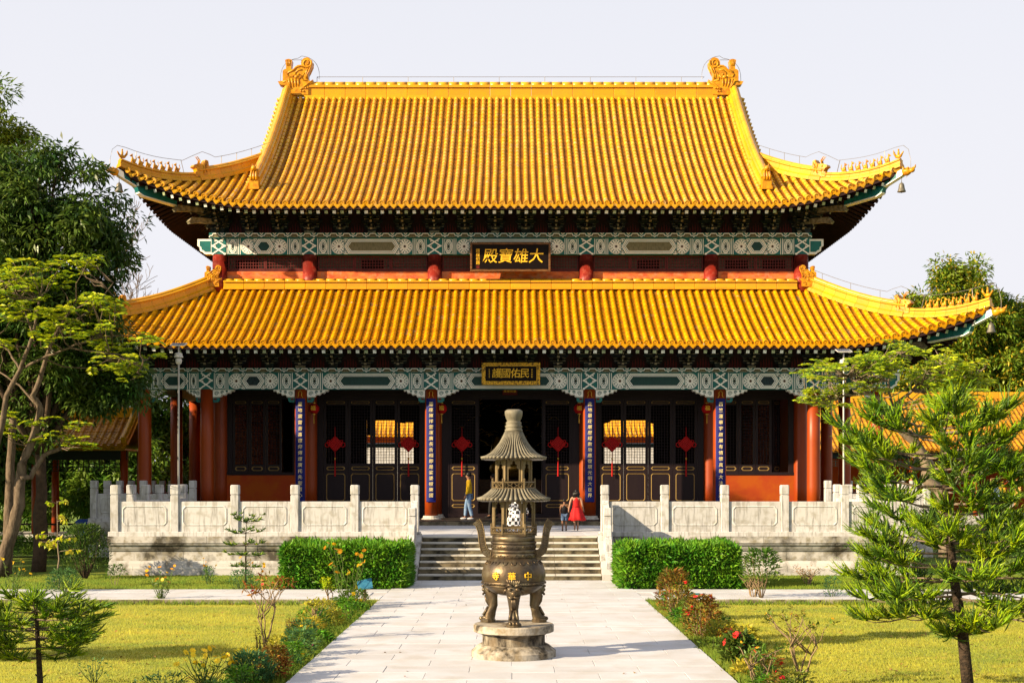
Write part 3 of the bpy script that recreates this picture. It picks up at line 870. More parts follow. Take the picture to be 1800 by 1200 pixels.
# carved brackets below the beams (white cloud scrolls, teal block) -----------
def queti(x, s, L):
    d = MB()
    y = GY - 0.10
    poly = [(0, 0), (L, 0), (L * .97, -.07), (L * .86, -.06), (L * .80, -.14), (L * .66, -.13), (L * .58, -.21), (L * .42, -.20), (L * .36, -.28), (0, -.30)]
    x0 = hx(x) + s * 0.235
    d.mi = 0
    d.prism([(x0 + s * a, 6.015 + b) for a, b in poly], lambda a, b, q: (a, q, b), y, y + 0.16)
    d.mi = 1
    for cx, cz, r in ((L * .17, -.14, .085), (L * .42, -.095, .062), (L * .64, -.065, .040)):
        pts = []
        for k in range(15):
            a = k / 14 * 2.2 * 2 * math.pi * 0.75; rr = r * (1 - k / 18)
            pts.append((x0 + s * (cx + rr * math.cos(a)), y - 0.006, 6.015 + cz + rr * math.sin(a)))
        d.tube(pts, 0.011, 4)
    d.mi = 2
    d.tube([(x0 + s * a, y - 0.004, 6.015 + b + 0.02) for a, b in poly[1:]], 0.009, 4)
    d.mi = 1
    pb = [(0, -.302), (L * .30, -.302), (L * .30, -.40), (L * .22, -.47), (0, -.47)]
    d.prism([(x0 + s * a, 6.015 + b) for a, b in pb], lambda a, b, q: (a, q, b), y + 0.01, y + 0.14)
    d.mi = 3
    d.prism([(x0 + s * a, 6.015 + b) for a, b in [(L * .04, -.32), (L * .17, -.32), (L * .17, -.38), (L * .04, -.38)]], lambda a, b, q: (a, q, b), y - 0.004, y + 0.05)
    d.build('carved_bracket', ['paint_white', 'paint_teal', 'paint_tan', 'red_dark'], hall)
for i, x in enumerate(CXS):
    for s in (-1, 1):
        if i < 3: queti(s * x, s, 0.80 if i < 2 else 0.52)
        queti(s * x, -s, 0.80 if i < 3 else 0.52)
# bracket sets ---------------------------------------------------------------
def bracket_mesh(kind, s=1.0, tiers=4):
    m = MB()
    mats = ['bracket_green' if kind % 2 == 0 else 'bracket_blue', 'bracket_edge', 'bracket_blue' if kind % 2 == 0 else 'bracket_green']
    def blk(x, y, z, w, h):
        m.mi = 0
        m.prism([(-w / 2 * .72, 0), (w / 2 * .72, 0), (w / 2, h * .45), (w / 2, h), (-w / 2, h), (-w / 2, h * .45)], lambda a, b, d: (x + a, d, z + b), y - w / 2, y + w / 2)
        m.mi = 1
        m.box(x - w / 2 - .002, x + w / 2 + .002, y - w / 2 - .004, y - w / 2 + .01, z + h * .82, z + h * .96)
    blk(0, 0, 0, 0.34 * s, 0.22)
    m.mi = 1
    if kind % 2: m.box(-.15 * s, .15 * s, -.177 * s, -.165 * s, 0.0, 0.09)
    st, hh = 0.29, 0.235
    for t in range(tiers):
        z = 0.16 + hh * t
        y = -st * (t + 0.9) * 0.9
        # projecting arm with slanted beak
        m.mi = 2
        w = 0.052
        yb_ = y - 0.16
        m.prism([(0.3, z + .02), (yb_ + .10, z + .02), (yb_ - .02, z - .05), (yb_ - .035, z + .02), (yb_ + .02, z + .15), (0.3, z + .15)], lambda a, b, d: (d, a, b), -w, w)
        m.mi = 1
        m.prism([(yb_ - .022, z - .052), (yb_ - .045, z + .02), (yb_ - .037, z + .02), (yb_ - .01, z - .05)], lambda a, b, d: (d, a, b), -w * .9, w * .9)
        m.box(-w * .5, w * .5, yb_ - .012, yb_ + .06, z + .075, z + .152)
        # cross arms at every step already reached
        for q in range(t + 1):
            yy = -st * q * 0.9
            L = (0.30 + 0.10 * ((t - q) % 2)) * s
            m.mi = 0
            m.prism([(-L, z + .14), (-L, z + .09), (-L * .86, z + .035), (-L * .66, z + .01), (L * .66, z + .01), (L * .86, z + .035), (L, z + .09), (L, z + .14)], lambda a, b, d: (a, d, b), yy - .045, yy + .045)
            if q == t:
                m.mi = 1
                m.box(-L * .96, L * .96, yy - .048, yy - .044, z + .118, z + .136)
                for xx in (-L + .06, 0, L - .06): blk(xx, yy, z + .142, 0.13, 0.09)
    return m.mesh('bracket_set', mats)
BR = [bracket_mesh(0), bracket_mesh(1)]
BRC = [bracket_mesh(0, 1.25), bracket_mesh(1, 1.25)]
def bracket_level(cols, yf, z, counts):
    xs = [-x for x in reversed(cols)] + list(cols)
    pos = []
    nb = len(xs) - 1
    for i in range(nb):
        n = counts[abs(i - nb // 2)]
        pos += [(xs[i] + (xs[i + 1] - xs[i]) * k / n, k == 0) for k in range(n)]
    pos.append((xs[-1], True))
    for i, (x, col) in enumerate(pos):
        place('bracket_set', (BRC if col else BR)[i % 2], (hx(x), yf, z), hall)
    # dark board behind with cut-out flames
    d = MB(); d.mi = 0
    d.box(hx(xs[0]), hx(xs[-1]), yf + 0.06, yf + 0.10, z, z + 1.1)
    d.mi = 1
    for (xa, _), (xb, _) in zip(pos[:-1], pos[1:]):
        c = hx((xa + xb) / 2)
        for k in range(5):
            x = c + (k - 2) * 0.10
            d.prism([(x - .035, z + .04), (x + .035, z + .04), (x + .045, z + .16 + .05 * (k % 2)), (x, z + .30 + .08 * (2 - abs(k - 2))), (x - .02, z + .2)], lambda a, b, q: (a, q, b), yf + 0.045, yf + 0.058)
    d.build('bracket_board', ['soffit_red', 'red_dark'], hall)
    # eave purlins carried by the brackets
    for q, zz in ((1.12, 1.16), (0.0, 1.05)):
        p = MB(); p.smooth = True
        e = 1.1 if q else 0.3
        p.tube([(hx(xs[0]) - e, yf - q, z + zz), (hx(xs[-1]) + e, yf - q, z + zz)], 0.13, 10)
        p.build('purlin', 'bracket_green', hall)
bracket_level(CXS, GY + 0.02, 6.803, [5, 4, 3, 2])
bracket_level(CXS[:3], WY - 0.14, 12.183, [5, 4, 3])
for s in (-1, 1):            # bracket sets along the sides
    for X, y0, y1, z, n in ((13.57, GY, BKY, 6.803, 11), (11.25, WY, BKY, 12.183, 10)):
        for k in range(1, n):
            place('bracket_set', BR[k % 2], (hx(s * X), y0 + (y1 - y0) * k / n, z), hall, (0, 0, s * R(90)))
    for X, Y, z in ((13.57, GY, 6.803), (11.25, WY - 0.14, 12.183)):
        place('bracket_set', BRC[0], (hx(s * X), Y, z + 0.01), hall, (0, 0, s * R(45)), (1, 1.35, 1))
        for k, (l, zz) in enumerate(((1.35, .35), (1.95, .72))):      # big slanting corner arms
            m = MB()
            dx, dy = s * 0.7071, -0.7071
            pr = [(0, zz), (l * .7, zz - .05), (l, zz - .14), (l + .05, zz - .05), (l - .1, zz + .12), (0, zz + .2)]
            m.mi = 0
            nx, ny = -dy, dx
            m.prism(pr, lambda a, b, q: (hx(s * X) + dx * a + nx * q, Y + dy * a + ny * q, z + b), -.09, .09)
            m.mi = 1
            m.prism([(l - .02, zz - .15), (l + .06, zz - .06), (l + .045, zz - .04), (l - .03, zz - .13)], lambda a, b, q: (hx(s * X) + dx * a + nx * q, Y + dy * a + ny * q, z + b), -.095, .095)
            m.build('corner_arm', ['bracket_edge', 'paint_tan'], hall)
# upper storey: lattice windows, sill band with sunlight in its colour ------------------------------------
UY = WY - 0.06
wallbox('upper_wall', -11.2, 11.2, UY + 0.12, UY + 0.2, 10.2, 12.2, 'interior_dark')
wallbox('upper_sill', -11.2, 11.2, UY - 0.06, UY + 0.12, 10.2, 10.74, 'wall_sunlit')
wallbox('upper_rail', -11.2, 11.2, UY - 0.03, UY + 0.11, 10.742, 10.80, 'upper_lattice')
def upper_window(x0, x1, z0, z1, hole):
    f = MB(); t = 0.055
    f.box(x0, x1, UY - 0.02, UY + 0.05, z0, z0 + t); f.box(x0, x1, UY - 0.02, UY + 0.05, z1 - t, z1)
    f.box(x0, x0 + t, UY - 0.018, UY + 0.048, z0 + t, z1 - t); f.box(x1 - t, x1, UY - 0.018, UY + 0.048, z0 + t, z1 - t)
    w = f.build('upper_window', 'upper_lattice', hall)
    l = MB()
    nx_ = max(4, round((x1 - x0 - 2 * t) / 0.105)); nz_ = 4
    for i in range(1, nx_):
        x = x0 + t + (x1 - x0 - 2 * t) * i / nx_
        l.box(x - .013, x + .013, UY + 0.0, UY + 0.03, z0 + t, z1 - t)
    for i in range(1, nz_):
        z = z0 + t + (z1 - z0 - 2 * t) * i / nz_
        l.box(x0 + t, x1 - t, UY - 0.004, UY + 0.02, z - .013, z + .013)
    l.build('lattice', 'upper_lattice', w)
    b = MB()
    if hole:
        m_ = (x1 - x0) * .2
        b.box(x0 + t, x0 + m_, UY + .06, UY + .064, z0 + t, z1 - t); b.box(x1 - m_, x1 - t, UY + .06, UY + .064, z0 + t, z1 - t)
        b.box(x0 + m_, x1 - m_, UY + .06, UY + .064, z1 - t - .07, z1 - t)
    else: b.box(x0 + t, x1 - t, UY + .06, UY + .064, z0 + t, z1 - t)
    b.build('pane', 'lattice_back', w)
ucols = [-x for x in reversed(CXS[:3])] + CXS[:3]
for i in range(5):
    a, b = hx(ucols[i]) + 0.29, hx(ucols[i + 1]) - 0.29
    n = [2, 3, 4, 3, 2][i]
    for k in range(n):
        upper_window(a + (b - a) * k / n + .005, a + (b - a) * (k + 1) / n - .005, 10.805, 11.36, (i, k) in ((1, 1), (3, 1), (4, 0), (4, 1), (0, 0)))
# doors --------------------------------------------------------------------
def gold_frame(m, x0, x1, z0, z1, y, c=0.05, g=0.016):
    def o_(i): return [(x0 + c + i, z0 + i), (x1 - c - i, z0 + i), (x1 - i, z0 + c + i), (x1 - i, z1 - c - i), (x1 - c - i, z1 - i), (x0 + c + i, z1 - i), (x0 + i, z1 - c - i), (x0 + i, z0 + c + i)]
    a, b = o_(0), o_(g)
    vs = [(x, y, z) for x, z in a] + [(x, y - .008, z) for x, z in b] + [(x, y + .002, z) for x, z in o_(2 * g)]
    fs = []
    for k in (0, 8): fs += [(k + i, k + (i + 1) % 8, k + 8 + (i + 1) % 8, k + 8 + i) for i in range(8)]
    m.add(vs, fs)
def leaf_meshes(w, zl0=3.32, zl1=5.57, zb=HZ + 0.1, panels=((3.05, 3.20), (1.86, 2.93), (1.60, 1.74)), zt=5.80, st=0.10):
    f = MB(); y0, y1 = -0.045, 0.045
    f.box(-w / 2, -w / 2 + st, y0, y1, zb, zt); f.box(w / 2 - st, w / 2, y0, y1, zb, zt)
    f.box(-w / 2 + st, w / 2 - st, y0 + .002, y1 - .002, zl1, zt); f.box(-w / 2 + st, w / 2 - st, y0 + .002, y1 - .002, zb, zl0)
    frame = f.mesh('door_leaf', 'dark_wood')
    l = MB(); iw = w - 2 * st
    nx_ = max(4, round(iw / 0.108)); nz_ = round((zl1 - zl0) / 0.112)
    for i in range(1, nx_):
        x = -iw / 2 + iw * i / nx_; l.box(x - .0085, x + .0085, -.012, .012, zl0, zl1)
    for i in range(1, nz_):
        z = zl0 + (zl1 - zl0) * i / nz_; l.box(-iw / 2, iw / 2, -.016, .008, z - .0085, z + .0085)
    lat = l.mesh('lattice', 'lattice_wood')
    trim = []
    for a, b, gg in [(a, b, .016) for a, b in panels] + [(zl1 + .06, zl1 + .16, .010)]:
        g = MB(); gold_frame(g, -w / 2 + st + .005, w / 2 - st - .005, a, b, y0 - .002, c=min(.06, (b - a) * .4), g=gg)
        trim.append(g.mesh('gold_trim', 'gold_line'))
    return frame, lat, trim
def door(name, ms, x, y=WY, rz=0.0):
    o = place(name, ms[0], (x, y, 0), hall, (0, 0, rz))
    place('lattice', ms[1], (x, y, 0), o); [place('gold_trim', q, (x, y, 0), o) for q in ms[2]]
    return o
LW = 0.956
lm = leaf_meshes(LW - 0.012)
for s in (-1, 1):
    cx = hx(s * (2.93 + 7.76) / 2)
    for k in range(4): door('door', lm, cx + (k - 1.5) * LW)
    for q in (-1, 1):
        xa, xb = sorted((cx + q * (2 * LW + .002), cx + q * (2.42 - 0.24)))
        MB().box(xa, xb, WY - .06, WY + .06, HZ, 5.86).build('door_jamb', 'dark_wood', hall)
    MB().box(cx - 2.17, cx + 2.17, WY - .062, WY + .055, HZ, HZ + .098).build('threshold', 'dark_wood', hall)
    MB().box(cx - 2.17, cx + 2.17, WY - .062, WY + .055, 5.803, 5.99).build('door_head', 'dark_wood', hall)
cm_ = leaf_meshes(1.12)
for s in (-1, 1):
    door('door', cm_, hx(s * 1.82))
    xa, xb = sorted((hx(s * 2.383), hx(s * 2.68)))
    MB().box(xa, xb, WY - .06, WY + .06, HZ, 5.86).build('door_jamb', 'dark_wood', hall)
    # opened inner leaves seen edge-on
    door('door', lm, hx(s * 1.27), WY + 0.5, R(90) * s)
MB().box(hx(-2.68), hx(2.68), WY - .062, WY + .055, HZ, HZ + .16).build('threshold', 'dark_wood', hall)
MB().box(hx(-2.68), hx(2.68), WY - .062, WY + .055, 5.803, 5.99).build('door_head', 'dark_wood', hall)
# windows of the outer bays
wl = leaf_meshes(0.62, zl0=3.28, zl1=5.57, zb=2.98, panels=((3.03, 3.20),), st=0.085)
for s in (-1, 1):
    cx = hx(s * (7.76 + 11.25) / 2)
    for k in range(4):
        if s < 0 and k == 3: door('window', wl, cx + (k - 1.5) * .64 + 0.2, WY + 0.34, R(75)); continue
        if s > 0 and k == 3: door('window', wl, cx + (k - 1.5) * .64 - 0.1, WY + 0.30, R(55)); continue
        door('window', wl, cx + (k - 1.5) * .64)
    for q in (-1, 1):
        xa, xb = sorted((cx + q * 1.285, cx + q * 1.49))
        MB().box(xa, xb, WY - .06, WY + .06, 2.98, 5.86).build('window_jamb', 'dark_wood', hall)
    MB().box(cx - 1.49, cx + 1.49, WY - .10, WY + .06, 2.862, 2.978).build('window_sill', 'dark_wood', hall)
    MB().box(cx - 1.49, cx + 1.49, WY - .062, WY + .055, 5.803, 5.99).build('window_head', 'dark_wood', hall)
# upper lintel boards between inner columns
MB().box(hx(-11.0), hx(11.0), WY - .10, WY + .058, 5.992, 6.69).build('transom', 'dark_wood', hall)
# ------------------------------------------------------------------ roofs
class RoofShape:
    def __init__(s, z0, Yt, xt, Yb, P, Lc, L, a1, a2):
        s.z0, s.Yt, s.xt, s.Yb, s.P, s.Lc, s.L, s.a1, s.a2 = z0, Yt, xt, Yb, P, Lc, L, a1, a2
    def u(s, a): return max(0.0, 1 - a / s.Lc)
    def e(s, a): return s.P * (1 - s.u(a) ** 2)
    def z(s, a, d):
        t = max(0.0, d - s.e(a))
        return s.z0 + s.a1 * t + s.a2 * t * t + s.L * s.u(a) ** 1.8 * max(0.0, 1 - t / 4.2) ** 1.3
    def front(s, x, d): return Vector((hx(x), s.Yt + d, s.z(s.xt - abs(x), d)))
    def side(s, sg, a, d):
        am = min(a, (s.Yb - s.Yt) - a)
        return Vector((hx(sg * (s.xt - d)), s.Yt + a, s.z(am, d)))
UR = RoofShape(12.86, 46.63, 14.27, 65.77, 0.67, 4.97, 1.20, 0.52, 0.0254)
LR = RoofShape(7.47, 44.33, 16.67, 68.07, 0.77, 5.17, 1.20, 0.48, 0.0227)
RIDGE_Y = 56.2
GX = 9.75
def grid_sheet(mb, fn, A, Bf, nb, rev=False):
    """fn(a,b) over list A and for each a nb samples between Bf(a)"""
    n = len(A); vs = []
    for a in A:
        b0, b1 = Bf(a)
        for k in range(nb): vs.append(fn(a, b0 + (b1 - b0) * k / (nb - 1)))
    fs = [(i * nb + k, (i + 1) * nb + k, (i + 1) * nb + k + 1, i * nb + k + 1) for i in range(n - 1) for k in range(nb - 1)]
    mb.add(vs, fs)
def row_path(fn, d0, d1, step):
    """points along a slope at equal arc steps, returns list of (p, tangent)"""
    ds = np.linspace(d0, d1, 60)
    ps = [fn(d) for d in ds]
    acc = [0.0]
    for a, b in zip(ps[:-1], ps[1:]): acc.append(acc[-1] + (b - a).length)
    n = max(1, round(acc[-1] / step))
    tg = np.linspace(0, acc[-1], n + 1)
    dd = np.interp(tg, acc, ds)
    return [fn(d) for d in dd]
def cover_row(mb, pts, side_dir, r=0.089):
    K = 5
    for k in range(len(pts) - 1):
        p, q = pts[k], pts[k + 1]
        t = (q - p).normalized()
        n = side_dir.cross(t)
        if n.z < 0: n = -n
        vs = []
        for c, rr, lift in ((p, r * 1.06, 0.012), (q + t * 0.01, r * 0.95, 0.0)):
            for i in range(K + 1):
                a = math.pi * i / K
                vs.append(c + side_dir * (rr * math.cos(a)) + n * (rr * math.sin(a) * 1.1 + lift - 0.005))
        mb.smooth = True
        mb.add(vs, [(i, i + 1, K + 2 + i, K + 1 + i) for i in range(K)])
        mb.smooth = False
        # thickness of the tile's lower lip
        vs2 = [c_ for c_ in vs[:K + 1]] + [p + side_dir * (r * 0.82 * math.cos(math.pi * i / K)) + n * (r * 0.82 * math.sin(math.pi * i / K) * 1.1) for i in range(K + 1)]
        mb.add(vs2, [(i, K + 1 + i, K + 2 + i, i + 1) for i in range(K)])
def pan_row(mb, pts, side_dir, w=0.15):
    for k in range(len(pts) - 1):
        p, q = pts[k], pts[k + 1]
        t = (q - p).normalized(); n = side_dir.cross(t)
        if n.z < 0: n = -n
        hs = (0.035, 0.0, 0.0, 0.035); xs = (-w / 2 - .02, -w / 5, w / 5, w / 2 + .02)
        vs = [p + side_dir * x + n * (h + 0.026) for x, h in zip(xs, hs)] + [q + side_dir * x + n * (h + 0.002) for x, h in zip(xs, hs)] + [p + side_dir * x + n * h for x, h in zip(xs, hs)]
        mb.add(vs, [(i, i + 1, 5 + i, 4 + i) for i in range(3)] + [(8 + i, 9 + i, 1 + i, i) for i in range(3)])
# shared eave pieces
m = MB(); m.lathe((0, 0, 0), [(0.0, 0.012), (0.030, 0.014), (0.036, 0.004), (0.066, 0.004), (0.072, 0.018), (0.090, 0.018), (0.094, 0.008), (0.094, -0.05)], 14)
m.v = [(x, -z, y) for x, y, z in m.v]
ENDCAP = {k: m.mesh('end_cap', k) for k in ('tile_upper', 'tile_lower', 'corridor_tile')}
m = MB()
dp = [(-.115, .03), (-.11, -.035), (-.06, -.085), (0, -.125), (.06, -.085), (.11, -.035), (.115, .03), (.06, .0), (0, -.012), (-.06, .0)]
m.prism(dp, lambda a, b, d: (a, d - b * 0.35, b), -0.012, 0.012)
m.prism([(a * .7, b * .72 - .012) for a, b in dp], lambda a, b, d: (a, d - b * 0.35, b), -0.02, -0.010)
DRIP = {k: m.mesh('drip_tile', k) for k in ('tile_upper', 'tile_lower', 'corridor_tile')}
def rafter_mesh(endm):
    m = MB(); m.mi = 0
    m.box(-.055, .055, 0.004, 1.25, -.055, .055); m.mi = 1
    m.box(-.052, .052, 0.0, 0.0038, -.052, .052); 
    return m.mesh('flying_rafter', ['soffit_red', endm])
RAFT = [rafter_mesh('end_white'), rafter_mesh('end_green')]
XH = Vector((1, 0, 0))
def sweep_blocks(name, pts, prof, parent, mat, up=Vector((0, 0, 1)), step=0.55, joined=False):
    """cut a path into short blocks, each its own object. prof: list of (w,h) across / up"""
    acc = [0.0]
    for a, b in zip(pts[:-1], pts[1:]): acc.append(acc[-1] + (b - a).length)
    n = max(1, round(acc[-1] / step))
    P = np.array([tuple(p) for p in pts])
    def pos(s): return Vector([float(np.interp(s, acc, P[:, i])) for i in range(3)])
    jm = MB()
    for k in range(n):
        s0, s1 = acc[-1] * k / n, acc[-1] * (k + 1) / n - 0.008
        vs = []
        for s in (s0, s1):
            c = pos(s); t = (pos(min(s + .05, acc[-1])) - pos(max(s - .05, 0))).normalized()
            sd = t.cross(up).normalized(); u = sd.cross(t).normalized()
            if u.z < 0: u = -u
            vs += [c + sd * w + u * h for w, h in prof]
        nn = len(prof)
        mb = jm if joined else MB()
        mb.add(vs, [tuple(reversed(range(nn))), tuple(range(nn, 2 * nn))] + [(i, (i + 1) % nn, nn + (i + 1) % nn, nn + i) for i in range(nn)])
        if not joined: mb.build('ridge_block', mat, parent)
    if joined: jm.build('rear_ridge', mat, parent, kind='stuff')
def ridge_prof(w, h, cap=0.09):
    """moulded ridge section with a round cap tile"""
    hw = w / 2
    r = [(-hw * 1.25, -0.06), (-hw * 1.25, h * .16), (-hw * .95, h * .22), (-hw * .8, h * .30), (-hw * .8, h * .62), (-hw * 1.15, h * .70), (-hw * 1.15, h * .78), (-hw * .8, h * .82)]
    c = [(-cap * math.cos(math.pi * i / 6), h * .82 + (h * .18 + .02) * math.sin(math.pi * i / 6)) for i in range(7)]
    return r + c + [(-x, y) for x, y in reversed(r)]
def beast_mesh(kind):
    m = MB(); m.smooth = True
    j = [0, .02, -.02, .01, 0, .03, -.01][kind % 7]
    m.ell((0, 0.02, .09), (.045, .085, .09), 8, 6)                       # haunches
    m.ell((0, -.05, .15), (.042, .05, .11 + j), 8, 6)                     # chest
    m.ell((0, -.085, .29 + j), (.045, .055, .05), 8, 6)                   # head
    m.ell((0, -.135, .275 + j), (.026, .035, .024), 6, 5)                 # muzzle
    for s in (-1, 1):
        m.tube([(s * .03, -.07, .18), (s * .03, -.095, .0)], [.022, .018], 6)
        m.tube([(s * .025, -.07, .32 + j), (s * .04, -.05, .37 + j)], [.016, .004], 5)
    m.tube([(0, .08, .08), (0, .12, .18), (0, .09, .28), (0, .12, .33)], [.02, .022, .016, .004], 6)
    m.smooth = False
    m.box(-.05, .05, -.13, .12, -.05, .012)
    return m.mesh('ridge_beast', 'ornament_tile')
BEASTS = [beast_mesh(i) for i in range(7)]
def rider_mesh():
    m = MB(); m.smooth = True
    m.ell((0, 0, .10), (.05, .14, .07), 8, 6); m.ell((0, 0, .22), (.045, .045, .10), 8, 6); m.ell((0, 0, .34), (.035, .035, .04), 8, 6)
    m.tube([(0, -.1, .12), (0, -.17, .22), (0, -.2, .26)], [.04, .03, .015], 6)
    m.tube([(0, .1, .12), (0, .18, .24), (0, .2, .36)], [.04, .035, .01], 6)
    m.tube([(0, .1, .1), (.05, .17, .2), (.06, .18, .3)], [.03, .025, .01], 6)
    return m.mesh('rider_figure', 'ornament_tile')
RIDER = rider_mesh()
def horned_mesh():
    m = MB()
    poly = [(-.30, -.1), (.22, -.1), (.24, .12), (.30, .34), (.26, .58), (.14, .60), (.10, .48), (-.02, .40), (-.08, .42), (-.18, .40), (-.34, .33), (-.38, .25), (-.26, .20), (-.22, .10), (-.30, .06)]
    m.prism(poly, lambda a, b, d: (d, a, b), -.13, .13)
    m.smooth = True
    m.tube([(0.04, -.10, .40), (.05, -.06, .54), (.06, -.16, .66), (.06, -.22, .68)], [.035, .03, .018, .006], 6)
    m.tube([(-.04, -.10, .40), (-.05, -.06, .54), (-.06, -.16, .66), (-.06, -.22, .68)], [.035, .03, .018, .006], 6)
    for s in (-1, 1):
        m.ell((s * .13, -.16, .31), (.03, .045, .04), 8, 6)
        m.tube([(s * .135, .15, .55), (s * .14, .05, .38), (s * .14, .12, .22), (s * .14, .05, .06)], [.03, .04, .04, .02], 6)
        m.tube([(s * .135, .22, .50), (s * .14, .16, .34), (s * .14, .2, .15)], [.02, .03, .02], 6)
    return m.mesh('horned_beast', 'ornament_tile')
HORNED = horned_mesh()
def dragon_mesh(t=0.20):
    """upright ridge-end dragon with a rolled tail; +x side is the tail (towards the ridge middle). Unit: metres"""
    k = 1 / 534.0
    out = [(330, 1010), (330, 800), (190, 790), (110, 770), (75, 705), (190, 690), (190, 460), (230, 425), (265, 420), (268, 350), (245, 215), (285, 198), (325, 190), (370, 198), (405, 215), (385, 350), (385, 425), (440, 430), (470, 380), (540, 330), (620, 325), (622, 250), (660, 190), (700, 165), (750, 155), (800, 168), (840, 200), (870, 245), (880, 290), (872, 340), (850, 385), (820, 440), (795, 500), (782, 560), (785, 630), (800, 695), (850, 690), (895, 660), (885, 725), (840, 765), (785, 800), (785, 1010)]
    pts = [((x - 560) * k, (990 - y) * k) for x, y in out]
    m = MB()
    n = len(pts)
    m.prism(pts, lambda a, b, d: (a, d, b), -t, t)
    m.smooth = True
    def C(x, y, off): return ((x - 560) * k, off, (990 - y) * k)
    for s in (-1, 1):
        o = s * t
        sp = []
        for i in range(26):
            a = -0.5 + i / 25 * 2 * math.pi * 1.5; r = 118 - i * 3.9
            sp.append(C(752 + r * math.cos(a), 283 + r * math.sin(a), o))
        m.tube(sp, [.045 - .0008 * i for i in range(26)], 6)
        m.tube([C(870, 320, o), C(800, 470, o), C(760, 560, o), C(770, 660, o)], .04, 6)
        m.tube([C(800, 380, o), C(745, 470, o), C(728, 560, o), C(735, 640, o)], .03, 6)
        m.tube([C(690, 390, o), C(600, 350, o), C(500, 380, o), C(440, 450, o), C(330, 490, o), C(300, 540, o), C(330, 600, o), C(420, 600, o), C(470, 560, o)], [.03, .035, .04, .045, .04, .035, .035, .03, .02], 6)
        m.tube([C(640, 440, o), C(540, 450, o), C(480, 510, o), C(500, 600, o), C(590, 640, o), C(640, 560, o)], .034, 6)
        m.tube([C(700, 500, o), C(640, 600, o), C(660, 680, o), C(760, 690, o)], .03, 6)
        m.ell(C(510, 600, o), (.10, .06, .08), 8, 6); m.ell(C(560, 545, o), (.05, .05, .05), 8, 6)
        for i in range(4): m.tube([C(330 + i * 75, 640, o), C(345 + i * 70, 740, o), C(390 + i * 55, 850 - i * 10, o)], [.03, .045, .02], 6)
        m.tube([C(180, 720, o), C(280, 690, o), C(320, 760, o), C(400, 870, o)], [.03, .05, .05, .03], 6)
        m.tube([C(880, 690, o), C(760, 770, o), C(640, 860, o), C(600, 900, o)], [.02, .04, .05, .03], 6)
        for i in range(5): m.ell(C(620 + (i % 3) * 55, 860 + (i // 3) * 70, o), (.05, .05, .045), 7, 5)
        for i in range(3): m.tube([C(290 + i * 35, 210, o), C(300 + i * 25, 350, o)], .022, 5)
    return m.mesh('ridge_dragon', 'ornament_tile')
DRAGON = dragon_mesh()
def dragon_head_mesh():
    m = MB(); m.smooth = True
    m.ell((0, 0, 0), (.14, .2, .15), 10, 7); m.ell((0, -.2, .02), (.10, .14, .09), 8, 6)
    m.tube([(0, -.24, .08), (0, -.34, .12), (0, -.36, .2)], [.05, .04, .015], 6)
    for s in (-1, 1):
        m.ell((s * .08, -.1, .11), (.04, .05, .04), 6, 5); m.tube([(s * .1, 0, .08), (s * .15, .1, .16)], [.04, .01], 6)
    return m.mesh('dragon_head', 'ornament_tile')
DHEAD = dragon_head_mesh()
def bell_mesh():
    m = MB(); m.smooth = True
    m.lathe((0, 0, 0), [(.16, -.30), (.145, -.27), (.115, -.18), (.10, -.08), (.085, -.02), (.05, .02), (.02, .03), (.02, .06), (0.0, .07)], 14)
    m.tube([(0, 0, .06), (0, 0, .26)], .010, 5); m.tube([(0, 0, -.30), (0, 0, -.34)], .02, 6)
    return m.mesh('bell_body', 'bell_bronze')
BELL = bell_mesh()
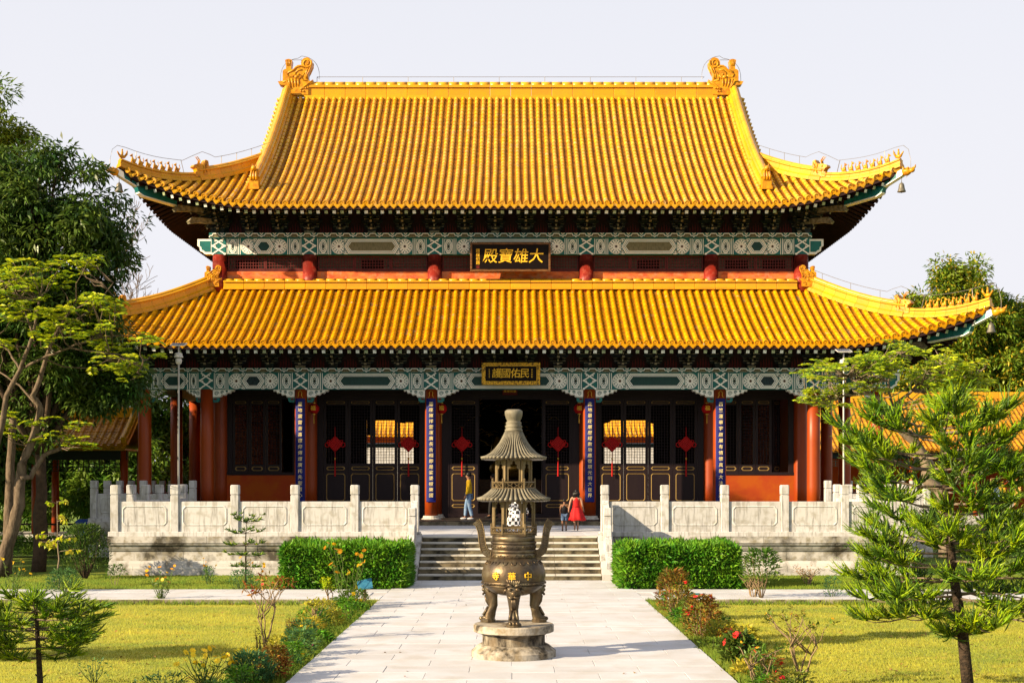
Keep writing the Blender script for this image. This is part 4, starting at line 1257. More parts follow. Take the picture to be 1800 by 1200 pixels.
def make_roof(S, nm, tmat, pmat, inner_limit, sp, side_top, raf_every):
    """S: RoofShape. inner_limit(x): depth where a front row ends. side_top: depth where side rows end"""
    roof = None
    xs_ = np.concatenate([np.linspace(-S.xt, -S.xt + S.Lc, 22), np.linspace(-S.xt + S.Lc, S.xt - S.Lc, 12)[1:-1], np.linspace(S.xt - S.Lc, S.xt, 22)])
    dk = MB(); dk.mi = 0
    lim = lambda x: (S.e(S.xt - abs(x)), max(S.e(S.xt - abs(x)) + 0.001, inner_limit(x)))
    grid_sheet(dk, lambda x, d: S.front(x, d) - Vector((0, 0, .03)), list(xs_), lim, 14)
    back = lambda p: Vector((p.x, S.Yt + S.Yb - p.y, p.z))
    grid_sheet(dk, lambda x, d: back(S.front(x, d)) - Vector((0, 0, .03)), list(xs_), lim, 14)
    Ltot = S.Yb - S.Yt
    As = np.concatenate([np.linspace(0, S.Lc, 22), np.linspace(S.Lc, Ltot - S.Lc, 8)[1:-1], np.linspace(Ltot - S.Lc, Ltot, 22)])
    slim = lambda a: (S.e(min(a, Ltot - a)), max(S.e(min(a, Ltot - a)) + .001, min(a, Ltot - a, side_top)))
    for sg in (-1, 1):
        grid_sheet(dk, lambda a, d: S.side(sg, a, d) - Vector((0, 0, .03)), list(As), slim, 8)
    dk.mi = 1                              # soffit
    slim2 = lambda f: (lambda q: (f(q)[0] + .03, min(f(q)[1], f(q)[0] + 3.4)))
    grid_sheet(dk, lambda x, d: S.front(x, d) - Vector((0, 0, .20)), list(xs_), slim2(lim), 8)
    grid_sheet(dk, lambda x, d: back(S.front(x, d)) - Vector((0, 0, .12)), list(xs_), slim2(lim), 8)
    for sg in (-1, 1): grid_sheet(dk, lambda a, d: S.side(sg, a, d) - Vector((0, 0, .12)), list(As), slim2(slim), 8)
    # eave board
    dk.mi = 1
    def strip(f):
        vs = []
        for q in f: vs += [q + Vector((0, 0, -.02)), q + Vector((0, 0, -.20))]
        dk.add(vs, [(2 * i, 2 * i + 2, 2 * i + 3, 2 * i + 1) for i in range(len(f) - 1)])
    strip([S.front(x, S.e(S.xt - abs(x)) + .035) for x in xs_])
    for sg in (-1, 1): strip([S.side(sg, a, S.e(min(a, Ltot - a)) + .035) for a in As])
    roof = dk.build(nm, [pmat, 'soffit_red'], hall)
    # front rows
    n = int((S.xt - 0.12) / sp)
    pans = MB()
    for i in range(-n, n + 1):
        x = i * sp
        a = S.xt - abs(x)
        d0, d1 = lim(x)
        if d1 - d0 > 0.10:
            xj = x + random.uniform(-.009, .009); wv = random.uniform(0, 6.28)
            pts = row_path(lambda d: S.front(xj + .006 * math.sin(d * 1.3 + wv), d), d0, d1, 0.33 + random.uniform(-.008, .008))
            mb = MB(); cover_row(mb, pts, XH)
            mb.build('tile_row', tmat, roof)
        p = S.front(x, d0); q = S.front(x, d0 + .2); sl = math.atan2(q.z - p.z, 0.2)
        yaw = 0.0
        if S.u(a) > 0: yaw = math.copysign(S.u(a) ** 2 * 0.5, x)
        place('end_cap', ENDCAP[tmat], p + Vector((0, -.02, .035)), roof, (sl * .8, 0, yaw), 1.13)
        # drip and pan between this row and the next
        xm = x + sp / 2
        if abs(xm) < S.xt - 0.1:
            d0m, d1m = lim(xm)
            p = S.front(xm, d0m)
            ry = 0
            if S.u(S.xt - abs(xm)) > 0:
                ry = -math.atan2(S.front(xm + .1, S.e(S.xt - abs(xm + .1))).z - S.front(xm - .1, S.e(S.xt - abs(xm - .1))).z, .2)
            place('drip_tile', DRIP[tmat], p + Vector((0, -.015, .0)), roof, (0, ry, 0), (1.18, 1, 1.35))
            if d1m - d0m > 0.1: pan_row(pans, row_path(lambda d: S.front(xm, d), d0m, d1m, 0.125), XH, sp - .10)
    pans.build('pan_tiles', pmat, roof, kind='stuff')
    # rafters with painted ends
    for i in range(-n, n + 1):
        x = i * sp
        a = S.xt - abs(x); d0 = S.e(a)
        p = S.front(x, d0 + .16); q = S.front(x, d0 + 1.0); sl = math.atan2(q.z - p.z, .84)
        k = 0 if (i % 2 == 0) else 1
        yaw = 0.0
        if S.u(a) > 0: yaw = math.copysign(S.u(a) * R(38), x)
        place('flying_rafter', RAFT[k], p - Vector((0, 0, .345)), roof, (sl * .9, 0, yaw), (1.15, max(.10, min(1.0, a * .45)), 1.15))
    # side and back rows, side rafters: joined
    sd = MB(); rf = MB()
    for sg in (-1, 1):
        k = 1
        while k * sp < Ltot - .2:
            a = k * sp; am = min(a, Ltot - a)
            d0, d1 = slim(a)
            if d1 - d0 > .2:
                pts = row_path(lambda d: S.side(sg, a, d), d0, d1, 0.40)
                cover_row(sd, pts, Vector((0, 1, 0)))
            p0, p1 = S.side(sg, a, d0 - .02), S.side(sg, a, d0 + 1.1)
            if am > 1.0: rf.tube([p0 - Vector((0, 0, .215)), p1 - Vector((0, 0, .215))], .075, 4)
            p2, p3 = S.side(sg, a, d0 + .8), S.side(sg, a, min(d0 + 3.2, max(am, d0 + 1.0)))
            if am > 1.9: rf.tube([p2 - Vector((0, 0, .32)), p3 - Vector((0, 0, .26))], .055, 6)
            k += 1
    for i in range(-n, n + 1):
        x = i * sp; a = S.xt - abs(x); d0 = S.e(a)
        p2, p3 = S.front(x, d0 + .85), S.front(x, min(d0 + 3.0, max(a, d0 + 1.0)))
        if a > 1.9: rf.tube([p2 - Vector((0, 0, .33)), p3 - Vector((0, 0, .26))], .055, 6)
        if i % 2 == 0 or True:
            d1 = lim(x)[1]
            if d1 - d0 > .3: cover_row(sd, [back(p) for p in row_path(lambda d: S.front(x, d), d0, d1, 0.8)], XH)
    sd.build('side_tiles', tmat, roof, kind='stuff')
    rf.build('round_rafters', 'soffit_red', roof, kind='stuff')
    # hips
    hip_len = inner_limit(S.xt - 1e-3 - 50) if False else None
    return roof, back
def hip(S, roof, sg, s_in, s_beast, bk=False, hh=0.42):
    fl = (lambda p: Vector((p.x, S.Yt + S.Yb - p.y, p.z))) if bk else (lambda p: p)
    def hp(s, o=0.0):
        p = S.front(sg * (S.xt - s), s); p.z += o; return fl(p)
    lo = [hp(s, .06) for s in np.linspace(-0.0, s_beast, 14)]
    hi = [hp(s, .06) for s in np.linspace(s_beast, s_in, 16)]
    sweep_blocks('ridge_block', lo, ridge_prof(.26, .27, .08), roof, 'ridge_tile', step=.42, joined=bk)
    sweep_blocks('ridge_block', hi, ridge_prof(.30, hh, .10), roof, 'ridge_tile', step=.48, joined=bk)
    yaw = sg * R(45) if not bk else sg * R(135)
    place('horned_beast', HORNED, hp(s_beast + .05, .22), roof, (0, 0, yaw))
    for k in range(7):
        s = 0.42 + k * (s_beast - 0.95) / 6.6
        place('ridge_beast', BEASTS[k], hp(s, .355), roof, (0, 0, yaw), 0.92)
    place('rider_figure', RIDER, hp(0.10, .34), roof, (0, 0, yaw))
    # corner beam under the hip with dragon head
    m = MB()
    dx, dy = sg * .7071, -.7071 if not bk else .7071
    nx, ny = -dy, dx
    tip = hp(0.0)
    def bp(a, b, q): return (tip.x + dx * a + nx * q, tip.y + dy * a + ny * q, tip.z + b)
    m.mi = 0
    m.prism([(.02, -.12), (.06, -.30), (-.75, -.62), (-1.9, -.88), (-1.9, -.74), (-.5, -.42)], bp, -.10, .10)
    m.prism([(-.66, -.60), (-.74, -.80), (-.95, -.90), (-2.3, -1.05), (-2.3, -.9)], bp, -.13, .13)
    m.mi = 1
    m.prism([(.04, -.31), (.05, -.33), (-.74, -.66), (-1.9, -.91), (-1.9, -.88), (-.75, -.625)], bp, -.115, .115)
    m.prism([(.021, -.10), (.07, -.30), (-.18, -.40), (-.14, -.17)], bp, -.106, .106)
    m.prism([(-.745, -.805), (-.95, -.905), (-2.3, -1.055), (-2.3, -1.09), (-.96, -.945), (-.76, -.85)], bp, -.135, .135)
    m.build('corner_beam', ['paint_teal', 'paint_white'], roof)
    place('dragon_head', DHEAD, bp(.17, -.20, 0), roof, (0, 0, yaw))
    return hp, bp
up_lim = lambda x: (RIDGE_Y - UR.Yt - 0.1) if abs(x) <= GX + 0.05 else UR.xt - abs(x)
low_lim = lambda x: min(UR.Yt * 0 + (WY - 0.12) - LR.Yt, LR.xt - abs(x))
uroof, uback = make_roof(UR, 'upper_roof', 'tile_upper', 'pan_upper', up_lim, 0.297, UR.xt - GX + .3, 1)
lroof, lback = make_roof(LR, 'lower_roof', 'tile_lower', 'pan_lower', low_lim, 0.300, LR.xt - 11.3, 2)
corners = []
for sg in (-1, 1):
    hp, bp = hip(UR, uroof, sg, UR.xt - GX + .15, 2.35, hh=.46)
    hip(UR, uroof, sg, UR.xt - GX + .15, 2.35, bk=True, hh=.46)
    corners.append((sg, hp, bp, 'upper'))
    hp, bp = hip(LR, lroof, sg, LR.xt - 11.35, 2.3, hh=.50)
    hip(LR, lroof, sg, LR.xt - 11.35, 2.3, bk=True, hh=.5)
    corners.append((sg, hp, bp, 'lower'))
# hanging bells
for sg, hp, bp, lv in corners:
    if lv == 'lower' and sg < 0: continue
    b = place('wind_bell', BELL, Vector(bp(-.02, -.60, 0)), None)
    tag(b, 'small bronze bell hanging from the %s corner of the %s roof' % ('left' if sg < 0 else 'right', lv), 'bell', 'bells under the roof corners')
# gables
for sg in (-1, 1):
    m = MB()
    pts = [(UR.Yt + d, UR.front(GX, d).z - .04) for d in np.linspace(2.6, RIDGE_Y - UR.Yt, 14)]
    poly = pts + [(UR.Yt + UR.Yb - y, z) for y, z in reversed(pts[:-1])]
    x = hx(sg * (GX - .35))
    m.prism(poly, lambda a, b, d: (d, a, b), x - .06, x + .06)
    m.build('gable_wall', 'wall_red', hall)
    # descending ridge along the gable edge, front and back
    for bk in (False, True):
        fl = uback if bk else (lambda p: p)
        path = [fl(UR.front(sg * GX, d) + Vector((0, 0, .05))) for d in np.linspace(2.35, RIDGE_Y - UR.Yt - .1, 24)]
        sweep_blocks('ridge_block', path, ridge_prof(.34, .52, .115), uroof, 'ridge_tile', step=.42, joined=bk)
        # short tiles hanging over the gable edge
        mb = MB()
        for d in np.arange(2.9, RIDGE_Y - UR.Yt - .2, .28):
            p = fl(UR.front(sg * GX, d))
            mb.smooth = True
            mb.tube([p + Vector((sg * .12, 0, .10)), p + Vector((sg * .46, 0, -.02))], .085, 7)
        mb.build('gable_tile', 'tile_upper', uroof, kind='stuff')
        # end figure of the descending ridge
        p = path[0]
        m = MB()
        m.box(-.17, .17, -.10, .30, -.12, .20); m.box(-.14, .14, -.02, .30, .20, .62); m.box(-.20, .20, -.16, -.02, -.18, -.06)
        m.smooth = True
        for q in (-1, 0, 1): m.tube([(q * .1, -.1, .18), (q * .1, -.14, .3), (q * .09, -.06, .5), (q * .05, -.02, .68)], [.05, .055, .05, .02], 6)
        m.ell((0, -.10, .62), (.11, .12, .10), 8, 6); m.tube([(.06, -.05, .68), (.08, 0, .82)], [.03, .008], 5); m.tube([(-.06, -.05, .68), (-.08, 0, .82)], [.03, .008], 5)
        place('ridge_end_figure', m.mesh('ridge_end_figure', 'ornament_tile'), p + Vector((0, -.25 if not bk else .25, .02)), uroof, (0, 0, 0 if not bk else math.pi))
# main ridge: moulded blocks
rz = UR.z(UR.xt, RIDGE_Y - UR.Yt)
def ridge_run(x0, x1, y, z, h, w, parent, step, one_sided=False):
    n = round((x1 - x0) / step); L = (x1 - x0) / n
    lays = [(0.0, .20, 1.5, 'ridge_tile'), (.205, .62, 1.0, 'ridge_tile'), (.625, .76, 1.45, 'ridge_tile')]
    for k, (a, b, ww, mt) in enumerate(lays):
        m = MB(); m.bbox(-L / 2 + .005, L / 2 - .005, -w * ww / 2, w * ww / 2, a * h, b * h, .012)
        me = m.mesh('ridge_block', mt)
        for i in range(n): place('ridge_block', me, (hx(x0 + L * (i + .5)), y, z), parent)
    m = MB(); m.smooth = True
    Ls = L / 2
    m.tube([(-Ls / 2 + .004, 0, .78 * h), (Ls / 2 - .004, 0, .78 * h)], [.19 * h, .19 * h], 12)
    me = m.mesh('ridge_cap', 'ridge_tile')
    for i in range(2 * n): place('ridge_cap', me, (hx(x0 + Ls * (i + .5)), y, z), parent)
ridge_run(-9.05, 9.05, RIDGE_Y, rz - .16, .82, .26, uroof, .92)
for sg in (-1, 1):
    o = place('ridge_dragon', DRAGON, (hx(sg * 9.28), RIDGE_Y, rz + .06), uroof, None, (-sg * 1.0, 1, 1.02))
# ridge where the lower roof meets the upper wall, with corner dragons
wz = LR.z(9, WY - .12 - LR.Yt)
ridge_run(-11.05, 11.05, WY - .30, wz - .07, .44, .24, lroof, .80)
# half-round apron tile below it
for sg in (-1, 1):
    place('ridge_dragon', DRAGON, (hx(sg * 11.42), WY - .36, wz + .05), lroof, (0, 0, 0), (-sg * .50, .6, .52))
    path = [Vector((hx(sg * 11.42), y, wz + .05)) for y in np.linspace(WY - .2, 62.9, 20)]
    sweep_blocks('ridge_block', path, ridge_prof(.26, .48, .10), lroof, 'ridge_tile', step=.8, joined=True)
# lightning conductor wire on short rods
wire = thing('lightning_wire', 'thin lightning wire on short rods along the roof ridges', 'wire', (hx(0), RIDGE_Y, rz + .9))
def wire_run(pts, rods=(), r=.011):
    m = MB(); m.tube(pts, r, 4); m.build('wire', 'wire', wire)
    for a, b in rods:
        q = MB(); q.tube([a, b], .012, 4); q.build('rod', 'wire', wire)
zt = rz + .86
rp = [Vector((hx(x), RIDGE_Y, zt)) for x in np.linspace(-8.5, 8.5, 18)]
wire_run(rp, [(p - Vector((0, 0, .24)), p) for p in rp[::2]])
for sg in (-1, 1):
    arc = []
    for a in np.linspace(0, math.pi, 18):
        arc.append(Vector((hx(sg * (9.25 - .86 * math.cos(a))), RIDGE_Y, zt - .1 + 1.02 * math.sin(a) ** .7 + (.0 if a < 1.6 else -.1))))
    wire_run([rp[0] if sg < 0 else rp[-1]] + arc + [Vector((hx(sg * 10.0), RIDGE_Y - .1, zt - .5))], [(arc[11] - Vector((sg * .45, 0, 0)), arc[11] - Vector((0, 0, 0)))])
    for S, s_in, sb in ((UR, UR.xt - GX + .1, 2.35), (LR, LR.xt - 11.35, 2.3)):
        if S is LR and sg < 0: continue
        def hp(s, o): p = S.front(sg * (S.xt - s), max(s, 0)); p.z += o; return p
        pts = []
        for s in np.linspace(s_in, sb + .5, 9): pts.append(hp(s, .86))
        pts += [hp(sb + .35, .98), hp(sb + .1, 1.12), hp(sb - .2, .98), hp(sb - .5, .80)]
        for s in np.linspace(sb - .8, .2, 6): pts.append(hp(s, .82))
        e = hp(0, 0); dd = Vector((sg * .7071, -.7071, 0))
        pts += [e + dd * .05 + Vector((0, 0, .78)), e + dd * .25 + Vector((0, 0, .6)), e + dd * .34 + Vector((0, 0, .2)), e + dd * .34 + Vector((0, 0, -.2)), e + dd * .15 + Vector((0, 0, -.42))]
        wire_run(pts, [(hp(s, .5), hp(s, .86)) for s in np.linspace(s_in - .6, sb + .7, 3)] + [(hp(sb - .45, .3), hp(sb - .55, .82)), (hp(.45, .32), hp(.5, .82))], .009)
# small fern on the left ridge dragon, bird on the right gable
fern = thing('fern_tuft', 'small green weed growing on the left end of the main ridge', 'plant', (hx(-9.05), RIDGE_Y - .1, rz + 1.2))
m = MB()
for i in range(14):
    a = i * 2.4; p = Vector((hx(-9.05), RIDGE_Y - .12, rz + 1.22)); e = p + Vector((.10 * math.cos(a), .06 * math.sin(a), .10 + .022 * i)); q = Vector((-math.sin(a), 0, math.cos(a))) * .045
    m.add([p, e - q, e + Vector((.05 * math.cos(a), 0, .05)), e + q], [(0, 1, 2, 3)])
m.build('leaves', 'leaf_mid', fern)
# ------------------------------------------------------------------ plaques, banners, lanterns, knots
def plaque(label, cx, y, z0, z1, w, fm, bm, fr, tilt):
    """board with a frame, leaning forward at the top"""
    h = z1 - z0
    t = thing('name_plaque', label, 'plaque', (cx, y, z0))
    t.rotation_euler = (R(tilt), 0, 0)
    m = MB(); m.box(cx - w / 2 + fr * .5, cx + w / 2 - fr * .5, y - .03, y + .03, z0 + fr * .5, z1 - fr * .5)
    m.build('board', bm, t)
    for nm, (a, b, c, d) in (('frame_rail', (cx - w / 2, cx + w / 2, z0, z0 + fr)), ('frame_rail', (cx - w / 2, cx + w / 2, z1 - fr, z1)),
                             ('frame_stile', (cx - w / 2, cx - w / 2 + fr, z0 + fr + .001, z1 - fr - .001)), ('frame_stile', (cx + w / 2 - fr, cx + w / 2, z0 + fr + .001, z1 - fr - .001))):
        MB().bbox(a, b, y - .08, y + .05, c, d, .01).build(nm, fm, t)
    return t
def tloc(t, dx, dz, dy=-.034):
    o = ORI[t.name]; return (o.x + dx, o.y + dy, o.z + dz)
# upper plaque
D = 49.0
pz0, pz1 = at(0, 477, D).z, at(0, 427, D).z
pw = (968 - 827) * D / F
p1 = plaque('large black board with gold characters on the upper storey', hx(0), D, pz0, pz1, pw, 'plaque_frame', 'plaque_black', .075, 6)
hgt = pz1 - pz0
for ch, fx_ in zip('殿寶雄大', (-0.255, -0.065, 0.125, 0.315)):
    text('lettering', ch, .58, tloc(p1, fx_ * pw, hgt * .50), 'lettering_gold', p1, bold=.004, shear=.12)
text('signature', '趙\n樸\n初\n題', .155, tloc(p1, -.405 * pw, hgt * .50), 'lettering_gold', p1, bold=.0, line=.98)
MB().box(hx(0) - .405 * pw - .06, hx(0) - .405 * pw + .06, D - .036, D - .031, pz0 + hgt * .10, pz0 + hgt * .20).build('seal', 'red_dark', p1)
# lower plaque
D = 46.7
pz0, pz1 = at(0, 676, D).z, at(0, 637, D).z
pw = (949.5 - 847) * D / F
p2 = plaque('black board in a carved gold frame hung under the lower eave', hx(0.02), D, pz0, pz1, pw, 'gold_carved', 'plaque_black', .135, 5)
hgt = pz1 - pz0
for ch, fx_ in zip('護國佑民', (-0.245, -0.09, 0.075, 0.235)):
    text('lettering', ch, .37, tloc(p2, fx_ * pw, hgt * .49), 'lettering_gold', p2, bold=.002, shear=.08)
for q, n in ((-.37, 6), (.36, 4)):                # faint side columns of small characters
    m = MB()
    for i in range(n):
        zc = pz0 + hgt * (.30 + .42 * (i + .5) / n)
        xc = hx(0.02) + q * pw
        s_ = .42 * hgt / n * .36
        m.box(xc - s_, xc + s_, D - .037, D - .033, zc + s_ * .5, zc + s_ * .85); m.box(xc - s_ * .2, xc + s_ * .2, D - .038, D - .032, zc - s_, zc + s_)
        m.box(xc - s_ * .9, xc + s_ * .8, D - .037, D - .033, zc - s_ * .4, zc - s_ * .1)
    m.build('signature', 'lettering_gold', p2)
# carved scrolls on the gold frame
m = MB(); m.smooth = True
for i in range(22):
    x = hx(.02) - pw / 2 + .1 + (pw - .2) * i / 21
    for zc in (pz0 + .067, pz1 - .067):
        m.tube([(x + .045 * math.cos(a), D - .088, zc + .04 * math.sin(a) * (1 if i % 2 else -1)) for a in np.linspace(0, 4.6, 8)], .013, 4)
for i in range(5):
    zc = pz0 + .16 + (hgt - .32) * i / 4
    for x in (hx(.02) - pw / 2 + .067, hx(.02) + pw / 2 - .067):
        m.tube([(x + .04 * math.cos(a), D - .088, zc + .045 * math.sin(a)) for a in np.linspace(0, 4.6, 8)], .013, 4)
m.build('carved_scrolls', 'gold', p2)
# small red board above the door
D = WY - .25
t = thing('door_plaque', 'small red board with four characters above the open doorway', 'plaque', (hx(0), D, at(0, 694, D).z))
z0, z1 = at(0, 694, D).z, at(0, 684, D).z + .06
MB().bbox(hx(0) - .31, hx(0) + .27, D - .02, D + .02, z0, z1, .006).build('board', 'red_dark', t)
text('lettering', '萬事如意', .125, (hx(0) - .02, D - .023, (z0 + z1) / 2), 'lettering_gold', t, bold=.0)
# banners
BAN = [(-7.76, '靈地震雷音喜懷仰傳燈廣托先聖道心', 522, 'blue banner with gold characters on the far left column of the four'),
       (-2.93, '蓮座擁祥雲運廣長舌相即是娑婆極樂國', 757, 'blue banner with gold characters on the column left of the doorway'),
       (2.93, '此地最莊嚴歷經數劫塵復現光明大世界', 1036, 'blue banner with gold characters on the column right of the doorway'),
       (7.76, '西竺蓮華宇啟展有情懷真報大法東遊', 1266, 'blue banner with gold characters on the far right column of the four')]
for x, s_, px, lab in BAN:
    yb_ = GY - .285
    zt_, zb_ = at(0, 700, yb_).z, at(0, 881, yb_).z
    cx = hx(x)
    t = thing('couplet_banner', lab, 'banner', (cx, yb_, zb_), 'couplet banners on the front columns')
    m = MB()                 # slightly curved cloth
    K = 8; w = .35
    vs = []
    for z in np.linspace(zb_, zt_, 10):
        for i in range(K + 1):
            u = i / K - .5
            vs.append((cx + u * w, yb_ + u * u * .24 + .006 * math.sin(z * 5 + i), z))
    m.smooth = True
    m.add(vs, [(j * (K + 1) + i, j * (K + 1) + i + 1, (j + 1) * (K + 1) + i + 1, (j + 1) * (K + 1) + i) for j in range(9) for i in range(K)])
    m.build('cloth', 'banner_blue', t)
    MB().tube([(cx - .175, yb_ + .02, zb_ - .005), (cx + .175, yb_ + .02, zb_ - .005)], .016, 6).build('bottom_rod', 'banner_blue', t)
    n = len(s_)
    zs = np.linspace(zt_ - .22, zb_ + .22, n)
    text('lettering', '\n'.join(s_), .165, (cx, yb_ - .008, (zs[0] + zs[-1]) / 2), 'lettering_pale', t, line=(zs[0] - zs[-1]) / (n - 1) / .165, bold=.0, shear=.06, extrude=.003)
    g = MB(); g.smooth = True
    for q in (-1, 1): g.tube([(cx, yb_ + .02, zt_ + .30), (cx + q * .07, yb_ + .015, zt_ + .2), (cx + q * .05, yb_ + .01, zt_ + .12), (cx + q * .10, yb_ + .01, zt_ + .02)], .014, 5)
    g.build('cord', 'gold', t)
# little red lanterns on the inner columns
for x, s, lab in ((-7.76, 1, 'round red lantern beside the far left banner'), (-2.93, 1, 'round red lantern right of the banner left of the doorway'),
                  (2.93, -1, 'round red lantern left of the banner right of the doorway'), (7.76, -1, 'round red lantern beside the far right banner')):
    c = Vector((hx(x + s * .33), GY + .9, at(0, 718, GY + .9).z))
    t = thing('red_lantern', lab, 'lantern', c, 'round red lanterns in the gallery')
    m = MB(); m.smooth = True; m.lathe(c, [(.05, -.19), (.13, -.16), (.20, -.06), (.20, .06), (.13, .16), (.05, .19)], 14); m.build('globe', 'red_cloth', t)
    m = MB(); m.lathe(c, [(.06, .19), (.06, .23)], 10); m.lathe(c, [(.06, -.23), (.06, -.19)], 10); m.build('collar', 'gold', t)
    m = MB(); m.tube([c + Vector((0, 0, .2)), c + Vector((0, 0, 2.0))], .006, 4); m.build('cord', 'red_dark', t)
    m = MB(); m.tube([c - Vector((0, 0, .22)), c - Vector((0, 0, .55))], [.012, .03], 6); m.build('tassel', 'gold', t)
    text('lettering', '福', .2, c + Vector((0, -.205, 0)), 'lettering_gold', t, bold=.008)
# chinese knots on the doors
def knot(px, py, lab, W_=1.0):
    y = WY - .14
    c = at(px, py, y)
    t = thing('hanging_knot', lab, 'knot', c, 'red cord knots hanging on the doors')
    m = MB(); m.smooth = True
    h = .20
    n = 6
    for i in range(n + 1):
        u = -h + 2 * h * i / n
        for q in (-1, 1):      # woven diagonal cords
            a = Vector((u * .7071 - q * -h * .7071, 0, u * .7071 * q + -h * .7071)); b = Vector((u * .7071 - q * h * .7071, 0, u * .7071 * q + h * .7071))
            pts = [c + a.lerp(b, k / 8) + Vector((0, .014 * math.sin(k * math.pi + i * math.pi), 0)) for k in range(9)]
            m.tube(pts, .033, 5)
    for q in (-1, 1):
        m.tube([c + Vector((q * (.30 + .085 * math.cos(a)), 0, -.03 + .085 * math.sin(a))) for a in np.linspace(0, 6.28, 13)], .022, 5)
        m.tube([c + Vector((q * (.24 + .05 * math.cos(a)), -.005, .10 + .05 * math.sin(a))) for a in np.linspace(0, 6.28, 10)], .018, 5)
    m.build('woven_knot', 'red_cloth', t)
    m = MB(); m.tube([c + Vector((0, 0, h)), c + Vector((0, 0, h + .45))], .012, 5); m.build('cord', 'red_cloth', t)
    m = MB(); m.tube([c - Vector((0, 0, h)), c - Vector((0, 0, .52))], .014, 5); m.tube([c - Vector((0, 0, .62)), c - Vector((0, 0, 1.25))], [.022, .034], 7); m.build('tassel', 'red_cloth', t)
    m = MB(); m.smooth = True; m.ell(c - Vector((0, 0, .57)), (.035, .035, .055), 8, 6); m.build('bead', 'gold', t)
for px, lab in ((589, 'red knot on the leftmost door leaf of the left bay'), (718, 'red knot on the rightmost door leaf of the left bay'), (812, 'red knot left of the open doorway'),
                (981, 'red knot right of the open doorway'), (1076, 'red knot on the leftmost door leaf of the right bay'), (1206, 'red knot on the rightmost door leaf of the right bay')):
    knot(px, 780, lab)
# ------------------------------------------------------------------ gilded altar glimpsed in the dark hall
al = thing('altar', 'gilded altar canopy and statue in the dark hall behind the doorway', 'altar', (hx(0), 58.5, HZ))
m = MB(); m.box(hx(-2.2), hx(2.2), 57.6, 59.6, HZ, HZ + 1.5); m.build('altar_base', 'plaque_frame', al)
m = MB(); m.smooth = True
m.ell((hx(0), 58.6, HZ + 2.0), (1.0, .7, .5), 16, 8); m.ell((hx(0), 58.7, HZ + 2.9), (.62, .45, .85), 14, 8); m.ell((hx(0), 58.6, HZ + 3.95), (.30, .30, .38), 12, 8); m.ell((hx(0), 58.6, HZ + 4.32), (.14, .14, .12), 8, 6)
for s in (-1, 1): m.tube([(hx(s * .6), 58.6, HZ + 3.4), (hx(s * .78), 58.4, HZ + 2.7), (hx(s * .3), 58.0, HZ + 2.35)], [.2, .17, .12], 8)
m.build('statue', 'gold', al)
m = MB()
for i in range(60):
    x = random.uniform(-2.3, 2.3); y = random.uniform(56.5, 58.0); z = HZ + random.uniform(2.6, 5.4); a = random.uniform(-.6, .6)
    l = random.uniform(.1, .28)
    m.tube([(hx(x - l), y, z - l * a), (hx(x), y, z + .05), (hx(x + l), y, z + l * a)], .016, 4)
m.build('canopy_ornaments', 'gold', al, kind='stuff')
# ------------------------------------------------------------------ incense burner
CY = 19.25; CXX = 0.025
def cz(py): return CAMZ - (py - 846) * CY / F
cen = thing('incense_burner', 'tall bronze incense burner with two tiered roofs on a round stone pedestal', 'incense burner', (CXX, CY, 0))
cc = (CXX, CY, 0)
m = MB(); m.smooth = False
m.lathe(cc, [(.635, 0), (.635, .085), (.615, .10), (.54, .165), (.50, .185)], 64); m.build('pedestal_foot', 'pedestal_stone', cen)
m = MB(); m.lathe(cc, [(.475, .186), (.47, .20), (.47, .325), (.50, .335), (.53, .362)], 64); m.build('pedestal_neck', 'pedestal_dark', cen)
m = MB(); m.lathe(cc, [(.58, .364), (.605, .375), (.605, .465), (.59, .480)], 64); m.build('pedestal_top', 'pedestal_stone', cen)
Z0 = .48
# three lion-faced legs
def leg_mesh():
    m = MB(); m.smooth = True
    # local: +y outward... use -y as outward
    pts = [(0, .10, .66), (0, -.03, .58), (0, -.10, .48), (0, -.085, .36), (0, -.06, .24), (0, -.10, .12), (0, -.13, .03), (0, -.13, 0.0)]
    m.tube(pts, [.10, .125, .118, .092, .072, .078, .085, .088], 12)
    m.ell((0, -.17, .045), (.085, .09, .05), 10, 6)                 # paw
    for q in (-1, 0, 1): m.ell((q * .05, -.24, .035), (.028, .04, .032), 8, 6)
    m.ell((0, -.215, .47), (.045, .04, .035), 8, 6)                  # nose
    for q in (-1, 1):
        m.ell((q * .055, -.20, .53), (.034, .03, .026), 8, 6)        # eyes
        m.tube([(q * .02, -.20, .575), (q * .07, -.195, .60), (q * .115, -.14, .57)], [.018, .022, .012], 6)
        m.tube([(0, -.215, .425), (q * .05, -.205, .405), (q * .095, -.165, .44)], [.016, .02, .01], 6)
        m.tube([(q * .10, -.12, .52), (q * .135, -.07, .50), (q * .14, -.04, .45)], [.03, .03, .012], 6)
    for q in range(-3, 4): m.tube([(q * .022, -.185, .60), (q * .034, -.15, .68), (q * .036, -.08, .70)], [.014, .018, .008], 5)
    for q in (-1, 0, 1): m.tube([(q * .02, -.185, .39), (q * .022, -.165, .30), (q * .012, -.125, .22)], [.018, .02, .01], 5)
    for q in (-1, 1): m.tube([(q * .03, -.13, .22), (q * .05, -.16, .15), (q * .06, -.2, .09)], [.02, .022, .018], 6)
    m.tube([(0, -.13, .2), (0, -.17, .13), (0, -.22, .08)], [.02, .022, .018], 6)
    m.smooth = False
    m.lathe((0, -.15, -.0), [(.115, -.02), (.115, .02), (.10, .035)], 12)
    return m.mesh('leg', 'bronze')
LEG = leg_mesh()
for a in (0, 120, 240):
    d = Vector((math.sin(R(a)), -math.cos(R(a)), 0))
    place('leg', LEG, Vector(cc) + d * .30 + Vector((0, 0, Z0 + .022)), cen, (0, 0, R(a)))
m = MB(); m.smooth = True
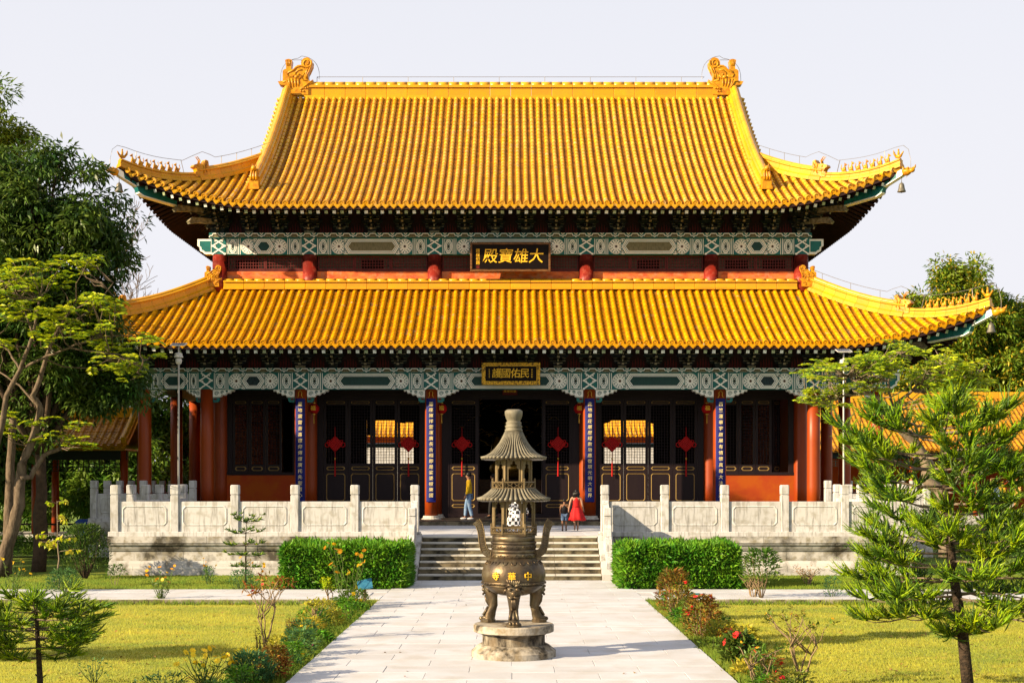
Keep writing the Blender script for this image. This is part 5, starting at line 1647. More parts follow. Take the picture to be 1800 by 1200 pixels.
prof = [(0.0, .90), (.20, .915), (.33, .96), (.42, 1.03), (.466, 1.12), (.482, 1.21), (.472, 1.29), (.44, 1.375), (.40, 1.42), (.365, 1.445), (.345, 1.47)]
m.lathe(cc, prof, 40)
bel = m.build('belly', 'bronze', cen)
m = MB(); m.smooth = True
m.lathe(cc, [(.462, 1.085), (.478, 1.09), (.482, 1.10), (.486, 1.118), (.482, 1.122)], 40)
m.lathe(cc, [(.448, 1.055), (.458, 1.06), (.462, 1.07)], 40)
for i in range(40):       # key-fret strip
    a = 2 * math.pi * i / 40
    for da, dz0, dz1 in ((0, 1.088, 1.112), (.05, 1.10, 1.114)):
        m.tube([(CXX + .486 * math.cos(a + da), CY + .486 * math.sin(a + da), dz0), (CXX + .488 * math.cos(a + da), CY + .488 * math.sin(a + da), dz1)], .005, 4)
for i in range(20):       # lappets on the shoulder
    a = 2 * math.pi * i / 20
    m.tube([(CXX + r * math.cos(a + o), CY + r * math.sin(a + o), z) for r, z, o in ((.395, 1.428, -.1), (.43, 1.39, -.06), (.437, 1.382, 0), (.43, 1.39, .06), (.395, 1.428, .1))], .009, 4)
m.build('relief_bands', 'bronze', bel)
# raised gold characters wrapped round the belly
for ch, dx in (('寺', -.262), ('華', -.028), ('中', .212)):
    r = .486; a = math.asin(dx / r)
    text('lettering', ch, .125, (CXX + r * math.sin(a) * 1.0, CY - r * math.cos(a), 1.215), 'lettering_gold', bel, rot=(R(90), 0, a), bold=.004, extrude=.01)
m = MB()
for r0, z0, z1 in ((.335, 1.471, 1.55), (.345, 1.552, 1.60), (.333, 1.602, 1.68), (.345, 1.682, 1.72), (.325, 1.722, 1.80)):
    m.smooth = True; m.lathe(cc, [(r0 - .01, z0), (r0, z0 + .006), (r0, z1 - .006), (r0 - .01, z1)], 36)
for i in range(18):
    a = 2 * math.pi * i / 18
    for zc, rr in ((1.64, .336), (1.51, .338)):
        m.tube([(CXX + rr * math.cos(a + q), CY + rr * math.sin(a + q), zc + dz) for q, dz in ((-.12, 0), (-.06, .02), (0, 0), (.06, -.02), (.12, 0))], .006, 4)
m.build('neck', 'bronze', cen)
# S-shaped ears
for s in (-1, 1):
    k = CY / F / 4.0
    pth = [(140, 370), (175, 368), (203, 350), (218, 310), (224, 260), (230, 210), (243, 165), (262, 140)]
    wd = [24, 28, 28, 26, 25, 25, 28, 32]
    pts = [Vector((CXX + s * x * k, CY, CAMZ - (880 + y / 4 - 846) * CY / F)) for x, y in pth]
    m = MB()
    vs = []
    for i, p in enumerate(pts):
        t_ = (pts[min(i + 1, len(pts) - 1)] - pts[max(i - 1, 0)]).normalized(); nn = Vector((t_.z, 0, -t_.x)) * wd[i] * k
        vs += [p + nn + Vector((0, -.05, 0)), p - nn + Vector((0, -.05, 0)), p - nn + Vector((0, .05, 0)), p + nn + Vector((0, .05, 0))]
    fs = [(3, 2, 1, 0), tuple(range(len(vs) - 4, len(vs)))]
    for i in range(len(pts) - 1):
        for q in range(4): fs.append((i * 4 + q, i * 4 + (q + 1) % 4, (i + 1) * 4 + (q + 1) % 4, (i + 1) * 4 + q))
    m.add(vs, fs)
    e_ = m.build('ear', 'bronze', cen)
    m = MB()
    for i in range(len(pts) - 1):      # fret relief and raised rims
        a, b = pts[i], pts[i + 1]; t_ = (b - a).normalized(); nn = Vector((t_.z, 0, -t_.x))
        for q in (-1, 1): m.tube([a + nn * q * wd[i] * k * .86 + Vector((0, -.053, 0)), b + nn * q * wd[i + 1] * k * .86 + Vector((0, -.053, 0))], .007, 4)
        for f in (.2, .6):
            c_ = a.lerp(b, f); w_ = wd[i] * k * .5
            m.tube([c_ - nn * w_ + Vector((0, -.053, 0)), c_ + nn * w_ + Vector((0, -.053, 0)), c_ + nn * w_ + t_ * .028 + Vector((0, -.053, 0)), c_ + t_ * .028 + Vector((0, -.053, 0))], .005, 4)
    m.build('fret_relief', 'bronze_post', e_)
# openwork hexagonal storeys
def storey(z0, z1, r, n_rail_h, nm, arch):
    for i in range(6):
        a = R(60 * i + 0); p = Vector((CXX + r * math.cos(a), CY + r * math.sin(a), 0))
        m = MB(); m.lathe((p.x, p.y, 0), [(.024, z0), (.024, z1)], 8); m.build('post', 'bronze_post', cen)
        b = R(60 * (i + 1)); q = Vector((CXX + r * math.cos(b), CY + r * math.sin(b), 0))
        d = q - p; L = d.length; dn = d.normalized(); no = Vector((-dn.y, dn.x, 0))
        if arch:
            # cusped head and jambs as one pierced panel
            def pr(u, z): return p + dn * u + Vector((0, 0, z))
            m = MB()
            w = .022
            outl = [(.03, z1), (.03, z0 + .02), (.05, z0 + .02), (.05, z1 - .16), (.085, z1 - .13), (.075, z1 - .09), (.11, z1 - .075), (L * .42, z1 - .045), (L * .5, z1 - .03)]
            for mir in (0, 1):
                poly = outl + [(L * .5, z1)]
                vs = [pr(L - u if mir else u, z) for u, z in poly]
                n_ = len(vs)
                v2 = [v + no * .008 for v in vs] + [v - no * .008 for v in vs]
                m.add(v2, [tuple(range(n_)), tuple(reversed(range(n_, 2 * n_)))] + [(i_, (i_ + 1) % n_, n_ + (i_ + 1) % n_, n_ + i_) for i_ in range(n_)])
            m.build('cusped_panel', 'bronze_post', cen)
    return
def hexrail(z0, z1, r, nm):
    for i in range(6):
        a, b = R(60 * i), R(60 * (i + 1))
        p = Vector((CXX + r * math.cos(a), CY + r * math.sin(a), 0)); q = Vector((CXX + r * math.cos(b), CY + r * math.sin(b), 0))
        m = MB()
        for z in (z0 + .012, z1 - .012): m.tube([p + Vector((0, 0, z)), q + Vector((0, 0, z))], .013, 6)
        n = 3
        for k in range(n):
            c = p.lerp(q, (k + .5) / n); d = (q - p) / n * .42; h = (z1 - z0) * .36; zc = (z0 + z1) / 2
            m.tube([c - d + Vector((0, 0, zc)), c + Vector((0, 0, zc + h)), c + d + Vector((0, 0, zc)), c + Vector((0, 0, zc - h)), c - d + Vector((0, 0, zc))], .008, 4)
            m.tube([c - d * 1.1 + Vector((0, 0, zc)), c - d * 1.1 + Vector((0, 0, zc))], .01, 4)
        m.tube([p + Vector((0, 0, z0)), p + Vector((0, 0, z1 + .02))], .016, 6); m.ell(p + Vector((0, 0, z1 + .03)), (.016, .016, .02), 6, 5)
        m.build(nm, 'bronze_post', cen)
m = MB(); m.lathe(cc, [(.34, 1.802), (.35, 1.805), (.35, 1.825), (.33, 1.83)], 6); m.lathe(cc, [(.20, 1.83), (.20, 1.86)], 16); m.build('fire_pan', 'bronze', cen)
hexrail(1.83, 1.94, .335, 'lower_railing')
storey(1.83, 2.36, .30, 0, 'lower', True)
m = MB(); m.lathe(cc, [(.30, 2.355), (.33, 2.36), (.31, 2.40)], 6); m.build('lower_ceiling', 'bronze_post', cen)
def ribbed_roof(prof, n, nm):
    m = MB(); m.smooth = True
    m.lathe(cc, [(r - .012, z - .012) for r, z in prof], 48)
    ro = m.build(nm, 'bronze_dusty', cen)
    m = MB(); m.smooth = True
    for i in range(n):
        a = 2 * math.pi * (i + .5) / n
        m.tube([(CXX + r * math.cos(a), CY + r * math.sin(a), z) for r, z in prof], [max(.006, .72 * math.pi * r / n) for r, z in prof], 6)
    m.build('ribs', 'bronze_dusty', ro)
    # scalloped rim and underside
    m = MB()
    r0, z0 = prof[0]
    m.lathe(cc, [(r0 - .06, z0 - .03), (r0 - .004, z0 - .012), (r0 + .004, z0 - .004)], 48)
    m.build('rim', 'bronze', ro)
ribbed_roof([(.548, 2.345), (.47, 2.375), (.40, 2.425), (.345, 2.475), (.32, 2.505)], 44, 'lower_roof')
hexrail(2.50, 2.615, .315, 'upper_railing')
storey(2.50, 2.955, .255, 0, 'upper', True)
m = MB(); m.lathe(cc, [(.25, 2.95), (.28, 2.955), (.26, 3.0)], 6); m.build('upper_ceiling', 'bronze_post', cen)
ribbed_roof([(.492, 2.965), (.42, 2.985), (.34, 3.035), (.27, 3.11), (.205, 3.20), (.16, 3.29), (.125, 3.37)], 44, 'upper_roof')
m = MB(); m.smooth = True
m.lathe(cc, [(.125, 3.365), (.135, 3.385), (.125, 3.40), (.115, 3.41), (.125, 3.43), (.128, 3.45), (.11, 3.465), (.118, 3.485), (.118, 3.50), (.10, 3.515), (.098, 3.53), (.115, 3.56), (.13, 3.61), (.135, 3.65), (.130, 3.675), (.10, 3.695), (0, 3.70)], 24)
m.build('finial', 'bronze_dusty', cen)
# ------------------------------------------------------------------ solar lamps, bin, garden sign, flag
def solar_lamp(px, ptop, D, lab, base_z):
    t0 = at(px, ptop, D)
    t = thing('solar_lamp', lab, 'lamp post', (t0.x, D, base_z), 'solar lamps at the terrace corners')
    m = MB(); m.tube([(t0.x, D, base_z), (t0.x, D, t0.z - .2)], [.034, .028], 8); m.build('pole', 'steel', t)
    m = MB(); m.tube([(t0.x, D, base_z), (t0.x, D, base_z + .03)], .12, 10); m.build('foot_plate', 'steel', t)
    m = MB(); m.smooth = True; m.lathe((t0.x, D, t0.z), [(.03, -.58), (.085, -.53), (.10, -.46), (.085, -.40), (.04, -.38)], 12); m.build('globe', 'lamp_white', t)
    m = MB(); m.lathe((t0.x, D, t0.z), [(.13, -.37), (.135, -.34), (.11, -.31), (.11, -.25), (.06, -.23)], 12); m.build('lamp_head', 'lamp_white', t)
    m = MB(); m.tube([(t0.x, D, t0.z - .24), (t0.x, D, t0.z - .03)], .02, 6); m.build('stem', 'steel', t)
    m = MB()
    m.prism([(-.22, -.05), (.22, .05), (.22, .075), (-.22, -.025)], lambda a, b, d: (t0.x + d, D + a * .8, t0.z + b), -.21, .21); pn = m.build('panel_frame', 'lamp_white', t)
    m = MB()
    for i in range(6):
        for k in range(3):
            u0, u1 = -.19 + .063 * i, -.19 + .063 * i + .055; a0, a1 = -.19 + .13 * k, -.19 + .13 * k + .115
            f = lambda a: a * .1 / .44 + .0275
            m.add([(t0.x + u0, D + a0 * .8, t0.z + f(a0)), (t0.x + u1, D + a0 * .8, t0.z + f(a0)), (t0.x + u1, D + a1 * .8, t0.z + f(a1)), (t0.x + u0, D + a1 * .8, t0.z + f(a1))], [(0, 1, 2, 3)])
            m.add([(t0.x + u0, D + a0 * .8, t0.z + f(a0) - .033), (t0.x + u1, D + a0 * .8, t0.z + f(a0) - .033), (t0.x + u1, D + a1 * .8, t0.z + f(a1) - .033), (t0.x + u0, D + a1 * .8, t0.z + f(a1) - .033)], [(3, 2, 1, 0)])
    m.build('solar_cells', 'solar_blue', pn)
solar_lamp(314, 606, 37.2, 'slim solar lamp post behind the balustrade at the left end', TZ)
solar_lamp(1483, 617, 37.2, 'slim solar lamp post behind the balustrade at the right end', TZ)
D = 47.0; c = at(152, 925, D); t = thing('rubbish_bin', 'blue plastic bin standing left of the hall platform', 'bin', (c.x, D, -.02))
m = MB(); m.prism([(-.24, 0), (.24, 0), (.28, 1.12), (-.28, 1.12)], lambda a, b, d: (c.x + a, D + d, b - .02), -.26, .26); m.build('body', 'bin_blue', t)
m = MB(); m.prism([(-.31, 1.102), (.31, 1.102), (.31, 1.16), (.2, 1.24), (-.2, 1.24), (-.31, 1.16)], lambda a, b, d: (c.x + a, D + d, b), -.30, .30); m.build('lid', 'bin_blue', t)
D = 26.9; b = at(641, 1062, D); t = thing('garden_sign', 'small tilted blue sign on a wooden stake beside the path', 'sign', (b.x, D, -.11))
m = MB(); m.tube([(b.x, D, -.11), (b.x + .01, D, .42)], .028, 6); m.build('stake', 'post_wood', t)
m = MB(); q0 = Matrix.Rotation(R(-12), 3, 'Y'); 
m.prism([(-.155, -.10), (.155, -.10), (.155, .10), (-.155, .10)], lambda a, b_, d: tuple(Vector((b.x + .01, D - .04 + b_ * .35 + d, .46)) + q0 @ Vector((a, 0, b_))), -.012, .012); m.build('board', 'sign_blue', t)
D = 27.3; b = at(1221, 1062, D); t = thing('label_post', 'small green label post among the red flowers right of the path', 'sign', (b.x, D, -.11))
m = MB(); m.tube([(b.x, D, -.11), (b.x, D, .20)], .02, 6); m.build('stake', 'paint_teal', t)
m = MB(); m.bbox(b.x - .11, b.x + .11, D - .07, D + .06, .20, .235, .01); m.build('plate', 'paint_teal', t)
# colourful flag
D = 43.0; c = at(1768, 842, D)
t = thing('temple_flag', 'multicoloured striped flag hanging at the far right edge', 'flag', (c.x, D, c.z))
cols = ['flag_blue', 'flag_yellow', 'flag_red', 'flag_white', 'flag_orange']
for k in range(5):
    m = MB(); m.smooth = True
    vs = []
    for i in range(4):
        for j in range(9):
            u = (k + i / 3) / 5; v = j / 8
            vs.append((c.x - .45 + u * .85 + .08 * math.sin(v * 3), D + .10 * math.sin(u * 9 + v * 3), c.z - .15 * (1 - u) - v * (.5 + .45 * math.sin(u * 2.8))))
    m.add(vs, [(i * 9 + j, (i + 1) * 9 + j, (i + 1) * 9 + j + 1, i * 9 + j + 1) for i in range(3) for j in range(8)])
    m.build('stripe', cols[k], t)
m = MB(); m.tube([(c.x - .5, D, c.z + .02), (c.x + .5, D, c.z + .12)], .012, 5); m.tube([(c.x - .5, D, c.z + .02), (c.x - .5, D, -.1)], .025, 6); m.build('pole', 'post_wood', t)
# ------------------------------------------------------------------ people
SKINS = []
def skin_mesh(name, joints, edges, mat, parent, root=0, sub=2):
    me = bpy.data.meshes.new(name)
    me.from_pydata([j[0] for j in joints], edges, [])
    o = bpy.data.objects.new(name + '_cage', me); COL.objects.link(o)
    md = o.modifiers.new('Skin', 'SKIN'); md.use_smooth_shade = True
    sv = me.skin_vertices[0].data if me.skin_vertices else None
    for i, j in enumerate(joints):
        r = j[1]
        sv[i].radius = (r, r) if not hasattr(r, '__len__') else r
        sv[i].use_root = (i == root)
    s2 = o.modifiers.new('Subd', 'SUBSURF'); s2.levels = sub; s2.render_levels = sub
    SKINS.append((o, name, mat, parent))
def flush_skins():
    dg = bpy.context.evaluated_depsgraph_get()
    for o, name, mat, parent in SKINS:
        me = bpy.data.meshes.new_from_object(o.evaluated_get(dg))
        me.name = name; me.materials.clear(); me.materials.append(MATS[mat])
        n = bpy.data.objects.new(name, me); COL.objects.link(n); n.parent = parent
    for o, *_ in SKINS:
        me = o.data; bpy.data.objects.remove(o); bpy.data.meshes.remove(me)
    SKINS.clear()
def local(parent):          # children in the person's own frame
    ORI[parent.name] = Vector((0, 0, 0)); return parent
def person(label, loc, rz, H, pose, skin, top, top_mat, leg_mat, leg_len, hair_mat='hair', hair='short', shoes='shoe_white', sleeve=1.0):
    """pose: dict with leg swings and arm joints; faces -y in its own frame"""
    k = H / 1.72
    t = thing('person', label, 'person', loc)
    t.rotation_euler = (0, 0, rz)
    local(t)
    V = lambda x, y, z: Vector((x * k, y * k, z * k))
    pel, sp, ch, nb, nk = V(0, 0, .93), V(0, .01, 1.10), V(0, .01, 1.30), V(0, .01, 1.45), V(0, -.01, 1.51)
    hd, ht = V(0, -.025, 1.60), V(0, -.015, 1.675)
    J = [(pel, (.135 * k, .10 * k)), (sp, (.12 * k, .09 * k)), (ch, (.14 * k, .10 * k)), (nb, .075 * k), (nk, .052 * k), (hd, (.078 * k, .095 * k)), (ht, (.070 * k, .085 * k))]
    E = [(0, 1), (1, 2), (2, 3), (3, 4), (4, 5), (5, 6)]
    J.append((V(0, -.118, 1.585), .014 * k)); E.append((5, 7))        # nose
    arms = {}; legs = {}
    for s in (-1, 1):
        sh = V(s * .185, .01, 1.405)
        el, wr = (V(*p) for p in pose['arm'][0 if s < 0 else 1])
        i = len(J)
        J += [(sh, .062 * k), (el, .043 * k), (wr, .030 * k)]
        E += [(2, i), (i, i + 1), (i + 1, i + 2)]
        d = (wr - el).normalized()
        palm = wr + d * .075 * k
        J.append((palm, (.034 * k, .018 * k))); E.append((i + 2, i + 3))
        f0 = len(J)
        sd = d.cross(Vector((1, 0, 0))).normalized()
        for q in range(4):                                             # four fingers and a thumb
            b_ = palm + sd * (q - 1.5) * .019 * k
            L_ = (.062, .072, .068, .052)[q] * k
            J += [(b_ + d * L_ * .55, .0085 * k), (b_ + d * L_ + Vector((-s * .012, 0, 0)) * k, .0075 * k)]
            E += [(i + 3, len(J) - 2), (len(J) - 2, len(J) - 1)]
        J += [(wr + d * .045 * k - sd * .045 * k, .010 * k), (wr + d * .085 * k - sd * .058 * k, .009 * k)]
        E += [(i + 3, len(J) - 2), (len(J) - 2, len(J) - 1)]
        arms[s] = (sh, el, wr)
        hp = V(s * .085, 0, .88); kn, an = (V(*p) for p in pose['leg'][0 if s < 0 else 1])
        i = len(J)
        J += [(hp, .088 * k), (kn, .058 * k), (an, .040 * k), (an + V(0, -.13, -.045), (.042 * k, .028 * k))]
        E += [(0, i), (i, i + 1), (i + 1, i + 2), (i + 2, i + 3)]
        legs[s] = (hp, kn, an)
    skin_mesh('body', J, E, skin, t)
    # top garment
    if top:
        g = .024 * k
        Jt = [(V(0, 0, .80), (.165 * k, .13 * k)), (V(0, .01, .98), (.155 * k, .12 * k)), (sp, (.148 * k, .115 * k)), (ch, (.17 * k, .125 * k)), (V(0, .008, 1.425), (.105 * k, .085 * k)), (V(0, 0, 1.475), (.07 * k, .065 * k))]
        Et = [(0, 1), (1, 2), (2, 3), (3, 4), (4, 5)]
        if sleeve > 0:
            for s in (-1, 1):
                sh, el, wr = arms[s]
                i = len(Jt)
                Jt += [(sh, .080 * k)]; Et.append((3, i))
                if sleeve >= 1: Jt += [(el, .062 * k), (el.lerp(wr, .9), .047 * k)]; Et += [(i, i + 1), (i + 1, i + 2)]
                else: Jt += [(sh.lerp(el, .65), .068 * k)]; Et += [(i, i + 1)]
        skin_mesh('shirt' if top == 'shirt' else top, Jt, Et, top_mat, t)
    if leg_mat:
        Jl = [(V(0, 0, .93), (.150 * k, .118 * k))]; El = []
        for s in (-1, 1):
            hp, kn, an = legs[s]; i = len(Jl)
            if leg_len >= 1: Jl += [(hp, .105 * k), (kn, .078 * k), (an + V(0, 0, .02), .066 * k)]; El += [(0, i), (i, i + 1), (i + 1, i + 2)]
            else: Jl += [(hp, .112 * k), (hp.lerp(kn, .9), .098 * k)]; El += [(0, i), (i, i + 1)]
        skin_mesh('trousers' if leg_len >= 1 else 'shorts', Jl, El, leg_mat, t)
    if shoes:
        for s in (-1, 1):
            an = legs[s][2]
            m = MB(); m.smooth = True
            m.ell(an + V(0, -.06, -.045), (.052 * k, .135 * k, .045 * k), 10, 6)
            m.build('shoe', shoes, t)
    # hair
    m = MB(); m.smooth = True
    c = hd.lerp(ht, .62)
    m.ell(c + V(0, .022, .022), (.092 * k, .105 * k, .092 * k), 12, 8)
    if hair == 'long':
        for i in range(16):
            a = math.pi * (i / 15)
            x = .085 * math.cos(a)
            m.tube([c + V(x, .05 + .05 * math.sin(a), .02), c + V(x * 1.35, .085 + .04 * math.sin(a), -.09), c + V(x * 1.25 + random.uniform(-.03, .03), .09, -.2), c + V(x * 1.1 + random.uniform(-.04, .04), .08, -.27)], [.04 * k, .045 * k, .035 * k, .01 * k], 6)
    m.build('hair', hair_mat, t)
    m = MB()
    for s in (-1, 1):
        m.ell(hd + V(s * .032, -.092, .025), (.012 * k, .008 * k, .007 * k), 6, 4); m.tube([hd + V(s * .015, -.097, .045), hd + V(s * .05, -.09, .045)], .005 * k, 4)
        m.ell(hd + V(s * .088, .005, 0), (.014 * k, .022 * k, .032 * k), 6, 5)
    m.tube([hd + V(-.025, -.092, -.055), hd + V(.025, -.092, -.055)], .006 * k, 4)
    m.build('face_features', 'hair', t)
    return t, V, arms, legs
stand = dict(arm=[((-.235, .03, 1.13), (-.215, -.05, .90)), ((.235, .03, 1.13), (.215, -.05, .90))], leg=[((-.095, -.02, .49), (-.095, .02, .09)), ((.095, -.02, .49), (.095, .02, .09))])
walk = dict(arm=[((-.225, .05, 1.13), (-.215, .0, .89)), ((.225, .0, 1.13), (.21, -.10, .90))], leg=[((-.085, -.10, .50), (-.085, -.13, .09)), ((.085, .03, .49), (.085, .13, .09))])
D = 46.85; p = at(824, 846, D)
person('person in a yellow shirt and blue jeans walking past the doorway', (p.x, D, HZ), R(-90), 1.71, walk, 'skin', 'shirt', 'shirt_yellow', 'denim', 1.0)
D = 39.4; p = at(1013, 846, D)
gp = dict(arm=[((-.24, .02, 1.12), (-.30, -.06, .90)), ((.27, .02, 1.14), (.31, .02, .93))], leg=[((-.06, -.05, .49), (-.06, .02, .09)), ((.07, -.02, .49), (.07, .14, .11))])
t, V, arms, legs = person('child in a sleeveless red dress with long dark hair, seen from behind', (p.x, D, TZ), R(180), 1.26, gp, 'skin_light', 'bodice', 'dress_red', None, 0, hair='long', shoes=None, sleeve=0)
m = MB(); m.smooth = True       # flared skirt with folds
vs = []; n = 32
rings = [(1.06, .145, .115), (1.0, .165, .13), (.85, .23, .19), (.65, .30, .25), (.46, .36, .30), (.45, .35, .29)]
for j, (z, rx, ry) in enumerate(rings):
    for i in range(n):
        a = 2 * math.pi * i / n; f = 1 + .09 * math.sin(7 * a + 1) * min(1, j / 3) + .03 * math.sin(13 * a)
        vs.append(V(rx * f * math.cos(a) - .02 * j * .6, ry * f * math.sin(a), z + .02 * math.sin(5 * a) * (j > 3)))
m.add(vs, [(j * n + i, j * n + (i + 1) % n, (j + 1) * n + (i + 1) % n, (j + 1) * n + i) for j in range(len(rings) - 1) for i in range(n)])
m.build('skirt', 'dress_red', t)
m = MB(); m.smooth = True; m.lathe(tuple(V(0, .005, 0)), [(.160 * V(0, 0, 1).z, 1.03 * V(0, 0, 1).z), (.168 * V(0, 0, 1).z, 1.05 * V(0, 0, 1).z), (.160 * V(0, 0, 1).z, 1.08 * V(0, 0, 1).z)], 20); m.build('belt', 'red_cloth', t)
D = 39.6; p = at(992, 846, D)
bp_ = dict(arm=[((-.26, .02, 1.14), (-.27, -.04, .92)), ((.23, .02, 1.13), (.21, -.03, .90))], leg=[((-.10, -.07, .49), (-.10, -.06, .09)), ((.10, .0, .49), (.10, .10, .09))])
person('small child in a black vest and blue shorts beside the red dress', (p.x, D, TZ), R(180), .97, bp_, 'skin', 'vest', 'cloth_black', 'denim', .6, sleeve=0, shoes='cloth_black')
D = 48.9; p = at(867, 846, D)
person('person in dark clothes stepping through the doorway behind the burner', (p.x, D, HZ + .0), R(-80), 1.68, walk, 'skin', 'shirt', 'cloth_dark', 'cloth_black', 1.0, shoes='cloth_black')
D = 38.6; p = at(905, 846, D)
cr = dict(arm=[((-.30, -.15, 1.10), (-.20, -.38, 1.0)), ((.30, -.15, 1.10), (.20, -.38, 1.0))], leg=[((-.16, -.42, .88), (-.13, -.10, .56)), ((.16, -.42, .88), (.13, -.10, .56))])
t, *_ = person('person in a black and white checked shirt crouching behind the burner', (p.x + .03, D, TZ - .40), R(150), 1.66, cr, 'skin', 'shirt', 'check_shirt', 'cloth_dark', 1.0, shoes='shoe_white')
m = MB(); m.smooth = True
m.lathe((0, .02, 0), [(.26, .50), (.27, .60), (.25, .80), (.20, 1.0), (.17, 1.1)], 18); m.build('tunic', 'check_shirt', t)
flush_skins()
# ------------------------------------------------------------------ vegetation helpers
def leaf_quads(P, Dn, Up, L, W, fold=0.25):
    """diamond leaves: base P, direction Dn, side from Up; L, W arrays. returns V,F (quads -> two tris as quads)"""
    n = len(P)
    S = np.cross(Dn, Up); S /= (np.linalg.norm(S, axis=1, keepdims=True) + 1e-9)
    Nn = np.cross(S, Dn)
    L = np.asarray(L).reshape(-1, 1); W = np.asarray(W).reshape(-1, 1)
    b = P; tip = P + Dn * L - Nn * L * 0.12
    mid = P + Dn * L * .45
    l = mid + S * W * .5 + Nn * W * fold; r = mid - S * W * .5 + Nn * W * fold
    V = np.stack([b, l, tip, r], 1).reshape(-1, 3)
    Fq = np.arange(n * 4).reshape(-1, 4)
    return V, Fq
def unit(a): return a / (np.linalg.norm(a, axis=-1, keepdims=True) + 1e-9)
def rand_dirs(n, g=None): return unit((g or rng).normal(size=(n, 3)))
def branch_tubes(parent, branches, mat, name, n=6):
    m = MB(); m.smooth = True
    for pts, rad in branches: m.tube(pts, rad, n)
    return m.build(name, mat, parent)
def bent(p, q, k=5, wob=.08, sag=0.0, g=random):
    p, q = Vector(p), Vector(q); L = (q - p).length
    out = []
    for i in range(k + 1):
        f = i / k
        w = math.sin(f * math.pi) * wob * L
        out.append(p.lerp(q, f) + Vector((g.uniform(-w, w), g.uniform(-w, w), g.uniform(-w, w) * .6 + sag * L * math.sin(f * math.pi))))
    return out
def taper(a, b, n): return [a + (b - a) * i / (n - 1) for i in range(n)]
def broadleaf(name, label, cat, base, top_clumps, leafm, barkm, nleaf, Ls, Ws, trunk_r, clump_r, droop=.6, trunk_to=None, blossom=0, group=None, core=True, drop=0.2):
    """top_clumps: array of clump centres. Leaves spread in each clump, trunk and a limb to some clumps"""
    t = thing(name, label, cat, base, group)
    C = np.asarray(top_clumps); n = len(C)
    base = Vector(base)
    cen = Vector(C.mean(0)); lowz = C[:, 2].min()
    fork = Vector(trunk_to) if trunk_to else Vector((base.x * .6 + cen.x * .4, base.y * .6 + cen.y * .4, base.z + (lowz - base.z) * .75 + .5))
    br = [(bent(base, fork, 6, .03), taper(trunk_r, trunk_r * .62, 7))]
    idx = rng.permutation(n)[:min(n, 34)]
    for i in idx:
        c = Vector(C[i])
        m_ = fork.lerp(c, .5) + Vector((0, 0, .08 * (c - fork).length))
        pts = bent(fork, m_, 3, .07)[:-1] + bent(m_, c, 3, .07)
        br.append((pts, taper(trunk_r * .42, .025, len(pts))))
    branch_tubes(t, br, barkm, 'trunk')
    per = max(1, nleaf // n)
    Vs = []; k = 0
    P = []; Dd = []
    for i in range(n):
        u = rand_dirs(per) * (rng.random((per, 1)) ** .45) * clump_r * rng.uniform(.7, 1.25)
        u[:, 2] *= .8
        P.append(C[i] + u)
        d = unit(u + rng.normal(size=(per, 3)) * .55 * clump_r)
        d[:, 2] -= droop; Dd.append(unit(d))
    P = np.concatenate(P); Dd = np.concatenate(Dd)
    Up = unit(np.array([0, 0, 1.0]) + rng.normal(size=P.shape) * .45)
    N_ = len(P)
    V, Fq = leaf_quads(P, Dd, Up, rng.uniform(.7, 1.25, N_) * Ls, rng.uniform(.7, 1.25, N_) * Ws)
    mi = None; mats = [leafm]
    if blossom:
        mats = [leafm, 'blossom']; mi = (rng.random(N_) < blossom).astype(int)
    obj_np('crown', V, Fq, mats, t, mi)
    return t
def ellipsoid_clumps(c, r, n, shell=.55, flat=None):
    d = rand_dirs(n)
    if flat is not None: d = d[d[:, 2] > flat]
    rad = shell + (1 - shell) * rng.random((len(d), 1))
    return np.asarray(c) + d * rad * np.asarray(r)
# ------------------------------------------------------------------ big trees
# large dark tree at the left of the hall
C = ellipsoid_clumps((-13.70, 37.4, 7.87), (2.6, 1.7, 4.05), 130, .5)
C = np.concatenate([C, ellipsoid_clumps((-12.63, 37.4, 9.43), (1.95, 1.4, 1.75), 36, .5), ellipsoid_clumps((-12.82, 37.4, 6.55), (1.4, 1.3, 1.85), 34, .4), ellipsoid_clumps((-15.60, 37.4, 8.69), (2.2, 1.8, 3.5), 45, .5), ellipsoid_clumps((-13.46, 37.4, 10.69), (2.2, 1.5, 1.95), 50, .4), ellipsoid_clumps((-11.35, 37.6, 5.55), (.7, .8, .75), 16, .3), ellipsoid_clumps((-12.5, 37.6, 5.3), (1.0, .9, .9), 18, .3)])
broadleaf('leafy_tree', 'large dense dark green tree beside the left end of the hall', 'tree', (-13.84, 37.4, -0.10), C, 'leaf_dark', 'bark_brown', 50000, .235, .075, .24, .57, droop=.55)
# lighter tree behind it at the top left
C = ellipsoid_clumps((-21.2, 50.5, 15.0), (2.1, 2.0, 3.6), 60, .45)
broadleaf('leafy_tree', 'tall light green tree top at the upper left edge', 'tree', (-20.6, 50.5, -.1), C, 'leaf_tree', 'bark_brown', 20000, .28, .075, .3, .75, droop=.25)
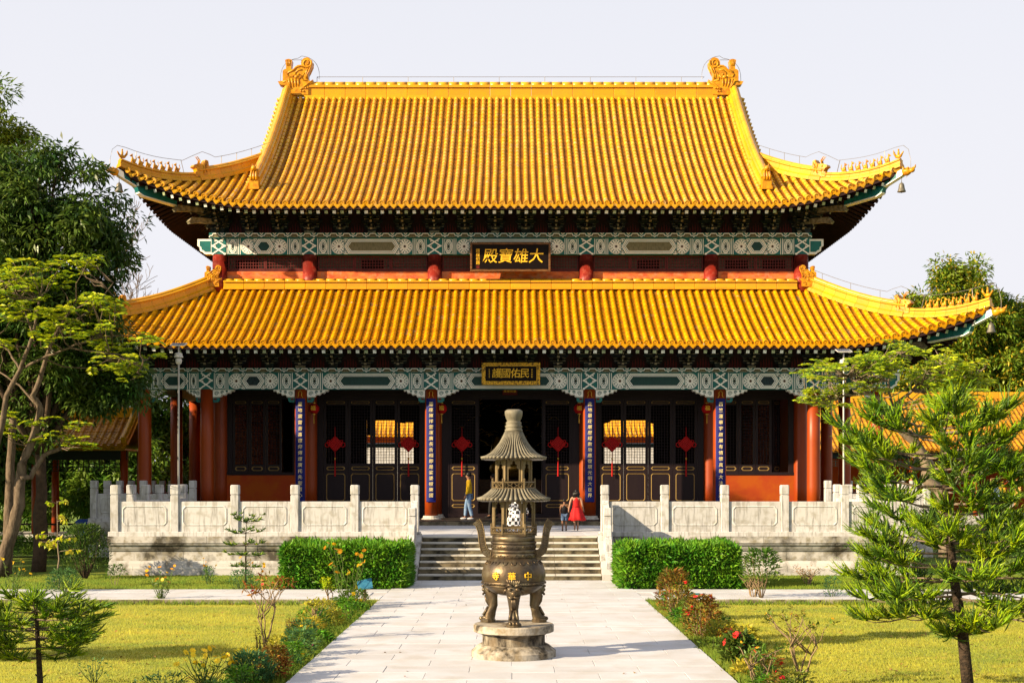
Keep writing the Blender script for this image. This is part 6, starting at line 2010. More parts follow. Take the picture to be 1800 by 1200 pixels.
# dark trees behind the left walkway
for i, (x, y, z, rx, rz_, lab) in enumerate(((-21.0, 63, 6.5, 3.6, 5.2, 'dark tree behind the left walkway roof, nearest the frame edge'), (-16.2, 65, 6.0, 3.2, 5.0, 'dark tree behind the left walkway roof, nearest the hall'), (-25.5, 58, 7.0, 3.4, 5.0, 'dark tree left of the walkway, at the frame edge'), (-18.5, 60, 2.6, 5.0, 2.6, 'low dark thicket behind the left walkway'), (-24.0, 62, 2.8, 5.0, 2.9, 'low dark thicket at the left frame edge'))):
    C = ellipsoid_clumps((x, y, z), (rx, 2.6, rz_), 85, .4)
    broadleaf('leafy_tree', lab, 'tree', (x, y, -.1), C, 'leaf_mid' if i != 2 else 'leaf_dark', 'bark_brown', 13000, .34, .11, .25, .85, group='trees behind the left walkway')
# trees beyond the left edge that shade the left half of the facade
for x, y, z, lab in ((-22.6, 42.6, 6.9, 'dense tree standing left of the terrace'), (-26.0, 38.6, 7.6, 'dense tree standing further left of the lawn'), (-21.2, 46.6, 6.0, 'dense tree standing left of the hall platform'), (-24.5, 34.0, 5.4, 'dense tree standing left of the cross path'), (-20.3, 43.4, 7.6, 'dense tree standing close behind the large dark tree'), (-19.0, 46.4, 6.6, 'dense tree beside the left walkway'), (-25.2, 49.8, 7.2, 'dense tree left of the walkway roof')):
    C = ellipsoid_clumps((x, y, z), (3.1 if x < -20.5 else 2.3, 2.4, 3.9), 110, .3)
    broadleaf('leafy_tree', lab, 'tree', (x, y, -.1), C, 'leaf_dark', 'bark_brown', 16000, .42, .20, .25, .85, group='trees left of the terrace')
# trees that throw thin shadow bands over the lawn and path
for x, y, z, lab in ((-17.0, 14.6, 5.0, 'small leafy tree on the left lawn outside the view'), (-15.0, 11.0, 4.3, 'spreading leafy tree on the left lawn outside the view')):
    C = ellipsoid_clumps((x, y, z), (2.0, .6, .35), 30, .3)
    broadleaf('leafy_tree', lab, 'tree', (x, y, -.1), C, 'leaf_mid', 'bark_brown', 2600, .22, .08, .09, .32, group='trees on the left lawn')
# sunlit trees behind the right end of the hall, with yellow blossom
for i, (x, y, z, rx, rz_, lab) in enumerate(((31.9, 92, 13.4, 4.5, 4.9, 'round green tree with yellow blossom rising behind the right roof corner'), (37.6, 93, 11.2, 4.0, 5.0, 'lower green tree with yellow blossom at the right edge'), (34.6, 91, 8.6, 5.0, 4.0, 'bright bushy tree below the right roof corner'), (28.0, 94, 7.5, 4.0, 4.2, 'green tree behind the right side building near the hall'))):
    C = ellipsoid_clumps((x, y, z), (rx, 2.8, rz_), 170, .45)
    broadleaf('blossoming_tree', lab, 'tree', (x, y, -.1), C, 'leaf_tree', 'bark_brown', 34000, .40, .13, .3, .95, droop=.25, blossom=.16, group='blossoming trees behind the hall')
# bare tree behind the hall on the left
def bare_tree():
    D = 62.0
    b = at(268, 846, D)
    t = thing('bare_tree', 'leafless tree with thin twigs against the sky, left of the hall', 'tree', (b.x, D, -.1))
    br = []
    g = random.Random(4)
    def grow(p, d, L, r, lev):
        pts = [p]; q = p
        for i in range(5):
            d = (d + Vector((g.uniform(-.22, .22), g.uniform(-.22, .22), g.uniform(-.05, .18)))).normalized(); q = q + d * (L / 5); pts.append(q)
        br.append((pts, taper(r, r * .45, 6)))
        if lev > 0:
            for i in range(4 if lev > 1 else 5):
                k = g.randint(2, 5)
                grow(pts[k], (d + Vector((g.uniform(-1, 1), g.uniform(-.7, .7), g.uniform(-.2, .6)))).normalized(), L * g.uniform(.4, .68), r * .42, lev - 1)
    grow(Vector((b.x, D, -.1)), Vector((-.05, 0, 1)), 10.0, .17, 0)
    top = br[0][0][-1]
    for q in range(6):
        grow(br[0][0][g.randint(3, 5)], Vector((g.uniform(-.9, .9), g.uniform(-.5, .5), .8)).normalized(), 3.6, .08, 3)
    m = MB()
    for pts, rad in br: m.tube(pts, [max(.011, r) for r in rad], 4, cap=False)
    m.build('trunk', 'bark_grey', t)
bare_tree()
# ------------------------------------------------------------------ flat-topped feathery trees
def feathery(name, label, base, limbs, D0, sprays, barkm, leafm, droop=.16, pl=.40, seed=1, group=None):
    """limbs: list of (list of (px,py,dD), r0, r1); sprays: list of (centre, radius, count) with flat pinnate leaves"""
    t = thing(name, label, 'tree', base, group)
    g = random.Random(seed)
    br = []
    for pp, r0, r1 in limbs:
        ctrl = [at(x, y, D0 + dd) for x, y, dd in pp]
        pts = []
        for a, b in zip(ctrl[:-1], ctrl[1:]):
            pts += [a.lerp(b, f) + Vector((g.uniform(-.02, .02), g.uniform(-.02, .02), g.uniform(-.02, .02))) for f in (0, .34, .67)]
        pts.append(ctrl[-1])
        br.append((pts, taper(r0, r1, len(pts))))
    allp = [p for pts, r in br for p in pts[len(pts) // 3:]]
    Ps = []; Ds = []; Us = []; Ls = []; Ws = []
    for c, rad, cnt in sprays:
        c = Vector(c)
        nb = min(allp, key=lambda q: (q - c).length + (2 if q.z > c.z + .3 else 0))
        br.append((bent(nb, c, 4, .10, -.05, g), taper(.022, .006, 5)))
        for i in range(cnt):
            a = g.uniform(0, 6.283)
            d = Vector((math.cos(a), math.sin(a), g.uniform(-.15, .5)))
            s0 = c + Vector((g.uniform(-.5, .5), g.uniform(-.5, .5), g.uniform(-.25, .25))) * rad
            L = pl * g.uniform(.7, 1.3)
            sd = Vector((-d.y, d.x, 0))
            for k in range(9):       # pinnae pairs along the drooping rachis
                f = (k + .5) / 9
                p = s0 + d * L * f - Vector((0, 0, 1)) * L * f * f * droop * 2
                w = L * .46 * math.sin(math.pi * min(1, f * .9 + .12)) ** .7
                for q in (-1, 1):
                    dd = (sd * q + d * .45 + Vector((0, 0, g.uniform(-.15, .1)))).normalized()
                    Ps.append(p); Ds.append(dd); Us.append((0, 0, 1)); Ls.append(w); Ws.append(L * .15)
    branch_tubes(t, br, barkm, 'trunk', 7)
    P = np.array([tuple(p) for p in Ps]); Dd = np.array([tuple(d) for d in Ds]); U = np.array(Us) + rng.normal(size=P.shape) * .45 + np.array([-.25, -.35, 0])
    V, Fq = leaf_quads(P, Dd, U, np.array(Ls), np.array(Ws), .1)
    obj_np('crown', V, Fq, [leafm, 'leaf_mid'], t, (rng.random(len(Fq)) < .25).astype(int))
    return t
g = random.Random(11)
D0 = 35.0
def c2(x, y): return (x / 2.609, 520 + y / 2.609)
L = [([(*c2(-10, 1290), 0), (*c2(55, 1080), 0), (*c2(88, 960), 0), (*c2(95, 830), .1), (*c2(100, 770), .1), (*c2(155, 650), .2), (*c2(185, 520), .2), (*c2(150, 455), .1), (*c2(200, 330), 0), (*c2(240, 200), -.3), (*c2(330, 60), -.4)], .24, .03),
     ([(*c2(30, 1290), .3), (*c2(40, 1000), .5), (*c2(50, 780), .6), (*c2(60, 560), .8)], .20, .10),
     ([(*c2(-60, 820), -.3), (*c2(0, 640), -.3), (*c2(30, 460), -.3), (*c2(95, 340), -.4), (*c2(150, 180), -.5), (*c2(180, 20), -.6)], .13, .03),
     ([(*c2(95, 840), 0), (*c2(140, 830), .2), (*c2(200, 735), .3), (*c2(290, 690), .5)], .12, .05),
     ([(*c2(110, 325), -.4), (*c2(220, 275), -.6), (*c2(320, 238), -.8), (*c2(500, 265), -1.0), (*c2(650, 325), -1.2)], .055, .012),
     ([(*c2(320, 238), -.8), (*c2(420, 195), -.6), (*c2(560, 180), -.4), (*c2(690, 198), -.3)], .04, .010),
     ([(*c2(95, 340), -.4), (*c2(40, 250), 0), (*c2(-20, 190), .2)], .05, .02),
     ([(*c2(185, 520), .2), (*c2(90, 410), .5), (*c2(0, 350), .8)], .05, .02),
     ([(*c2(240, 200), -.3), (*c2(330, 120), .2), (*c2(450, 40), .4), (*c2(520, -60), .4)], .04, .012),
     ([(*c2(150, 180), -.5), (*c2(110, 60), 0), (*c2(60, -60), .3)], .04, .012)]
sp = []
cl = [(g.uniform(-20, 215), g.random() ** 1.2) for i in range(26)] + [(245, .75), (225, .9), (255, .55)]
for i in range(170):
    x, v = cl[i % len(cl)]
    y = 462 + (abs(x - 105) / 150) ** 2 * 40 + v * 165 + g.gauss(0, 9); x += g.gauss(0, 17)
    if y > 668: continue
    sp.append((at(x, y, D0 + g.uniform(-1.6, 1.6)), .30, 3))
for i in range(22): sp.append((at(g.uniform(-10, 145), g.uniform(725, 790), D0 + g.uniform(-.8, .8)), .3, 3))
feathery('flame_tree', 'flat-topped feathery tree with pale branches at the left', (at(15, 846, D0).x, D0, -.1), [(a_, b_ * .78, c_) for a_, b_, c_ in L], D0, sp, 'bark_shade', 'leaf_bright', seed=3)
D0 = 33.0
def c8(x, y): return (1180 + x / 3.103, 560 + y / 3.103)
L = [([(*c8(1500, 1300), 0), (*c8(1490, 1050), 0), (*c8(1460, 930), 0), (*c8(1390, 880), 0), (*c8(1385, 780), .1), (*c8(1340, 680), .1), (*c8(1240, 600), 0), (*c8(1190, 490), -.1), (*c8(1090, 412), -.2), (*c8(1000, 400), -.3)], .20, .035),
     ([(*c8(1470, 930), .2), (*c8(1440, 850), .3), (*c8(1400, 760), .4), (*c8(1330, 660), .5), (*c8(1450, 560), .6), (*c8(1500, 430), .6)], .13, .03),
     ([(*c8(1190, 490), 0), (*c8(1280, 420), .3), (*c8(1380, 330), .4), (*c8(1520, 260), .5)], .06, .015),
     ([(*c8(1090, 412), -.2), (*c8(1020, 350), -.4), (*c8(960, 310), -.5)], .04, .012),
     ([(*c8(1090, 412), -.2), (*c8(950, 420), 0), (*c8(830, 450), .2), (*c8(720, 455), .3)], .035, .01),
     ([(*c8(1450, 560), .6), (*c8(1580, 450), .6), (*c8(1640, 330), .5), (*c8(1720, 260), .4)], .05, .012),
     ([(*c8(1240, 600), 0), (*c8(1180, 380), .5), (*c8(1200, 260), .6), (*c8(1210, 190), .6)], .04, .01)]
sp = []
cl = [(g.uniform(1425, 1750), g.random() ** 1.3) for i in range(30)] + [(1575, -.12), (1610, -.05), (1690, .1)]
for i in range(200):
    x, v = cl[i % len(cl)]
    y = 620 + ((x - 1585) / 175) ** 2 * 34 + v * 85 + g.gauss(0, 7); x += g.gauss(0, 15)
    if y > 714: continue
    sp.append((at(x, y, D0 + g.uniform(-1.6, 1.6)), .26, 3))
for i in range(20): sp.append((at(g.uniform(1400, 1475), g.uniform(688, 716), D0 + g.uniform(-.4, .4)), .16, 2))
feathery('flame_tree', 'flat-topped feathery tree with a leaning trunk at the right', (at(1662, 846, D0).x, D0, -.1), L, D0, sp, 'bark_pale', 'leaf_bright', seed=5, pl=.36)
# ------------------------------------------------------------------ monkey-tail pines
def pine(label, base, trunk_pts, r0, whorls, rope_l, rope_r, seed, dark=.3, upbend=.5, ropes=16, stubs=True):
    """whorls: list of (height along trunk 0..1, branch count, branch length, rise)"""
    g = random.Random(seed)
    t = thing('norfolk_pine', label, 'tree', base)
    tr = [Vector(p) for p in trunk_pts]
    m = MB(); m.smooth = True
    pts = []
    for a, b in zip(tr[:-1], tr[1:]): pts += [a.lerp(b, f) for f in (0, .5)]
    pts.append(tr[-1])
    m.tube(pts, taper(r0, r0 * .22, len(pts)), 9)
    for p in pts[:-2]:
        for q in range(3):
            if stubs:
                a = g.uniform(0, 6.28); m.tube([p + Vector((0, 0, g.uniform(-.05, .05))), p + Vector((math.cos(a), math.sin(a), .2)) * g.uniform(.05, .09)], [.012, .005], 4)
    m.build('trunk', 'bark_pine', t)
    acc = [0.0]
    for a, b in zip(tr[:-1], tr[1:]): acc.append(acc[-1] + (b - a).length)
    Pt = np.array([tuple(p) for p in tr])
    def pos(f): return Vector([float(np.interp(f * acc[-1], acc, Pt[:, i])) for i in range(3)])
    mb = MB(); mb.smooth = True
    V = []; Fq = []; mi = []
    def rope(p, d, L, r):
        k = 4; up = Vector((0, 0, 1)); n0 = len(V)
        q = p; dd = d.copy()
        u = dd.cross(up)
        if u.length < .05: u = Vector((1, 0, 0))
        u.normalize(); w = u.cross(dd).normalized()
        for i in range(k + 1):
            f = i / k; rr = r * (1 - f * .55) * (1 if i < k else .25)
            for j in range(4):
                a = math.pi / 2 * j + .4
                V.append(q + (u * math.cos(a) + w * math.sin(a)) * rr)
            dd = (dd + up * upbend / k).normalized(); q = q + dd * (L / k)
        for i in range(k):
            for j in range(4): Fq.append((n0 + i * 4 + j, n0 + i * 4 + (j + 1) % 4, n0 + (i + 1) * 4 + (j + 1) % 4, n0 + (i + 1) * 4 + j))
        c_ = 1 if g.random() < dark else 0
        mi.extend([c_] * (k * 4))
        # needles along the rope
        for i in range(9):
            f = g.uniform(.05, 1); b = p + d * L * f * .9 + up * upbend * L * f * f * .45
            sd = Vector((g.gauss(0, 1), g.gauss(0, 1), g.gauss(0, 1))).normalized()
            n1 = len(V); dn = (d * .9 + sd * .8 + up * .3).normalized(); ll = L * .24
            s_ = dn.cross(sd).normalized() * r * .45
            V.extend([b - s_, b + s_, b + dn * ll, b + dn * ll * .95])
            Fq.append((n1, n1 + 1, n1 + 2, n1 + 3)); mi.append(c_)
    for f, nb, Lb, riseb in whorls:
        a0 = g.uniform(0, 6.28)
        for i in range(nb):
            c = pos(min(1, max(0, f + g.uniform(-.022, .022))))
            a = a0 + 6.283 * i / nb + g.uniform(-.25, .25)
            L = Lb * g.uniform(.75, 1.2)
            d = Vector((math.cos(a), math.sin(a), riseb + g.uniform(-.08, .08)))
            p1 = c + Vector((d.x, d.y, d.z * .3)) * L * .45; p2 = c + Vector((d.x, d.y, d.z)) * L * .8; p3 = c + Vector((d.x, d.y, d.z * 1.3 + .05)) * L
            path = [c, p1, p2, p3]
            mb.tube(path, [.018, .013, .010, .006] if r0 > .05 else [.010, .007, .006, .004], 5)
            # side twigs, each ending in an upswept tuft
            subs = [(1.0, Vector((d.x, d.y, .12)), L * .22)]
            for q in range(max(2, int(1.8 + L * 2.6))):
                fr = .50 + .45 * (q + g.random() * .6) / max(2, int(1.8 + L * 2.6))
                sdv = Vector((-d.y, d.x, 0)) * (1 if q % 2 else -1)
                subs.append((fr, (Vector((d.x, d.y, .1)) * .8 + sdv * g.uniform(.5, 1.0)).normalized(), L * g.uniform(.22, .34)))
            for fr, dv, ls in subs:
                b = path[0].lerp(path[1], fr / .45) if fr < .45 else (path[1].lerp(path[2], (fr - .45) / .35) if fr < .8 else path[2].lerp(path[3], (fr - .8) / .2))
                dv = (dv + Vector((0, 0, g.uniform(-.05, .25)))).normalized()
                e = b + dv * ls
                mb.tube([b, e], [.006, .004], 4)
                for q in range(ropes):
                    h_ = (q + g.random()) / ropes
                    o_ = b.lerp(e, .45 + .55 * h_)
                    dr = (dv * (.45 + .8 * h_) + Vector((g.gauss(0, .6), g.gauss(0, .6), g.uniform(-.25, .55)))).normalized()
                    rope(o_, dr, rope_l * g.uniform(.55, 1.1), rope_r)
    top = tr[-1]
    for q in range(10): rope(top, Vector((g.gauss(0, .9), g.gauss(0, .9), .8)).normalized(), rope_l * .8, rope_r)
    mb.build('branches', 'bark_pale' if r0 > .05 else 'bark_grey', t)
    obj_np('crown', np.array([tuple(v) for v in V]), np.array(Fq), ['leaf_pine', 'leaf_pine_dark'], t, mi)
    return t
D = 15.9
tp = [P3(1703, 1222, D), P3(1692, 1110, D), P3(1676, 1010, D), P3(1664, 900, D), P3(1660, 820, D), P3(1656, 770, D), P3(1652, 735, D)]
wh = [(.22, 3, .20, .0), (.31, 6, 1.05, -.12), (.36, 6, 1.15, -.05), (.42, 5, 1.05, .02), (.47, 5, 1.0, .06), (.53, 6, .92, .10), (.60, 5, .88, .10), (.67, 5, .85, .10), (.74, 5, .95, .12), (.80, 5, .90, .14), (.87, 5, .92, .18), (.93, 5, .85, .20), (.98, 4, .55, .25)]
pine('tall bright green pine with upturned tufts in the right foreground', (tp[0][0], D, -.11), tp, .078, wh, .31, .0135, 21, dark=.46, ropes=18, upbend=.8)
D = 15.4
tp = [P3(72, 1225, D), P3(68, 1150, D), P3(65, 1100, D), P3(64, 1078, D), P3(66, 1058, D)]
wh = [(.42, 4, .45, .02), (.52, 5, .58, .05), (.62, 5, .64, .06), (.72, 6, .66, .08), (.82, 6, .60, .12), (.90, 5, .45, .18), (.97, 4, .28, .2)]
pine('short flat-topped pine in the left foreground', (tp[0][0], D, -.11), tp, .040, wh, .22, .0100, 23, dark=.40, upbend=.12, ropes=15)
D = 31.6
b = at(432, 1030, D)
tp = [(b.x, D, -.02), (b.x, D, .6), (b.x, D, 1.25), (b.x + .02, D, 1.62)]
wh = [(.34, 4, .30, -.05), (.50, 5, .46, .0), (.66, 5, .40, .02), (.82, 5, .34, .08), (.98, 6, .30, .45)]
pine('tiny tiered pine sapling in front of the terrace wall at the left', (b.x, D, -.02), tp, .03, wh, .13, .012, 29, dark=.8, upbend=.25, ropes=9, stubs=False)
# ------------------------------------------------------------------ hedges
def hedge(label, x0, x1, y0, y1, z1, n, leafm='leaf_hedge', Ls=.12, Ws=.035, z0=-.02):
    t = thing('clipped_hedge', label, 'hedge', ((x0 + x1) / 2, (y0 + y1) / 2, z0))
    m = MB(); i = .10; m.bbox(x0 + i, x1 - i, y0 + i, y1 - i, z0, z1 - i, .08); m.build('inner_mass', 'leaf_dark', t)
    A = [(x1 - x0) * (z1 - z0), (x1 - x0) * (y1 - y0), (y1 - y0) * (z1 - z0), (y1 - y0) * (z1 - z0), (x1 - x0) * (z1 - z0) * .3]
    P = []; Dd = []
    for k, a in enumerate(A):
        c = int(n * a / sum(A)); u, v, w = rng.random(c), rng.random(c), rng.random(c) * .12 - .02
        X, Y, Z = x0 + u * (x1 - x0), y0 + v * (y1 - y0), z0 + v * (z1 - z0)
        if k == 0: P.append(np.stack([X, y0 + w, Z], 1)); d = (0, -1, .15)
        elif k == 1: P.append(np.stack([X, Y, z1 - w * .9 + rng.random(c) ** 6 * .10], 1)); d = (0, -.1, 1)
        elif k in (2, 3): P.append(np.stack([np.full(c, x0 if k == 2 else x1) + (w if k == 2 else -w), y0 + u * (y1 - y0), Z], 1)); d = (-1 if k == 2 else 1, 0, .2)
        else: P.append(np.stack([X, y1 - w, Z], 1)); d = (0, 1, .2)
        Dd.append(np.array(d) + rng.normal(size=(c, 3)) * .65)
    P = np.concatenate(P); Dd = unit(np.concatenate(Dd)); N_ = len(P)
    # irregular surface
    P[:, 1] += .035 * np.sin(P[:, 0] * 5.3) * np.sin(P[:, 2] * 6.1); P[:, 2] += .035 * np.sin(P[:, 0] * 4.1 + P[:, 1] * 3) + .02 * np.sin(P[:, 0] * 11.0)
    V, Fq = leaf_quads(P, Dd, rand_dirs(N_), rng.uniform(.7, 1.3, N_) * Ls, rng.uniform(.7, 1.3, N_) * Ws)
    obj_np('foliage', V, Fq, leafm, t)
hedge('clipped bright green hedge left of the stair', -5.62, -2.62, 31.3, 33.3, .98, 15000, Ls=.15, Ws=.042)
hedge('clipped bright green hedge right of the stair', 2.70, 5.56, 31.3, 33.3, .98, 15000, Ls=.15, Ws=.042)
hedge('low dark hedge at the far left by the walkway', -21, -14.0, 46.0, 46.8, .55, 5000, 'leaf_mid')
hedge('low hedge at the far right by the walkway', 15.5, 22, 46.0, 46.8, .75, 4000, 'leaf_mid')
# ------------------------------------------------------------------ small plants
def bush(name, label, px, py, D, w, h, n, leafm, Ls, Ws, stems=7, stemm='stem_green', flower=None, nf=0, fs=.05, up=.5, shape=1.0, z0=None, cat='shrub', lowfill=.1, group=None):
    b = at(px, py, D); z0 = b.z if z0 is None else z0
    t = thing(name, label, cat, (b.x, D, z0), group)
    g = random.Random(int(px * 7 + py))
    br = []; tips = []
    for i in range(stems):
        a = 6.283 * i / stems + g.uniform(-.4, .4); r = w * .5 * math.sqrt(g.random()) * .9
        tip = Vector((b.x + r * math.cos(a), D + r * math.sin(a) * .8, z0 + h * g.uniform(.6, .98)))
        br.append((bent((b.x + .03 * math.cos(a), D + .03 * math.sin(a), z0), tip, 4, .05, 0, g), taper(.010 * max(h, .6) + .003, .003, 5))); tips.append(tip)
    branch_tubes(t, br, stemm, 'stems', 5)
    u = rng.random((n, 3)); th = u[:, 0] * 6.283; zz = lowfill + (1 - lowfill) * u[:, 1] ** (1 / (1 + shape * .4))
    rr = np.sqrt(u[:, 2]) * w * .5 * np.sin(np.clip(zz, .02, 1) * math.pi * .86 + .25) ** .5
    P = np.stack([b.x + rr * np.cos(th), D + rr * np.sin(th) * .85, z0 + zz * h], 1)
    d = np.stack([np.cos(th), np.sin(th), np.full(n, up)], 1) + rng.normal(size=(n, 3)) * .5
    V, Fq = leaf_quads(P, unit(d), unit(np.array([0, 0, 1.]) + rng.normal(size=(n, 3)) * .4), rng.uniform(.6, 1.3, n) * Ls, rng.uniform(.6, 1.3, n) * Ws)
    obj_np('foliage', V, Fq, leafm, t)
    for i in range(nf):
        q = P[g.randrange(n)]
        c = Vector((q[0], q[1] - .05, max(q[2], z0 + h * .5) + .04))
        blossom(t, c, fs, flower, g)
    return t
FL = {}
def flower_mesh(mat):
    if mat in FL: return FL[mat]
    m = MB(); n = 8
    for i in range(n):
        a = 6.283 * i / n; d = Vector((math.cos(a), math.sin(a), .12)); s = Vector((-math.sin(a), math.cos(a), 0))
        m.add([(0, 0, 0), d * .6 + s * .32, d * 1.0 + s * .12, d * 1.0 - s * .12, d * .6 - s * .32], [(0, 4, 3, 2, 1)])
    m.ell((0, 0, .05), (.22, .22, .12), 8, 4)
    FL[mat] = m.mesh('flower', mat); return FL[mat]
def blossom(t, c, s, mat, g):
    place('flower', flower_mesh(mat), c, t, (R(g.uniform(10, 75)), R(g.uniform(-30, 30)), g.uniform(0, 6)), s)
def cosmos(label, px, py, D, h, w, ns, flower, fs, leafy=60, ht=None, group='yellow flowering plants', stemm='stem_green'):
    b = at(px, py, D)
    t = thing('flowering_plant', label, 'flowers', b, group)
    g = random.Random(int(px * 3 + py))
    br = []; Pp = []
    for i in range(ns):
        a = g.uniform(0, 6.283); r = w * .5 * math.sqrt(g.random())
        tip = b + Vector((r * math.cos(a), r * math.sin(a) * .7, h * g.uniform(.55, 1.0)))
        pts = bent(b + Vector((g.uniform(-.05, .05), g.uniform(-.05, .05), 0)), tip, 5, .06, 0, g)
        br.append((pts, taper(.008, .003, 6)))
        blossom(t, tip, fs * g.uniform(.7, 1.15), flower if g.random() < .8 else 'petal_yellow', g)
        for q in range(leafy // ns):
            f = g.random() ** 1.5 * .85; k = int(f * 5); Pp.append(tuple(pts[k].lerp(pts[k + 1], f * 5 - k)))
    branch_tubes(t, br, stemm, 'stems', 4)
    P = np.array(Pp); n = len(P)
    V, Fq = leaf_quads(P, unit(rng.normal(size=(n, 3)) + np.array([0, -.2, .35])), rand_dirs(n), rng.uniform(.06, .15, n), rng.uniform(.012, .03, n))
    obj_np('foliage', V, Fq, 'leaf_mid', t)
def twiggy(label, px, py, D, h, w, ns, leafm, Ls, Ws, stemm, flower=None, nf=0, fs=.03, nl=14, spread=.5):
    """few bare stems with leaf tufts at their tips"""
    b = at(px, py, D)
    t = thing('twiggy_shrub', label, 'shrub', b)
    g = random.Random(int(px * 5 + py)); br = []; tips = []
    for i in range(ns):
        a = g.uniform(0, 6.283); r = w * .25 * math.sqrt(g.random())
        f = b + Vector((r * math.cos(a), r * math.sin(a), h * g.uniform(.4, .6)))
        br.append((bent(b + Vector((g.uniform(-.04, .04), 0, 0)), f, 4, .04, 0, g), taper(.016, .010, 5)))
        for k in range(3):
            a2 = g.uniform(0, 6.283); r2 = w * .5 * g.random() ** .5
            tip = b + Vector((r2 * math.cos(a2), r2 * math.sin(a2) * .7, h * g.uniform(.72, 1.0)))
            br.append((bent(f, tip, 4, .07, 0, g), taper(.010, .004, 5))); tips.append(tip)
    branch_tubes(t, br, stemm, 'stems', 5)
    P = np.repeat(np.array([tuple(q) for q in tips]), nl, 0) + rng.normal(size=(len(tips) * nl, 3)) * .025
    n = len(P); d = unit(rng.normal(size=(n, 3)) + np.array([0, 0, .25]))
    V, Fq = leaf_quads(P, d, rand_dirs(n), rng.uniform(.6, 1.3, n) * Ls, rng.uniform(.6, 1.3, n) * Ws)
    obj_np('foliage', V, Fq, leafm, t)
    for i in range(nf): blossom(t, tips[i % len(tips)] + Vector((g.uniform(-.05, .05), -.02, .05)), fs, flower, g)
    return t
def gd(py, z=-.11): return (CAMZ - z) * F / (py - 846)     # distance of a ground point seen at row py
# left border of the path, near to far
cosmos('yellow cosmos flowers at the bottom left, nearest the camera', 360, 1215, gd(1215), .62, 1.1, 26, 'petal_yellow', .045, 160)
bush('feathery_shrub', 'dark feathery shrub at the bottom edge left of the path', 440, 1212, gd(1212), .62, .46, 900, 'leaf_blue', .10, .022, group='border shrubs', up=.9)
bush('leafy_shrub', 'rusty green shrub beside the dark feathery one', 482, 1203, gd(1203), .42, .52, 700, 'leaf_rust', .07, .03)
twiggy('tall thin-stemmed spurge with red flowers left of the path', 468, 1140, gd(1140), 1.18, .85, 5, 'leaf_rust', .11, .028, 'stem_tan', 'petal_red', 6, .025, 10)
bush('seed_head_plant', 'brown dried stalks with dark tops left of the path', 512, 1128, gd(1128), .22, .42, 120, 'leaf_rust', .05, .02, stems=9, stemm='bark_brown')
bush('seed_head_plant', 'dried stalk plant beside the spurge stems', 455, 1142, gd(1142), .14, .36, 70, 'leaf_rust', .05, .02, stems=5, stemm='bark_brown')
bush('leafy_shrub', 'grassy green shrub with pink flowers left of the path', 535, 1150, gd(1150), .60, .30, 420, 'leaf_mid', .14, .014, flower='petal_pink', nf=3, fs=.028, up=1.2)
bush('leafy_shrub', 'low green plants with a pink flower near the path edge', 505, 1178, gd(1178), .42, .22, 320, 'leaf_blue', .07, .02, flower='petal_pink', nf=2, fs=.03)
twiggy('pale leggy shrub in front of the cross path', 552, 1112, gd(1112), .62, .5, 4, 'leaf_yellow', .09, .03, 'stem_tan', nl=8)
bush('leafy_shrub', 'yellow-green variegated shrub left of the path', 586, 1108, gd(1108), .40, .38, 300, 'leaf_yellow', .07, .032, stems=6)
bush('leafy_shrub', 'dark green shrub below the blue sign', 612, 1098, gd(1098), .45, .50, 420, 'leaf_hedge', .08, .03)
twiggy('slim young shrub with drooping leaves beside the cross path', 582, 1078, gd(1078), .72, .4, 3, 'leaf_bright', .10, .035, 'stem_tan', nl=12)
cosmos('tall yellow cosmos in front of the left hedge', 612, 1075, gd(1075), 1.45, 1.1, 18, 'petal_orange', .055, 190)
bush('leafy_shrub', 'green clump of leaves at the foot of the tall cosmos', 622, 1078, gd(1078), .65, .50, 520, 'leaf_mid', .07, .03, flower='petal_yellow', nf=5, fs=.045)
cosmos('orange cosmos standing on the cross path kerb at the left', 283, 1060, gd(1060), .85, .85, 14, 'petal_orange', .042, 170)
cosmos('orange cosmos beside the tiny pine', 445, 1038, gd(1038), .85, .9, 9, 'petal_orange', .04, 60)
bush('leafy_shrub', 'grey-green shrub at the foot of the tiny pine', 425, 1042, gd(1042), .75, .55, 500, 'leaf_blue', .08, .02, up=1.0)
cosmos('thin cosmos between the terrace and the kerb', 365, 1030, gd(1030), .75, .45, 6, 'petal_orange', .038, 90)
bush('leafy_shrub', 'small bluish shrub in front of the terrace wall', 367, 1034, gd(1034), .35, .55, 220, 'leaf_blue', .07, .02, up=1.0)
bush('leafy_shrub', 'pale-stemmed small shrub left of the terrace corner', 202, 1036, gd(1036), .55, .62, 160, 'leaf_mid', .12, .03, stems=4, stemm='bark_pale', lowfill=.45)
bush('leafy_shrub', 'rounded shrub with tiny white flowers at the left', 112, 1046, gd(1046), .85, .62, 900, 'leaf_blue', .085, .03, flower='flag_white', nf=8, fs=.018)
bush('juniper_shrub', 'dark upright juniper in front of the terrace corner', 150, 1018, gd(1018, -.02), 1.35, 1.45, 2600, 'leaf_dark', .10, .03, stems=14, stemm='bark_brown', up=1.3, lowfill=.15)
